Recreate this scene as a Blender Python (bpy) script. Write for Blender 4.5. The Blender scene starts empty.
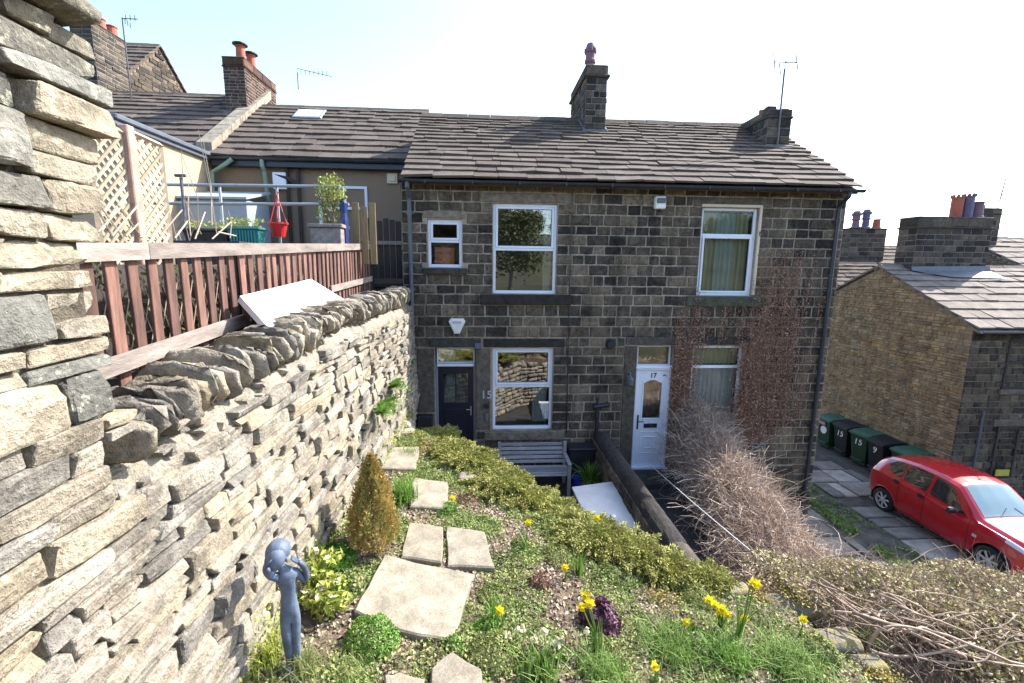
SUN_E, SKY_E, EXPO = 3.5, .15, 1.75
import bpy, math, random
import numpy as np
from mathutils import Vector, Matrix, noise as mn
rng = np.random.default_rng(7); random.seed(7)
R_ = math.radians
scn = bpy.context.scene
COL = scn.collection
# ---------------------------------------------------------------- camera frame (world: X along the house front, Y into the scene, Z up, camera at the origin, 4.4 m above the right-hand doorstep)
FPX = 459.0
yaw, pitch, roll = R_(3.75), R_(9.35), R_(0.65)
cF = np.array([math.sin(yaw)*math.cos(pitch), math.cos(yaw)*math.cos(pitch), -math.sin(pitch)])
_r = np.array([math.cos(yaw), -math.sin(yaw), 0.0]); _u = np.cross(_r, cF)
cR = math.cos(roll)*_r + math.sin(roll)*_u; cU = -math.sin(roll)*_r + math.cos(roll)*_u
def ray(x, y): return cF + cR*(x-512)/FPX - cU*(y-341.5)/FPX
def aY(x, y, v): r = ray(x, y); return r*v/r[1]
def aX(x, y, v): r = ray(x, y); return r*v/r[0]
def aZ(x, y, v): r = ray(x, y); return r*v/r[2]

# ---------------------------------------------------------------- materials
def new_mat(name):
    m = bpy.data.materials.new(name); m.use_nodes = True
    nt = m.node_tree; b = nt.nodes['Principled BSDF']
    return m, nt, b
def N(nt, t, **kw):
    n = nt.nodes.new(t)
    for k, v in kw.items():
        if k.startswith('i_'): n.inputs[k[2:].replace('_', ' ')].default_value = v
        else: setattr(n, k, v)
    return n
def L(nt, a, b): nt.links.new(a, b)
def noise_n(nt, scale, detail=4, rough=.6, vec=None, stretch=None):
    if vec is None:
        tc = nt.nodes.get('TC') or N(nt, 'ShaderNodeTexCoord', name='TC'); vec = tc.outputs['Object']
    if stretch:
        mp = N(nt, 'ShaderNodeMapping'); mp.inputs['Scale'].default_value = stretch; L(nt, vec, mp.inputs['Vector']); vec = mp.outputs['Vector']
    n = N(nt, 'ShaderNodeTexNoise'); n.inputs['Scale'].default_value = scale
    n.inputs['Detail'].default_value = detail; n.inputs['Roughness'].default_value = rough
    L(nt, vec, n.inputs['Vector']); return n.outputs['Fac']
def ramp(nt, fac, stops, interp='LINEAR'):
    r = N(nt, 'ShaderNodeValToRGB'); cr = r.color_ramp; cr.interpolation = interp
    while len(cr.elements) > 1: cr.elements.remove(cr.elements[-1])
    cr.elements[0].position = stops[0][0]; c = stops[0][1]; cr.elements[0].color = tuple(c)+(1,) if hasattr(c, '__len__') else (c, c, c, 1)
    for p, c in stops[1:]:
        e = cr.elements.new(p); e.color = tuple(c)+(1,) if hasattr(c, '__len__') else (c, c, c, 1)
    L(nt, fac, r.inputs['Fac']); return r.outputs['Color']
def mix(nt, fac, a, b, mode='MIX'):
    m = N(nt, 'ShaderNodeMix', data_type='RGBA', blend_type=mode)
    if isinstance(fac, (int, float)): m.inputs[0].default_value = fac
    else: L(nt, fac, m.inputs[0])
    for s, v in ((m.inputs[6], a), (m.inputs[7], b)):
        if hasattr(v, 'default_value') or hasattr(v, 'links'): L(nt, v, s)
        else: s.default_value = tuple(v)+(1,) if len(v) == 3 else v
    return m.outputs[2]
def tint_out(nt):
    a = N(nt, 'ShaderNodeAttribute', attribute_name='tint'); s = N(nt, 'ShaderNodeSeparateColor'); L(nt, a.outputs['Color'], s.inputs[0])
    return s.outputs
def bump(nt, b, h, strength=.5, dist=.01):
    n = N(nt, 'ShaderNodeBump'); n.inputs['Strength'].default_value = strength; n.inputs['Distance'].default_value = dist
    L(nt, h, n.inputs['Height']); L(nt, n.outputs['Normal'], b.inputs['Normal'])
def stone_mat(name, pal, blotch=2.5, fine=45, lichen=None, rough=.95, bs=.6, bd=.012, lich_amt=.62, contrast=.55, dark=None, mid=9, gv=(.62, 1.3), pale=None, streak=0):
    """pal: list of colours picked per stone by tint.r; tint.g = per-stone brightness"""
    m, nt, b = new_mat(name); t = tint_out(nt)
    base = ramp(nt, t[0], [((i+.5)/len(pal), c) for i, c in enumerate(pal)])
    n1 = noise_n(nt, mid, 5, .65); n2 = noise_n(nt, fine, 4, .7); n3 = noise_n(nt, blotch, 3, .6)
    v = ramp(nt, n1, [(.3, 1-contrast), (.7, 1+contrast*.6)])
    c = mix(nt, 1, base, v, 'MULTIPLY')
    c = mix(nt, 1, c, ramp(nt, n2, [(.3, .72), (.7, 1.2)]), 'MULTIPLY')
    g = ramp(nt, t[1], [(0, gv[0]), (1, gv[1])])
    c = mix(nt, 1, c, g, 'MULTIPLY')
    if pale: c = mix(nt, ramp(nt, noise_n(nt, .9, 6, .7), [(.46, 0), (.66, .50)]), c, mix(nt, 1, pale, ramp(nt, n2, [(.3, .7), (.7, 1.25)]), 'MULTIPLY'))
    if dark: c = mix(nt, ramp(nt, n3, [(.48, 0), (.66, .85)]), c, dark)
    if streak: c = mix(nt, 1, c, ramp(nt, noise_n(nt, 2.2, 5, .7, stretch=(1.6, 1.6, .22)), [(.36, 1-streak), (.6, 1.08)]), 'MULTIPLY')
    if lichen:
        n4 = noise_n(nt, 14, 6, .75)
        c = mix(nt, ramp(nt, n4, [(lich_amt, 0), (lich_amt+.08, .75)]), c, lichen)
    L(nt, c, b.inputs['Base Color']); b.inputs['Roughness'].default_value = rough
    b.inputs['Specular IOR Level'].default_value = .25
    h = N(nt, 'ShaderNodeMath', operation='ADD'); L(nt, n2, h.inputs[0]); L(nt, n1, h.inputs[1])
    bump(nt, b, h.outputs[0], bs, bd)
    return m
def plain(name, col, rough=.5, metal=0, var=.12, vs=6, bumpv=0, spec=.5, coat=0, tint=False, stretch=None):
    m, nt, b = new_mat(name)
    n = noise_n(nt, vs, 5, .65, stretch=stretch)
    src = mix(nt, 1, col, ramp(nt, n, [(.3, 1-var), (.7, 1+var)]), 'MULTIPLY')
    if tint: src = mix(nt, 1, src, ramp(nt, tint_out(nt)[0], [(0, .6), (1, 1.35)]), 'MULTIPLY')
    L(nt, src, b.inputs['Base Color'])
    L(nt, ramp(nt, n, [(0, max(0, rough-.08)), (1, min(1, rough+.1))]), b.inputs['Roughness'])
    b.inputs['Metallic'].default_value = metal; b.inputs['Specular IOR Level'].default_value = spec
    b.inputs['Coat Weight'].default_value = coat
    if bumpv: bump(nt, b, noise_n(nt, vs*6, 4, .7, stretch=stretch), bumpv, .01)
    return m
def leaf_mat(name, pal, rough=.6, trans=.25, spec=.3):
    m, nt, b = new_mat(name); t = tint_out(nt)
    c = ramp(nt, t[0], [((i+.5)/len(pal), c) for i, c in enumerate(pal)])
    c = mix(nt, 1, c, ramp(nt, t[1], [(0, .6), (1, 1.35)]), 'MULTIPLY')
    c = mix(nt, 1, c, ramp(nt, noise_n(nt, 5, 3), [(.3, .8), (.7, 1.2)]), 'MULTIPLY')
    L(nt, c, b.inputs['Base Color']); b.inputs['Roughness'].default_value = rough; b.inputs['Specular IOR Level'].default_value = spec
    if trans:
        tr = N(nt, 'ShaderNodeBsdfTranslucent'); L(nt, c, tr.inputs['Color'])
        ms = N(nt, 'ShaderNodeMixShader'); ms.inputs[0].default_value = trans
        L(nt, b.outputs[0], ms.inputs[1]); L(nt, tr.outputs[0], ms.inputs[2])
        L(nt, ms.outputs[0], nt.nodes['Material Output'].inputs['Surface'])
    return m
def glass_mat(name, refl=.35, tintc=(.75, .8, .8), dark=.0, wav=0):
    m, nt, b = new_mat(name); nt.nodes.remove(b)
    gl = N(nt, 'ShaderNodeBsdfGlossy'); gl.inputs['Roughness'].default_value = .012; gl.inputs['Color'].default_value = (.9, .93, .95, 1)
    tr = N(nt, 'ShaderNodeBsdfTransparent'); tr.inputs['Color'].default_value = tuple(tintc)+(1,)
    fr = N(nt, 'ShaderNodeFresnel'); fr.inputs['IOR'].default_value = 1.5
    mm = N(nt, 'ShaderNodeMath', operation='ADD'); mm.inputs[1].default_value = refl; L(nt, fr.outputs[0], mm.inputs[0]); mm.use_clamp = True
    ms = N(nt, 'ShaderNodeMixShader'); L(nt, mm.outputs[0], ms.inputs[0]); L(nt, tr.outputs[0], ms.inputs[1]); L(nt, gl.outputs[0], ms.inputs[2])
    if wav:
        bp = N(nt, 'ShaderNodeBump'); bp.inputs['Strength'].default_value = wav; bp.inputs['Distance'].default_value = .02
        L(nt, noise_n(nt, 1.3, 2), bp.inputs['Height']); L(nt, bp.outputs[0], gl.inputs['Normal'])
    L(nt, ms.outputs[0], nt.nodes['Material Output'].inputs['Surface'])
    return m

# ---------------------------------------------------------------- mesh builder
class MB:
    def __init__(s): s.v = []; s.t = []; s.f = {3: [], 4: []}; s.m = {3: [], 4: []}; s.n = 0; s.poly = []
    def add(s, v, f, tint=(.5, .5, .5), mat=0):
        v = np.asarray(v, float).reshape(-1, 3); s.v.append(v)
        t = np.asarray(tint, float)
        if t.ndim == 1: t = np.broadcast_to(t, (len(v), 3))
        s.t.append(t)
        if isinstance(f, np.ndarray): fs = [f]
        else:
            q = [a for a in f if len(a) == 4]; tr = [a for a in f if len(a) == 3]
            fs = [np.array(a) for a in (q, tr) if a]
            for a in f:
                if len(a) > 4: s.poly.append(([i+s.n for i in a], mat))
        for a in fs:
            s.f[a.shape[1]].append(a+s.n); s.m[a.shape[1]].append(np.full(len(a), mat))
        s.n += len(v)
    def box(s, x0, x1, y0, y1, z0, z1, tint=(.5, .5, .5), mat=0, bev=0.0):
        if bev: return s.bbox((x0+x1)/2, (y0+y1)/2, (z0+z1)/2, abs(x1-x0)/2, abs(y1-y0)/2, abs(z1-z0)/2, bev, tint, mat)
        v = [(x, y, z) for x in (x0, x1) for y in (y0, y1) for z in (z0, z1)]
        s.add(v, np.array([(0, 1, 3, 2), (4, 6, 7, 5), (0, 4, 5, 1), (2, 3, 7, 6), (0, 2, 6, 4), (1, 5, 7, 3)]), tint, mat)
    def bbox(s, cx, cy, cz, hx, hy, hz, bev, tint=(.5, .5, .5), mat=0, M=None):
        b = min(bev, hx*.9, hy*.9, hz*.9); v = []; idx = {}
        for sx in (-1, 1):
            for sy in (-1, 1):
                for sz in (-1, 1):
                    for a in range(3):
                        p = [sx*hx, sy*hy, sz*hz]
                        for k in range(3):
                            if k != a: p[k] -= (sx, sy, sz)[k]*b
                        idx[(sx, sy, sz, a)] = len(v); v.append(p)
        f = []
        for a in range(3):
            o = [k for k in range(3) if k != a]
            for sg in (-1, 1):
                q = []
                for (p_, q_) in ((-1, -1), (1, -1), (1, 1), (-1, 1)):
                    k = [0, 0, 0]; k[a] = sg; k[o[0]] = p_; k[o[1]] = q_; q.append(idx[(*k, a)])
                f.append(q if (sg == 1) == (a != 1) else q[::-1])
        for a in range(3):
            o = [k for k in range(3) if k != a]
            for p_ in (-1, 1):
                for q_ in (-1, 1):
                    k0 = [0, 0, 0]; k0[a] = -1; k0[o[0]] = p_; k0[o[1]] = q_
                    k1 = list(k0); k1[a] = 1
                    q = [idx[(*k0, o[0])], idx[(*k1, o[0])], idx[(*k1, o[1])], idx[(*k0, o[1])]]
                    f.append(q if p_*q_*(1 if a != 1 else -1) < 0 else q[::-1])
        for sx in (-1, 1):
            for sy in (-1, 1):
                for sz in (-1, 1):
                    q = [idx[(sx, sy, sz, a)] for a in range(3)]; f.append(q if sx*sy*sz > 0 else q[::-1])
        v = np.array(v)
        if M is not None: v = v @ np.array(M.to_3x3()).T
        s.add(v+np.array([cx, cy, cz]), f, tint, mat)
    def quad(s, a, b, c, d, tint=(.5, .5, .5), mat=0): s.add([a, b, c, d], np.array([(0, 1, 2, 3)]), tint, mat)
    def prism(s, pts, ax, a0, a1, tint=(.5, .5, .5), mat=0):
        """polygon pts (2d) extruded along axis ax (0/1/2) from a0 to a1"""
        n = len(pts); v = []
        for a in (a0, a1):
            for p in pts:
                q = list(p); q.insert(ax, a); v.append(q)
        f = [(i, (i+1) % n, (i+1) % n+n, i+n) for i in range(n)]
        f += [tuple(range(n))[::-1], tuple(range(n, 2*n))]
        s.add(v, f, tint, mat)
    def tube(s, pts, r, seg=8, tint=(.5, .5, .5), mat=0, cap=True):
        pts = np.array(pts, float); n = len(pts); r = np.broadcast_to(np.array(r, float), (n,))
        T = np.gradient(pts, axis=0); T /= np.linalg.norm(T, axis=1)[:, None]+1e-12
        up = np.array([0, 0, 1.]) if abs(T[0][2]) < .9 else np.array([1., 0, 0])
        A = np.cross(T[0], up); A /= np.linalg.norm(A)
        v = []
        for i in range(n):
            A = A-T[i]*(A@T[i]); A /= np.linalg.norm(A)+1e-12; B = np.cross(T[i], A)
            for k in range(seg):
                a = 2*math.pi*k/seg; v.append(pts[i]+r[i]*(math.cos(a)*A+math.sin(a)*B))
        f = [(i*seg+k, i*seg+(k+1) % seg, (i+1)*seg+(k+1) % seg, (i+1)*seg+k) for i in range(n-1) for k in range(seg)]
        if cap: f += [tuple(range(seg))[::-1], tuple(range((n-1)*seg, n*seg))]
        s.add(v, f, tint, mat)
    def lathe(s, c, prof, seg=16, tint=(.5, .5, .5), mat=0, cap=True):
        v = [(c[0]+r*math.cos(2*math.pi*k/seg), c[1]+r*math.sin(2*math.pi*k/seg), c[2]+z) for r, z in prof for k in range(seg)]
        n = len(prof)
        f = [(i*seg+k, i*seg+(k+1) % seg, (i+1)*seg+(k+1) % seg, (i+1)*seg+k) for i in range(n-1) for k in range(seg)]
        if cap: f += [tuple(range(seg))[::-1], tuple(range((n-1)*seg, n*seg))]
        s.add(v, f, tint, mat)
    def build(s, name, mats, parent=None, base=None, smooth=False):
        base = np.array(base if base is not None else ((0, 0, 0) if parent is None else parent.get('_b', (0, 0, 0))), float)
        V = np.concatenate(s.v)-base if s.v else np.zeros((0, 3)); me = bpy.data.meshes.new(name)
        q = np.concatenate(s.f[4]) if s.f[4] else np.zeros((0, 4), int); t = np.concatenate(s.f[3]) if s.f[3] else np.zeros((0, 3), int)
        pl = [p for p, _ in s.poly]
        loops = np.concatenate([q.ravel(), t.ravel()]+[np.array(p) for p in pl]).astype(np.int32)
        sizes = np.concatenate([np.full(len(q), 4), np.full(len(t), 3), np.array([len(p) for p in pl], int)]).astype(np.int32)
        mi = np.concatenate(([*s.m[4]] or [np.zeros(0)])+([*s.m[3]] or [np.zeros(0)])+[np.array([m for _, m in s.poly])]).astype(np.int32)
        me.vertices.add(len(V)); me.vertices.foreach_set('co', V.ravel().astype(np.float32))
        me.loops.add(len(loops)); me.loops.foreach_set('vertex_index', loops)
        me.polygons.add(len(sizes)); me.polygons.foreach_set('loop_start', np.concatenate([[0], np.cumsum(sizes)[:-1]]).astype(np.int32))
        me.polygons.foreach_set('material_index', mi)
        me.polygons.foreach_set('use_smooth', np.full(len(sizes), smooth))
        me.update(calc_edges=True)
        at = me.attributes.new('tint', 'FLOAT_COLOR', 'POINT')
        tt = np.ones((len(V), 4), np.float32); tt[:, :3] = np.concatenate(s.t); at.data.foreach_set('color', tt.ravel())
        for m in (mats if isinstance(mats, (list, tuple)) else [mats]): me.materials.append(m)
        o = bpy.data.objects.new(name, me); COL.objects.link(o)
        o['_b'] = [float(a) for a in base]
        if parent is not None: o.parent = parent
        else: o.location = base
        return o
def tag(o, label=None, cat=None, group=None, kind=None):
    for k, v in (('label', label), ('category', cat), ('group', group), ('kind', kind)):
        if v: o[k] = v
    return o
def empty(name, base, label=None, cat=None, group=None):
    o = bpy.data.objects.new(name, None); COL.objects.link(o); o.location = base; o.empty_display_size = .1
    o['_b'] = [float(a) for a in base]
    return tag(o, label, cat, group)
def copy_tree(o, parent=None):
    c = o.copy(); COL.objects.link(c); c.parent = parent
    for ch in [x for x in o.children]: copy_tree(ch, c)
    return c
def text_mesh(txt, size, depth, mat, parent, name, M, spacing=1.0):
    cu = bpy.data.curves.new('lettering', 'FONT'); cu.body = txt; cu.size = size; cu.extrude = depth; cu.align_x = 'CENTER'; cu.align_y = 'CENTER'
    cu.space_character = spacing; cu.offset = .004*size*3
    tmp = bpy.data.objects.new('lettering_tmp', cu); COL.objects.link(tmp)
    bpy.context.view_layer.update()
    me = bpy.data.meshes.new_from_object(tmp.evaluated_get(bpy.context.evaluated_depsgraph_get()))
    bpy.data.objects.remove(tmp); me.transform(M); me.materials.clear(); me.materials.append(mat)
    o = bpy.data.objects.new(name, me); COL.objects.link(o); o.parent = parent
    return o

# ---------------------------------------------------------------- stones
def _cube(n):
    nx, ny, nz = n; pts = {}; f = []
    def idx(i, j, k):
        return pts.setdefault((i, j, k), len(pts))
    for (a, b, c, na, nb, nc) in ((0, 1, 2, nx, ny, nz), (1, 2, 0, ny, nz, nx), (2, 0, 1, nz, nx, ny)):
        for side in (0, nc):
            for i in range(na):
                for j in range(nb):
                    q = []
                    for di, dj in ((0, 0), (1, 0), (1, 1), (0, 1)):
                        p = [0, 0, 0]; p[a] = i+di; p[b] = j+dj; p[c] = side; q.append(idx(*p))
                    f.append(q if side else q[::-1])
    P = np.array([p for p in pts], float)/np.array(n)*2-1
    return P, np.array(f)
CUBES = {k: _cube(k) for k in ((4, 3, 3), (2, 2, 2), (3, 2, 2), (6, 4, 4), (3, 2, 3), (9, 5, 4))}
def stone(mb, c, h, tmpl=(4, 3, 3), k=7., warp=.18, rough=.05, M=None, tint=None, mat=0, cuts=4, cl=(.80, .97)):
    """rounded irregular block, half sizes h, axes from M (3x3 columns)"""
    P, F = CUBES[tmpl]
    h = np.array(h, float)
    r = np.minimum(h, min(h)*min(1, 2.6/k)); ui = 1-2/np.array(tmpl)
    X = np.where(np.abs(P) > .999, np.sign(P)*h, np.where(ui > 0, P/np.maximum(ui, .01)*(h-r), P*h))
    inn = np.clip(X, -(h-r), h-r); dd = X-inn; X = inn+r*dd/np.maximum(np.linalg.norm(dd/r, axis=1), 1)[:, None]/r*1.0 if False else inn+dd/np.maximum(np.linalg.norm(dd/r, axis=1), 1)[:, None]
    Q = X/h
    for _ in range(cuts):
        nn = rng.normal(size=3); nn /= np.linalg.norm(nn); pr = Q@nn; lim = pr.max()*rng.uniform(*cl); Q = Q-np.maximum(0, pr-lim)[:, None]*nn
    w = rng.uniform(-warp, warp, (8, 3)); cs = np.array([(a, b, d) for a in (-1, 1) for b in (-1, 1) for d in (-1, 1)])
    W = ((1+Q[:, None, :]*cs[None])/2).prod(2)
    V = (Q+W@w)*h
    m = min(h)
    V += rng.normal(0, rough*m, V.shape)
    if M is not None: V = V@np.asarray(M).T
    if tint is None: tint = rng.random(3)
    mb.add(V+np.array(c), F, tint, mat)
def block(mb, o, u, v, n, w, h, d=.10, bev=.012, rough=.006, tint=None, mat=0, nx=3, ny=2):
    """pitch-faced walling block: face centre grid, chamfered border, sides run back by d. o=lower corner on wall plane, u,v in-plane, n outward"""
    o, u, v, n = (np.asarray(a, float) for a in (o, u, v, n))
    bu = np.concatenate([[0], np.linspace(bev, w-bev, nx+1), [w]]); bv = np.concatenate([[0], np.linspace(bev, h-bev, ny+1), [h]])
    A, B = np.meshgrid(bu, bv, indexing='ij'); D = np.full(A.shape, .0)
    D[1:-1, 1:-1] = bev*.9+rng.normal(0, rough, (nx+1, ny+1))+rng.normal(0, rough*1.3)
    D = np.maximum(D, .003); D[0, :] = D[-1, :] = 0; D[:, 0] = D[:, -1] = 0
    A = A+rng.normal(0, bev*.25, A.shape); B = B+rng.normal(0, bev*.25, B.shape)
    V = o+A[..., None]*u+B[..., None]*v+D[..., None]*n
    I, J = V.shape[:2]; g = np.arange(I*J).reshape(I, J)
    f = np.stack([g[:-1, :-1], g[1:, :-1], g[1:, 1:], g[:-1, 1:]], -1).reshape(-1, 4)
    ring = list(g[:, 0])+list(g[-1, 1:])+list(g[-2::-1, -1])+list(g[0, -2:0:-1])
    V = V.reshape(-1, 3); back = V[ring]-n*d; k = len(V); m = len(ring)
    f2 = np.array([(ring[(i+1) % m], ring[i], k+i, k+(i+1) % m) for i in range(m)])
    if tint is None: tint = rng.random(3)
    if np.dot(np.cross(u, v), n) < 0: f = f[:, ::-1]; f2 = f2[:, ::-1]
    mb.add(np.concatenate([V, back]), np.concatenate([f, f2]), tint, mat)
def coursed(mbf, o, u, v, n, s0, s1, zb, holes=(), wr=(.22, .46), course=.19, gap=.014, **kw):
    """lay courses on plane point(s,t)=o+s*u+t*v. zb: sorted break heights; mbf(s)->MB ; holes=(s0,s1,t0,t1)"""
    for z0, z1 in zip(zb[:-1], zb[1:]):
        k = max(1, round((z1-z0)/course)); hs = rng.uniform(.88, 1.12, k); hs = hs/hs.sum()*(z1-z0); t = z0
        for h in hs:
            tm = t+h/2; cuts = sorted((a, b) for a, b, c, d in holes if c < tm < d); cur = s0; segs = []
            for a, b in cuts:
                if a > cur: segs.append((cur, a))
                cur = max(cur, b)
            if cur < s1: segs.append((cur, s1))
            for a, b in segs:
                s = a
                while s < b-1e-3:
                    w = rng.uniform(*wr)
                    if b-s-w < wr[0]*.6: w = b-s
                    if w > gap*2:
                        block(mbf(s+w/2), np.asarray(o)+(s+gap/2)*np.asarray(u)+(t+gap/2)*np.asarray(v), u, v, n, w-gap, h-gap, **kw)
                    s += w
            t += h
def slates(mbf, p0, u, w, up, ln, nrm, rows, t0=.042, wr=(.28, .6), edge=None, wob=.006):
    """stone slates: rows from the eave upwards. p0 eave corner, u along the eave (length w), up along slope (length ln), nrm outward"""
    p0, u, up, nrm = (np.asarray(a, float) for a in (p0, u, up, nrm))
    ex = np.linspace(1.2, .8, rows); ex = ex/ex.sum()*ln; s = 0
    for r in range(rows):
        e = ex[r]; x = -rng.uniform(0, .1); 
        while x < w:
            ww = rng.uniform(*wr)*(1.15-.35*r/rows)
            x1 = min(x+ww, w+.02)
            if w-x1 < .12: x1 = w+.02
            a = max(x, -.02)+.004; b = x1-.004
            th = t0*rng.uniform(.8, 1.25); lo = s+rng.normal(0, wob*.9)-.01; hi = min(s+e*1.25, ln+.01)
            tilt = rng.normal(0, wob)
            def P(xx, ss, hh): return p0+u*xx+up*ss+nrm*hh
            # lower end rests on the course below, upper end on the batten
            l0 = .05+tilt; l1 = .05-tilt*.5; k0 = rng.normal(0, .004)
            V = [P(a, lo+k0, l0), P(b, lo-k0, l1), P(b, hi, .004), P(a, hi, .004), P(a, lo+k0, l0+th), P(b, lo-k0, l1+th), P(b, hi, th+.004), P(a, hi, th+.004)]
            mid = [(V[4]+V[5])/2+up*rng.normal(0, .008)]
            F = np.array([(3, 2, 1, 0), (4, 5, 6, 7), (0, 1, 5, 4), (1, 2, 6, 5), (2, 3, 7, 6), (3, 0, 4, 7)])
            mbf(float((a+b)/2)).add(V, F, rng.random(3))
            x = x1
            if x1 >= w: break
        s += e
M = {}
M['block'] = stone_mat('sooted_gritstone', [(.050, .044, .038), (.078, .067, .055), (.12, .10, .077), (.086, .073, .06), (.15, .122, .09), (.20, .162, .115)], blotch=.55, fine=42, contrast=.6, bs=1., bd=.02, gv=(.68, 1.25), pale=(.31, .25, .175), mid=13, streak=.4)
M['mortar'] = stone_mat('lime_mortar', [(.38, .32, .25), (.43, .365, .285)], fine=70, contrast=.3, bs=.3, streak=.45)
M['mortar_cream'] = stone_mat('cream_mortar', [(.36, .315, .25), (.42, .37, .29)], fine=50, contrast=.4, bs=1., bd=.03)
M['dressed'] = stone_mat('dressed_stone', [(.15, .125, .098), (.18, .152, .118), (.23, .19, .145)], fine=60, contrast=.5)
M['dressed_dark'] = stone_mat('dark_dressed_stone', [(.06, .056, .05), (.085, .076, .064)], fine=60, contrast=.5)
M['dressed_green'] = stone_mat('algae_stained_stone', [(.055, .065, .045), (.07, .075, .05)], fine=60, contrast=.5)
M['rubble'] = stone_mat('dry_stone', [(.24, .22, .19), (.30, .265, .215), (.35, .30, .225), (.38, .315, .21), (.28, .255, .215), (.34, .30, .235)], gv=(.75, 1.2), fine=38, mid=6, blotch=1.6, contrast=.5, lichen=(.46, .44, .36), lich_amt=.58, bs=1, bd=.02)
M['big_rubble'] = stone_mat('weathered_wall_stone', [(.17, .165, .145), (.24, .225, .185), (.29, .255, .19), (.31, .265, .195), (.21, .205, .18)], gv=(.6, 1.25), fine=32, mid=5, blotch=1.6, contrast=.5, lichen=(.42, .42, .32), lich_amt=.57, bs=1, bd=.02)
M['slate'] = stone_mat('stone_slate', [(.125, .10, .082), (.142, .114, .093), (.132, .106, .086), (.15, .121, .099), (.117, .093, .076)], gv=(.86, 1.14), fine=50, mid=4, contrast=.24, lichen=(.19, .17, .13), lich_amt=.66, bs=.5)
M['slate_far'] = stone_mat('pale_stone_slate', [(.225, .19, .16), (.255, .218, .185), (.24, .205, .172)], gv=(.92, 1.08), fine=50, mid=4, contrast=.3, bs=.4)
M['gable'] = stone_mat('buff_rubble', [(.33, .25, .15), (.38, .29, .175), (.35, .27, .175), (.42, .29, .15), (.26, .20, .13), (.34, .275, .185)], gv=(.82, 1.15), fine=50, mid=3, contrast=.4, streak=.2)
M['gable_mortar'] = stone_mat('buff_mortar', [(.29, .225, .145), (.33, .26, .17)], fine=50, contrast=.3)
M['chim'] = stone_mat('chimney_stone', [(.07, .06, .052), (.11, .09, .07), (.15, .12, .09), (.05, .045, .042)], fine=50, contrast=.4)
M['chim_mortar'] = stone_mat('chimney_mortar', [(.20, .18, .16), (.26, .235, .20)], fine=60, contrast=.3)
M['brick'] = stone_mat('brown_brick', [(.10, .055, .040), (.14, .08, .055), (.075, .045, .036)], fine=60, contrast=.4)
M['render'] = plain('pebble_dash', (.27, .20, .14), .95, var=.3, vs=70, bumpv=.8, spec=.2)
M['render_tan'] = plain('tan_render', (.46, .35, .23), .95, var=.12, vs=8, bumpv=.3, spec=.2)
M['flag'] = stone_mat('stepping_flag', [(.29, .255, .20), (.35, .305, .235), (.32, .28, .215)], gv=(.86, 1.08), fine=60, mid=5, blotch=2, contrast=.45, lichen=(.17, .15, .09), lich_amt=.56, bs=.5)
M['flag_lane'] = stone_mat('lane_flag', [(.24, .225, .195), (.32, .30, .26), (.36, .335, .29)], fine=50, mid=3, contrast=.4, bs=.4)
M['upvc'] = plain('white_upvc', (.74, .79, .88), .35, var=.04, vs=3, spec=.5)
M['cream_frame'] = plain('cream_window_frame', (.62, .52, .38), .5, var=.08, vs=10)
M['black'] = plain('black_plastic', (.018, .020, .026), .4, var=.2, vs=8)
M['pipe'] = plain('blue_black_pipe', (.022, .030, .042), .38, var=.25, vs=5)
M['pipe_grey'] = plain('grey_pipe', (.10, .115, .14), .45, var=.15, vs=5)
M['navy_door'] = plain('navy_door', (.010, .012, .026), .35, var=.1)
M['lead'] = plain('lead_flashing', (.12, .135, .16), .6, metal=.1, var=.25, vs=5)
M['terracotta'] = plain('terracotta', (.36, .10, .06), .8, var=.2, vs=8)
M['pot_blue'] = plain('glazed_blue_pot', (.10, .085, .16), .5, var=.15, vs=8)
M['pot_purple'] = plain('purple_clay_pot', (.18, .10, .13), .7, var=.2, vs=8)
M['wood_red'] = plain('faded_red_timber', (.155, .078, .058), .85, var=.6, vs=14, bumpv=.5, tint=True, stretch=(1, 1, .15))
M['wood_grey'] = plain('weathered_timber', (.27, .225, .195), .85, var=.4, vs=14, bumpv=.6, tint=True, stretch=(1, .2, 1))
M['wood_pale'] = plain('bleached_lattice', (.40, .32, .225), .8, var=.2, vs=12, bumpv=.3, tint=True)
M['wood_pink'] = plain('pinkish_post', (.40, .26, .21), .8, var=.25, vs=10, bumpv=.4)
M['wood_dark'] = plain('dark_stained_timber', (.045, .036, .030), .8, var=.35, vs=12, bumpv=.4, tint=True, stretch=(1, 1, .2))
M['wood_ochre'] = plain('ochre_timber', (.24, .17, .085), .75, var=.35, vs=10, bumpv=.4, stretch=(4, 4, .4))
M['bench'] = plain('silvered_bench_timber', (.27, .265, .28), .8, var=.25, vs=14, bumpv=.4, tint=True, stretch=(.2, 1, 1))
M['white_board'] = plain('white_board', (.80, .79, .77), .5, var=.10, vs=5)
M['steel'] = plain('galvanised_steel', (.42, .45, .46), .45, metal=.6, var=.15, vs=12)
M['alu'] = plain('aerial_aluminium', (.09, .09, .10), .5, metal=.2, var=.1)
M['green_pipe'] = plain('pale_green_pipe', (.19, .30, .22), .5, var=.1)
M['blue_shed'] = plain('pale_blue_boards', (.30, .36, .42), .6, var=.1, vs=4)
M['teal'] = plain('teal_plastic', (.03, .20, .19), .5, var=.1)
M['red_plastic'] = plain('red_plastic', (.62, .03, .03), .4, var=.08)
M['blue_plastic'] = plain('blue_plastic', (.02, .04, .35), .4, var=.08)
M['bin_black'] = plain('charcoal_bin_plastic', (.016, .017, .022), .45, var=.15)
M['bin_green'] = plain('dark_green_bin_plastic', (.020, .060, .032), .45, var=.15)
M['bin_lid_green'] = plain('faded_green_lid', (.045, .12, .075), .5, var=.2)
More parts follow.
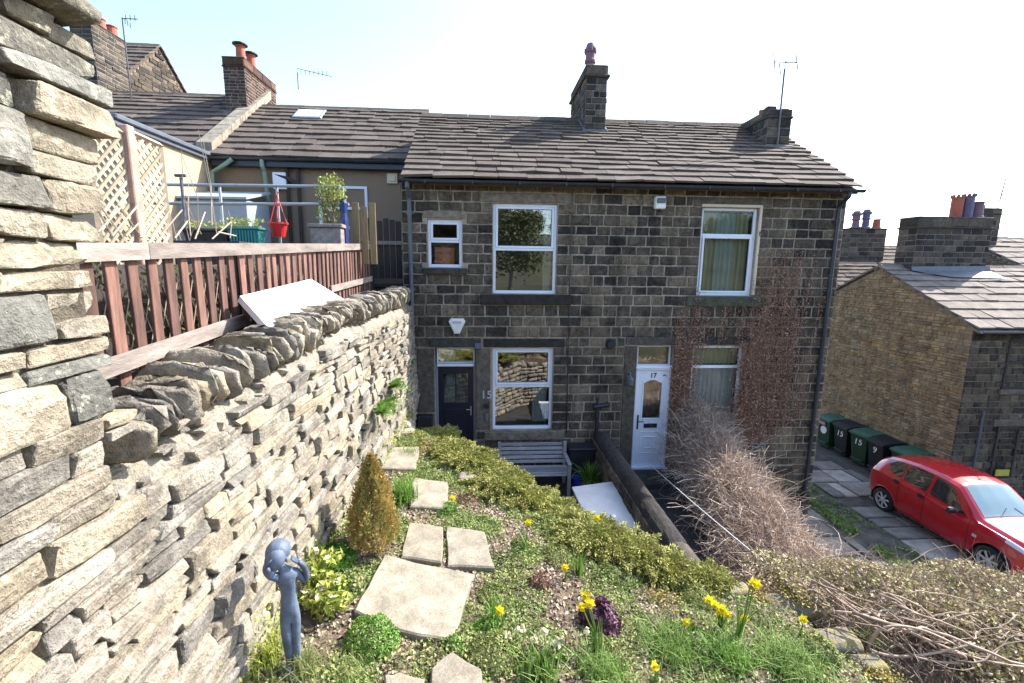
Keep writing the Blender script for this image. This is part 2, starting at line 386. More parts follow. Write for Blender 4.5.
M['white_paint'] = plain('white_paint', (.8, .8, .8), .5, var=.05)
M['soil'] = stone_mat('garden_soil', [(.19, .14, .10), (.25, .19, .14)], fine=40, mid=7, blotch=3, contrast=.55, bs=1, bd=.04)
M['glass'] = glass_mat('window_glass', .26, wav=.06)
M['glass_clear'] = glass_mat('curtained_window_glass', .03, wav=.05)
M['room'] = plain('dark_room', (.10, .085, .07), .9, var=.3, vs=2)
M['curtain'] = plain('pale_curtain', (.62, .66, .55), .9, var=.18, vs=7, stretch=(3, 1, .1))
M['curtain_yellow'] = plain('cream_curtain', (.60, .55, .34), .9, var=.25, vs=9, stretch=(3, 1, .1))
M['nets'] = plain('net_curtain', (.62, .70, .70), .9, var=.15, vs=9, stretch=(3, 1, .1))
M['verdigris'] = plain('blue_grey_statue', (.10, .13, .19), .6, var=.5, vs=7, bumpv=.35, spec=.4)
M['carpaint'] = plain('red_car_paint', (.50, .005, .018), .24, var=.03, vs=1, coat=1.)
M['car_glass'] = glass_mat('car_glass', .22, (.35, .42, .42))
M['tyre'] = plain('tyre_rubber', (.02, .02, .02), .85, var=.2)
M['alloy'] = plain('silver_alloy', (.70, .71, .72), .4, metal=.4, var=.05)
M['lamp_glass'] = plain('headlamp_glass', (.6, .62, .65), .12, var=.1, vs=12, spec=.8)
M['grass'] = leaf_mat('fine_grass', [(.15, .26, .05), (.20, .33, .07), (.27, .36, .11), (.12, .20, .04)])
M['cover'] = leaf_mat('ground_cover_leaf', [(.18, .24, .075), (.27, .34, .10), (.16, .23, .06), (.34, .37, .13), (.24, .28, .10), (.40, .34, .16)])
M['litter'] = leaf_mat('leaf_litter', [(.30, .21, .15), (.40, .30, .22), (.22, .15, .11), (.48, .40, .31)], trans=.05)
M['bright'] = leaf_mat('bright_green_leaf', [(.12, .24, .04), (.19, .32, .06), (.15, .28, .05)])
M['lime'] = leaf_mat('lime_leaf', [(.30, .36, .06), (.42, .42, .09), (.24, .32, .06)])
M['juniper'] = leaf_mat('juniper_needle', [(.20, .22, .05), (.31, .31, .08), (.25, .26, .065), (.40, .36, .12)], trans=.15)
M['conifer'] = leaf_mat('bronze_conifer', [(.26, .30, .08), (.44, .34, .11), (.55, .37, .13), (.36, .33, .11)], trans=.15)
M['moss'] = leaf_mat('golden_moss', [(.32, .24, .04), (.40, .30, .07), (.28, .24, .06), (.20, .21, .06)], trans=.1)
M['purple'] = leaf_mat('purple_leaf', [(.085, .025, .05), (.13, .04, .075), (.05, .018, .035), (.20, .09, .13)], trans=.15, spec=.5)
M['redleaf'] = leaf_mat('reddish_leaf', [(.25, .12, .10), (.32, .18, .13), (.20, .15, .08)], trans=.15)
M['petal'] = leaf_mat('yellow_petal', [(.95, .76, .02), (.98, .85, .04), (.95, .80, .03)], trans=.25)
M['cream_flower'] = leaf_mat('cream_flower', [(.62, .58, .36), (.66, .62, .42)])
M['fern'] = leaf_mat('fern_leaf', [(.07, .17, .02), (.12, .25, .035), (.16, .30, .04)])
M['creeper'] = leaf_mat('dry_creeper', [(.19, .095, .06), (.29, .155, .10), (.38, .24, .165), (.23, .125, .08), (.47, .35, .26)], trans=.05)
M['bramble'] = leaf_mat('bare_bramble_stem', [(.36, .27, .20), (.52, .41, .32), (.26, .18, .13), (.66, .56, .46)], trans=0)
M['shrubleaf'] = leaf_mat('dry_shrub_leaf', [(.28, .28, .09), (.40, .31, .18), (.48, .39, .25), (.25, .27, .08), (.52, .40, .31)], trans=.15)
M['twig'] = plain('pale_twig', (.33, .25, .185), .85, var=.3, vs=12, tint=True)
M['bark'] = plain('bark', (.16, .12, .09), .9, var=.4, vs=12, bumpv=.6)
M['treeleaf'] = leaf_mat('tree_leaf', [(.05, .07, .02), (.08, .10, .03), (.10, .10, .04)], trans=.15)
M['hill'] = stone_mat('rough_hillside', [(.06, .06, .028), (.085, .075, .035)], fine=3, mid=.25, blotch=.06, contrast=.6, dark=(.05, .042, .025))
M['far_hill'] = plain('far_hill', (.16, .19, .20), 1, var=.2, vs=.05)  # blue-grey distance haze is put into the base colour
M['grassy_ground'] = stone_mat('lane_ground', [(.10, .095, .085), (.13, .12, .10)], fine=30, mid=3, blotch=.8, contrast=.5)
M['yard'] = stone_mat('yard_paving', [(.055, .052, .048), (.08, .075, .068)], fine=40, mid=4, contrast=.4)
M['orange'] = plain('orange_box', (.55, .16, .06), .7, var=.15)
M['blueflower'] = plain('pale_blue_glass', (.4, .55, .75), .4, var=.1)
M['wire'] = plain('white_line', (.75, .75, .75), .6, var=.05)
M['yellow_cloth'] = plain('yellow_cloth', (.5, .45, .08), .8, var=.15)

M['earth_mortar'] = stone_mat('earthy_joint', [(.28, .235, .17), (.34, .28, .20)], fine=30, contrast=.5, bs=1, bd=.03)
M['dark_joint'] = stone_mat('dark_joint', [(.10, .085, .065), (.14, .12, .09)], fine=30, contrast=.5, bs=1, bd=.03)
M['grey_frame'] = plain('grey_painted_frame', (.20, .21, .24), .5, var=.1)
M['mossy'] = stone_mat('mossy_boulder', [(.22, .20, .15), (.27, .24, .18)], fine=40, mid=6, contrast=.5, lichen=(.30, .25, .06), lich_amt=.50, bs=1, bd=.02)
mm0, nt0, b0 = new_mat('windscreen_glass'); b0.inputs['Base Color'].default_value = (.13, .22, .24, 1); b0.inputs['Roughness'].default_value = .04; b0.inputs['Specular IOR Level'].default_value = .9; b0.inputs['Coat Weight'].default_value = 1; M['windscreen'] = mm0  # teal base colour holds the sky reflection; the pane is opaque
UX, UY, UZ = np.eye(3)
YF = 9.5
def holes_plane(mb, o, u, v, s0, s1, t0, t1, holes, reveal=0, n=None, tint=(.5, .5, .5), mat=0):
    S = sorted({s0, s1, *[h[0] for h in holes], *[h[1] for h in holes]}); T = sorted({t0, t1, *[h[2] for h in holes], *[h[3] for h in holes]})
    S = [s for s in S if s0 <= s <= s1]; T = [t for t in T if t0 <= t <= t1]
    o, u, v = map(np.asarray, (o, u, v))
    for a, b in zip(S[:-1], S[1:]):
        for c, d in zip(T[:-1], T[1:]):
            if any(h[0] <= (a+b)/2 <= h[1] and h[2] <= (c+d)/2 <= h[3] for h in holes): continue
            mb.quad(o+a*u+c*v, o+b*u+c*v, o+b*u+d*v, o+a*u+d*v, tint, mat)
    if reveal:
        n = np.asarray(n)
        for a, b, c, d in holes:
            P = [o+a*u+c*v, o+b*u+c*v, o+b*u+d*v, o+a*u+d*v]
            for i in range(4): mb.quad(P[i], P[(i+1) % 4], P[(i+1) % 4]-n*reveal, P[i]-n*reveal, tint, mat)
def wavy(mb, x0, x1, y, z0, z1, amp=.03, per=.11, tint=(.5, .5, .5)):
    n = max(6, int((x1-x0)/per*8)); xs = np.linspace(x0, x1, n); ph = rng.uniform(0, 6)
    yy = y+amp*np.sin(xs/per*2*math.pi+ph+np.sin(xs*5)); yb = y+amp*1.3*np.sin(xs/per*2*math.pi+ph+.3+np.sin(xs*5))
    V = np.concatenate([np.stack([xs, yb, np.full(n, z0)], 1), np.stack([xs, yy, np.full(n, z1)], 1)])
    mb.add(V, np.array([(i, i+1, n+i+1, n+i) for i in range(n-1)]), tint)
def window(parent, x0, x1, z0, z1, bars=(), sashes=(), y=YF+.07, fr=.06, frame='upvc', glass='glass', curtains=(), nosides=False, depth=.9, room='room', fname='window'):
    f = MB(); d = .06
    f.box(x0, x0+fr, y, y+d, z0, z1, bev=.008); f.box(x1-fr, x1, y, y+d, z0, z1, bev=.008)
    f.box(x0+fr, x1-fr, y+.001, y+d-.001, z1-fr, z1, bev=.008); f.box(x0+fr, x1-fr, y+.001, y+d-.001, z0, z0+fr*1.1, bev=.008)
    for bz in bars: f.box(x0+fr, x1-fr, y+.002, y+d-.002, bz-.032, bz+.032, bev=.008)
    w = f.build(fname, M[frame], parent)
    for (a, b, c, e) in sashes:
        s = MB(); t = .045; yy = y-.016
        s.box(a, a+t, yy, yy+.05, c, e, bev=.008); s.box(b-t, b, yy, yy+.05, c, e, bev=.008)
        s.box(a+t, b-t, yy+.001, yy+.049, e-t, e, bev=.008); s.box(a+t, b-t, yy+.001, yy+.049, c, c+t, bev=.008)
        o = s.build('sash', M['upvc'], w, base=parent['_b'])
    g = MB(); g.quad((x0+.02, y+.045, z0+.02), (x1-.02, y+.045, z0+.02), (x1-.02, y+.045, z1-.02), (x0+.02, y+.045, z1-.02)); g.build('pane', M[glass], w, base=parent['_b'])
    r = MB(); Y0, Y1 = y+.062, y+depth; a, b = x0-.02, x1+.02; c, e = z0-.02, z1+.02
    for q in (((a, Y1, c), (b, Y1, c), (b, Y1, e), (a, Y1, e)), ((a, Y0, c), (a, Y1, c), (a, Y1, e), (a, Y0, e)), ((b, Y0, c), (b, Y1, c), (b, Y1, e), (b, Y0, e)),
              ((a, Y0, c), (b, Y0, c), (b, Y1, c), (a, Y1, c)), ((a, Y0, e), (b, Y0, e), (b, Y1, e), (a, Y1, e))): r.quad(*q)
    r.build('reveal', M[room], w, base=parent['_b'])
    for (ca, cb, cz0, cz1, mat, am) in curtains:
        c_ = MB(); wavy(c_, ca, cb, y+.16, cz0, cz1, am); c_.build('curtain', M[mat], w, base=parent['_b'])
    return w
def pot(parent, c, h, r, mat, style=0, name='chimney_pot'):
    m = MB()
    if style == 0: prof = [(r*1.15, -.03), (r*1.15, .05), (r, .08), (r*.86, h*.9), (r*1.0, h*.92), (r*1.0, h), (r*.75, h), (r*.75, h*.8)]
    elif style == 1: prof = [(r*1.25, -.03), (r*1.2, .06), (r*.95, .1), (r*.85, h*.45), (r*1.1, h*.48), (r*1.1, h*.55), (r*.95, h*.58), (r*.95, h*.9), (r*.7, h), (r*.45, h*1.0)]
    else: prof = [(r, 0), (r, h), (r*.8, h), (r*.8, h*.8)]
    m.lathe(c, prof, 14)
    if style == 1:
        for k in range(8):
            a = k*math.pi/4; m.bbox(c[0]+r*1.0*math.cos(a), c[1]+r*1.0*math.sin(a), c[2]+h*.8, .028, .028, .055, .01)
    if style == 3:
        for k in range(8):
            a = k*math.pi/4; m.bbox(c[0]+r*.95*math.cos(a), c[1]+r*.95*math.sin(a), c[2]+h+.02, .03, .03, .05, .01)
    return m.build(name, M[mat], parent, smooth=False)
def chimney(parent, x0, x1, y0, y1, z0, z1, course=.13, wr=(.14, .3), mat='chim', mort='chim_mortar', cap=.12, upper=.28, flash=None, name='chimney', faces='fl', ledge=.05, broken=0):
    m = MB(); zt = z1-upper
    m.box(x0+.003, x1-.003, y0+.003, y1-.003, z0, z1-.02, mat=1)
    for (o, u, n, w) in (((x0, y0, 0), UX, -UY, x1-x0), ((x0, y1, 0), -UY, -UX, y1-y0), ((x1, y0, 0), UY, UX, y1-y0), ((x1, y1, 0), -UX, UY, x1-x0)):
        coursed(lambda s: m, o, u, UZ, n, 0, w, [z0, zt], wr=wr, course=course, gap=.024, d=.05, bev=.01, rough=.004, nx=2, ny=1)
        if upper > .05: coursed(lambda s: m, np.array(o)+UZ*0, u, UZ, n, 0, w, [zt+cap*.6, z1], wr=(.4, .6), course=max(.2, upper), gap=.012, d=.05, bev=.01, rough=.004, nx=2, ny=1)
    m.box(x0-ledge, x1+ledge, y0-ledge, y1+ledge, zt, zt+cap*.6, bev=.02, tint=(.3, .3, .5))
    if not broken: m.box(x0-.02, x1+.02, y0-.02, y1+.02, z1-.03, z1+.03, bev=.025, tint=(.4, .3, .5))
    return m.build(name, [M[mat], M[mort]], parent)
def roof_slab(mb, x0, x1, ye, ze, yr, zr, yb, zb, t=.08):
    """solid under-roof: eave, ridge, back eave"""
    mb.prism([(ye, ze), (yr, zr), (yb, zb), (yb, zb-t), (yr, zr-t*1.4), (ye, ze-t)], 0, x0, x1)
def ridge_caps(mb, x0, x1, y, z, w=.2, h=.07, ln=.62, dy=.55):
    x = x0
    while x < x1-.02:
        e = min(x+ln*rng.uniform(.8, 1.2), x1); 
        if x1-e < .2: e = x1
        k = rng.normal(0, .006)
        mb.prism([(y-w, z-w*dy+k), (y-w*.2, z+h+k), (y+w*.2, z+h+k), (y+w, z-w*dy+k), (y+w*.9, z-w*dy-.06), (y, z-.02), (y-w*.9, z-w*dy-.06)], 0, x+.005, e-.005, rng.random(3)); x = e

# ======================================================= the two cottages
cotA = empty('stone_cottage', (-1.6, YF, -4.6), 'soot-darkened cottage with the navy front door and number 15, beside the garden wall', 'house')
cotB = empty('stone_cottage', (3.0, YF, -6.0), 'soot-darkened stone cottage with the white front door and bare reddish creeper on its wall', 'house')
XS = 2.95; X0, X1 = -1.6, 7.62
W1 = (.21, 1.52, -.57, 1.24); W1L = (.22, 1.51, -3.52, -1.71); WS = (-1.1, -.41, -.05, .91); W2 = (4.53, 5.74, -.58, 1.24); W2L = (4.55, 5.70, -3.45, -1.66)
D1 = (-.99, -.14, -4.6, -1.71); D2 = (3.33, 4.12, -4.42, -1.66); BD = (5.95, 6.95, -6.1, -4.66)
lint = [(-.05, 1.85, 1.25, 1.44), (-1.18, -.33, .92, 1.08), (-1.12, -.02, -1.69, -1.49), (.02, 1.75, -1.69, -1.5), (4.32, 6.0, 1.25, 1.44), (3.05, 4.25, -1.64, -1.46), (4.4, 5.9, -1.64, -1.46), (5.8, 7.1, -4.65, -4.46)]
sill = [(-.05, 1.85, -.79, -.58), (-1.2, -.3, -.18, -.06), (.05, 1.78, -3.73, -3.53), (4.3, 6.0, -.80, -.59), (4.4, 5.9, -3.62, -3.46)]
jamb = [(-1.36, -1.0, -3.1, -1.71), (-.13, .18, -3.5, -1.71), (3.04, 3.32, -4.4, -1.66), (-1.36, -1.0, -4.6, -3.12), (-.13, .04, -4.6, -3.74)]
winds = [W1, W1L, WS, W2, W2L, D1, D2, BD]
allh = winds+lint+sill+jamb
fA, fB = MB(), MB(); jit = {}
def pick(s):
    return fA if s < XS else fB
coursed(pick, (0, YF, 0), UX, UZ, -UY, X0, X1, [-6.1, -4.66, -4.42, -3.72, -3.53, -1.68, -1.48, -.80, -.58, 1.25, 1.45, 1.60], holes=allh, wr=(.22, .48), course=.198, gap=.028, bev=.015, rough=.007)
for mb, a, b in ((fA, X0, XS), (fB, XS, X1)):
    hs = [(max(h[0], a), min(h[1], b), h[2], h[3]) for h in winds if h[0] < b and h[1] > a]
    holes_plane(mb, (0, YF+.004, 0), UX, UZ, a, b, -6.1, 1.6, hs, .2, -UY, mat=1)
def dress(rects, m, mb, bevel=.012, out=.012):
    for r in rects:
        (mb[0] if r[0] < XS else mb[1]).box(r[0]+.006, r[1]-.006, YF-out-rng.uniform(0, .008), YF+.1, r[2]+.006, r[3]-.006, rng.random(3), bev=bevel, mat=m)
dress(lint[:2]+[lint[4]], 3, (fA, fB)); dress(lint[2:4]+lint[5:], 2, (fA, fB), out=.02); dress(jamb, 3, (fA, fB), out=.015)
# side and rear walls
for mb, x, sgn in ((fA, X0, -1), (fB, X1, 1)):
    o = (x, YF+6.2, 0) if sgn < 0 else (x, YF, 0); u = -UY if sgn < 0 else UY
    coursed(lambda s: mb, o, u, UZ, UX*sgn, 0, 6.2, [-6.1, 1.6] if sgn > 0 else [-4.6, 1.6], wr=(.22, .5), course=.19, gap=.02, bev=.014, rough=.005, nx=1, ny=1)
    mb.quad((x-sgn*.004, YF, -6.1), (x-sgn*.004, YF+6.2, -6.1), (x-sgn*.004, YF+6.2, 1.6), (x-sgn*.004, YF, 1.6), mat=1)
    mb.add([(x-sgn*.01, YF, 1.55), (x-sgn*.01, YF+6.2, 1.55), (x-sgn*.01, YF+3.1, 3.62)], [(0, 1, 2)], mat=1)
fA.box(X0+.02, XS, YF+6.15, YF+6.2, -6.1, 1.6, mat=1); fB.box(XS, X1-.02, YF+6.15, YF+6.2, -6.1, 1.6, mat=1)
wm = [M['block'], M['mortar'], M['dressed_dark'], M['dressed']]
fA.build('wall', wm, cotA); fB.build('wall', wm, cotB)
for r, par, mt in ((sill[0], cotA, 'dressed_dark'), (sill[1], cotA, 'dressed_dark'), (sill[2], cotA, 'dressed'), (sill[3], cotB, 'dressed_green'), (sill[4], cotB, 'dressed')):
    m = MB(); m.box(r[0], r[1], YF-.07, YF+.09, r[2], r[3], rng.random(3), bev=.015); m.build('sill', M[mt], par)
# roofs
sl = math.atan2(3.68-1.6, 12.6-9.24); up = np.array([0, math.cos(sl), math.sin(sl)]); nr = np.array([0, -math.sin(sl), math.cos(sl)]); ln = math.hypot(3.68-1.6, 12.6-9.24)
rA, rB = MB(), MB()
slates(lambda s: rA if s-1.53 < XS+.1 else rB, (-1.53, 9.24, 1.62), UX, 9.20, up, ln, nr, 16, wr=(.28, .7), wob=.008)
for mb, a, b in ((rA, -1.5, XS+.1), (rB, XS+.1, 7.64)):
    roof_slab(mb, a, b, 9.26, 1.6, 12.6, 3.66, 15.95, 1.6); 
ridge_caps(rA, -1.54, XS+.1, 12.6, 3.74); ridge_caps(rB, XS+.1, 7.68, 12.6, 3.74)
s2 = np.array([0, -math.cos(sl), math.sin(sl)]); n2 = np.array([0, math.sin(sl), math.cos(sl)])
slates(lambda s: rB if s < 7.76-XS-.1 else rA, (7.67, 15.96, 1.62), -UX, 9.2, s2, ln, n2, 12, wr=(.4, .8))
roofA = rA.build('roof', M['slate'], cotA); roofB = rB.build('roof', M['slate'], cotB)
ch = chimney(cotA, 2.50, 3.02, 11.85, 13.75, 2.9, 4.78, upper=.26, ledge=.06, course=.15)
pot(ch, (2.78, 12.75, 4.78), .88, .13, 'pot_purple', 1)
for o in ch.children: o.location = (0, 0, 0)
m = MB(); m.box(2.44, 3.08, 11.78, 11.86, 3.17, 3.32, bev=.01); m.prism([(11.8, 3.12), (12.6, 3.62), (12.6, 3.82), (11.8, 3.34)], 0, 2.46, 2.51); m.prism([(11.8, 3.12), (12.6, 3.62), (12.6, 3.82), (11.8, 3.34)], 0, 3.01, 3.06); m.build('flashing', M['lead'], cotA)
cb = chimney(cotB, 6.80, 7.38, 11.25, 12.45, 2.6, 3.76, upper=.22, ledge=.03, course=.2, wr=(.2, .4), broken=1)
m = MB()
for k in range(9): stone(m, (7.09+rng.uniform(-.22, .22), 11.4+k*.12, 3.78), (.12, .1, .06), (2, 2, 2))
m.build('capping_stone', M['chim'], cotB)
pot(cb, (6.92, 11.75, 3.76), .12, .07, 'terracotta', 2)
m = MB(); m.box(6.75, 7.44, 11.17, 11.26, 2.78, 2.93, bev=.01); m.build('flashing', M['lead'], cotB)
# rainwater goods
def halfpipe(mb, x0, x1, y, z, r=.062):
    pr = [(y+r*math.cos(a), z+r*math.sin(a)) for a in np.linspace(math.pi, 2*math.pi, 9)]+[(y+(r-.008)*math.cos(a), z+(r-.008)*math.sin(a)) for a in np.linspace(2*math.pi, math.pi, 9)]
    mb.prism(pr, 0, x0, x1)
for par, a, b in ((cotA, -1.6, XS+.1), (cotB, XS+.1, 7.72)):
    m = MB(); halfpipe(m, a, b, 9.2, 1.60)
    x = a+.5
    while x < b: m.box(x, x+.03, 9.13, 9.5, 1.535, 1.55); m.box(x, x+.035, 9.132, 9.14, 1.54, 1.6); x += .9
    m.build('gutter', M['pipe'], par)
def downpipe(par, x, y, z0, z1, mat='pipe', r=.036, swan=True, y2=9.2, z2=1.56, brackets=1.5):
    m = MB(); pts = ([(x, y2, z2), (x, y2, z2-.08), (x, y-.02, z2-.25)] if swan else [])+[(x, y, z1), (x, y, z0)]
    m.tube(pts, r, 10)
    z = z1-.2
    while z > z0: m.tube([(x, y, z), (x, y, z-.09)], r*1.3, 10); m.box(x-r*2, x+r*2, y, y+.05, z-.06, z-.03); z -= brackets
    return m.build('downpipe', M[mat], par, smooth=False)
downpipe(cotA, -1.43, YF-.07, -4.55, 1.25, 'pipe_grey', .042); downpipe(cotB, 7.42, YF-.07, -6.0, 1.25, 'pipe', .042)
# windows
def S(x0, x1, z0, z1): return (x0, x1, z0, z1)
window(cotA, *W1, bars=(.34,), sashes=[(.27, 1.46, .36, 1.18)], curtains=[(1.26, 1.44, -.5, 1.15, 'curtain', .02)])
window(cotA, *W1L, bars=(-2.55,), sashes=[(.28, 1.45, -2.52, -1.77)], curtains=[(1.1, 1.42, -3.4, -2.6, 'nets', .02)])
w = window(cotA, *WS, bars=(.48,), sashes=[(-1.04, -.47, .5, .85)], glass='glass_clear')
m = MB(); m.box(-.98, -.58, YF+.2, YF+.26, 0.0, .36, bev=.01); m.build('orange_box', M['orange'], w, base=cotA['_b'])
window(cotB, *W2, bars=(.68,), sashes=[(4.6, 5.68, -.52, .66)], glass='glass_clear', frame='upvc', curtains=[(4.6, 4.95, -.5, 1.15, 'curtain_yellow', .03), (4.95, 5.38, -.5, 1.15, 'curtain', .02), (5.38, 5.68, -.5, 1.15, 'curtain_yellow', .03)])
window(cotB, *W2L, bars=(-2.14,), glass='glass_clear', curtains=[(4.6, 5.68, -3.4, -2.18, 'nets', .025), (4.6, 5.68, -2.1, -1.72, 'curtain_yellow', .02)])
m = MB()
for r in ((5.742, 5.80, -.56, 1.3), (4.5, 5.742, 1.242, 1.30)): m.box(r[0], r[1], YF-.03, YF+.06, r[2], r[3], bev=.008)
m.build('window_surround', M['cream_frame'], cotB)
# doors
def transom(par, x0, x1, z0, z1, cur):
    w = window(par, x0, x1, z0, z1, fr=.03, y=YF+.09, fname='transom_window', curtains=[(x0+.03, x0+(x1-x0)*.45, z0+.03, z1-.02, cur, .02)] if cur else [])
    return w
transom(cotA, -.96, -.16, -2.06, -1.72, 'nets')
m = MB(); m.box(-.99, -.14, YF+.05, YF+.12, -2.10, -2.04, bev=.006); m.box(-.99, -.94, YF+.06, YF+.13, -4.6, -2.1, bev=.006); m.box(-.19, -.14, YF+.06, YF+.13, -4.6, -2.1, bev=.006)
df = m.build('door_frame', M['grey_frame'], cotA)
m = MB(); m.box(-.95, -.18, YF+.035, YF+.05, -2.11, -2.05, bev=.005); m.build('transom_bar', M['upvc'], cotA)
m = MB(); x0, x1, z0, z1 = -.94, -.19, -4.58, -2.1; yd = YF+.1
G = (-.82, -.31, -2.92, -2.28)
m.box(x0, G[0], yd, yd+.045, z0, z1); m.box(G[1], x1, yd, yd+.045, z0, z1); m.box(G[0], G[1], yd, yd+.045, G[3], z1); m.box(G[0], G[1], yd, yd+.045, z0, G[2])
m.box(-.575, -.555, yd+.005, yd+.03, G[2], G[3]); m.box(G[0], G[1], yd+.006, yd+.029, -2.56, -2.545)
for zz in (-3.0, -3.8): m.box(-.82, -.31, yd-.012, yd, zz-.68, zz-.06, bev=.008)
d = m.build('door', M['navy_door'], cotA)
m = MB(); m.quad((G[0], yd+.02, G[2]), (G[1], yd+.02, G[2]), (G[1], yd+.02, G[3]), (G[0], yd+.02, G[3])); m.build('pane', M['glass'], d, base=cotA['_b'])
m = MB(); m.box(-.26, -.23, yd-.02, yd, -3.2, -3.0, bev=.005); m.tube([(-.245, yd-.02, -3.06), (-.245, yd-.06, -3.06), (-.34, yd-.065, -3.06)], .009, 8); m.build('handle', M['steel'], d, base=cotA['_b'])
m = MB(); m.quad((x0, yd+.6, z0), (x1, yd+.6, z0), (x1, yd+.6, z1), (x0, yd+.6, z1)); m.box(-.8, -.62, yd+.2, yd+.25, G[2], G[3]); m.build('hallway', M['nets'], d, base=cotA['_b'])
# white door
transom(cotB, 3.35, 4.1, -2.12, -1.67, None)
m = MB(); m.box(3.33, 4.12, YF+.02, YF+.12, -2.21, -2.10, bev=.01); m.box(3.31, 4.14, YF-.005, YF+.1, -2.165, -2.12, bev=.008)
m.box(3.33, 3.40, YF+.04, YF+.12, -4.42, -2.21, bev=.01); m.box(4.06, 4.12, YF+.04, YF+.12, -4.42, -2.21, bev=.01); m.box(3.3, 4.15, YF-.04, YF+.12, -4.47, -4.41, bev=.01); m.build('door_frame', M['upvc'], cotB)
yd = YF+.06; x0, x1, z0, z1 = 3.40, 4.06, -4.41, -2.21
G = (3.53, 3.93, -3.30, -2.50)
m = MB(); m.box(x0, G[0], yd, yd+.05, z0, z1); m.box(G[1], x1, yd, yd+.05, z0, z1); m.box(G[0], G[1], yd, yd+.05, G[3]+.08, z1); m.box(G[0], G[1], yd, yd+.05, z0, G[2])
arch = [(G[0], G[3]+.08)]+[(G[0]+(G[1]-G[0])*t, G[3]+.07*math.sin(math.pi*t)) for t in np.linspace(0, 1, 9)]+[(G[1], G[3]+.08)]
for a, b in zip(arch[1:-1][:-1], arch[1:-1][1:]): m.add([(a[0], yd, a[1]), (b[0], yd, b[1]), (b[0], yd, G[3]+.081), (a[0], yd, G[3]+.081)], np.array([(0, 1, 2, 3)]))
for (a, b, c, e, o_) in ((3.50, 3.96, -4.12, -3.60, .01), (3.53, 3.93, -4.08, -3.64, -.012), (3.58, 3.88, -4.0, -3.72, .014)):
    if o_ > 0:
        t = .022
        m.box(a, a+t, yd-o_, yd+.01, c, e, bev=.006); m.box(b-t, b, yd-o_, yd+.01, c, e, bev=.006); m.box(a+t, b-t, yd-o_+.001, yd+.01, e-t, e, bev=.006); m.box(a+t, b-t, yd-o_+.001, yd+.01, c, c+t, bev=.006)
for t, (a, b, c, e) in ((.03, (3.50, 3.96, -3.33, -2.40)),):
    m.box(a, a+t, yd-.014, yd+.01, c, e-.03, bev=.006); m.box(b-t, b, yd-.014, yd+.01, c, e-.03, bev=.006); m.box(a+t, b-t, yd-.013, yd+.01, c, c+t, bev=.006)
d2 = m.build('door', M['upvc'], cotB)
m = MB(); m.quad((G[0], yd+.02, G[2]), (G[1], yd+.02, G[2]), (G[1], yd+.02, G[3]+.08), (G[0], yd+.02, G[3]+.08)); m.build('pane', M['glass'], d2, base=cotB['_b'])
m = MB(); m.quad((x0, yd+.5, z0), (x1, yd+.5, z0), (x1, yd+.5, z1), (x0, yd+.5, z1)); m.build('hallway', M['wood_dark'], d2, base=cotB['_b'])
m = MB(); m.box(3.58, 3.88, yd-.018, yd, -3.52, -3.42, bev=.006); m.build('letterbox', M['black'], d2, base=cotB['_b'])
m = MB(); m.box(3.42, 3.455, yd-.018, yd, -3.55, -3.22, bev=.006); m.tube([(3.437, yd-.015, -3.36), (3.437, yd-.06, -3.36), (3.56, yd-.06, -3.36)], .012, 8); m.build('handle', M['black'], d2, base=cotB['_b'])
MF = lambda x, y, z: Matrix.Translation(Vector((x, y, z)))@Matrix.Rotation(math.pi/2, 4, 'X')
text_mesh('17', .15, .004, M['black'], d2, 'door_number', MF(3.73-3.0, yd-.008-YF, -2.33+6.0))
m = MB(); m.tube([(3.95, yd-.006, -2.34), (3.98, yd-.008, -2.31), (4.02, yd-.006, -2.34)], .01, 6); m.build('door_ornament', M['black'], d2, base=cotB['_b'])
m = MB(); m.box(3.0, 4.4, 8.8, YF-.005, -4.62, -4.47, bev=.02); m.build('doorstep', M['yard'], cotB)
# basement opening
m = MB(); m.box(5.95, 6.50, YF+.05, YF+.12, -6.0, -4.66, bev=.01)
for k in range(3): m.box(6.0, 6.45, YF+.035, YF+.05, -5.9+k*.42, -5.55+k*.42, bev=.01)
m.build('basement_door', M['upvc'], cotB)
m = MB(); m.box(6.50, 6.58, YF+.01, YF+.13, -6.0, -4.66, bev=.006, tint=(.9, .9, .9))
for k in range(4): m.box(6.585+k*.095, 6.675+k*.095, YF+.03+.01*(k % 2), YF+.10, -6.0, -4.66, rng.random(3), bev=.006)
m.build('timber_boarding', M['wood_ochre'], cotB)
# ---- fittings on the front wall (their own things: they can be unscrewed)
m = MB(); cx, cz, y = -.52, -1.24, YF-.03
pr = [(-.17, .10), (-.13, .16), (.13, .16), (.17, .10), (.055, -.15), (-.055, -.15)]
m.prism([(cx+a, cz+b) for a, b in pr], 1, YF-.09, YF-.012); m.prism([(cx+a*.82, cz+b*.85+.003) for a, b in pr], 1, YF-.105, YF-.09)
al = m.build('alarm_box', M['white_board']); tag(al, 'white tapering burglar alarm box high on the wall above the navy door', 'alarm box')
m = MB(); m.box(cx-.09, cx+.09, YF-.109, YF-.105, cz+.06, cz+.11, bev=.001); m.build('badge', plain('alarm_badge', (.55, .42, .52), .5), al)
m = MB(); m.box(cx-.05, cx+.05, YF-.1, YF-.02, cz-.185, cz-.151, bev=.008); m.build('strobe', M['black'], al)
for o in al.children: pass
m = MB(); m.tube([(2.72, YF-.13, -1.62), (2.72, YF+.05, -1.62)], [.085, .085], 18); m.tube([(2.72, YF-.035, -1.62), (2.72, YF-.012, -1.62)], .11, 18)
tag(m.build('flue_vent', M['black']), 'round black flue outlet poking from the stone between the two cottages', 'vent')
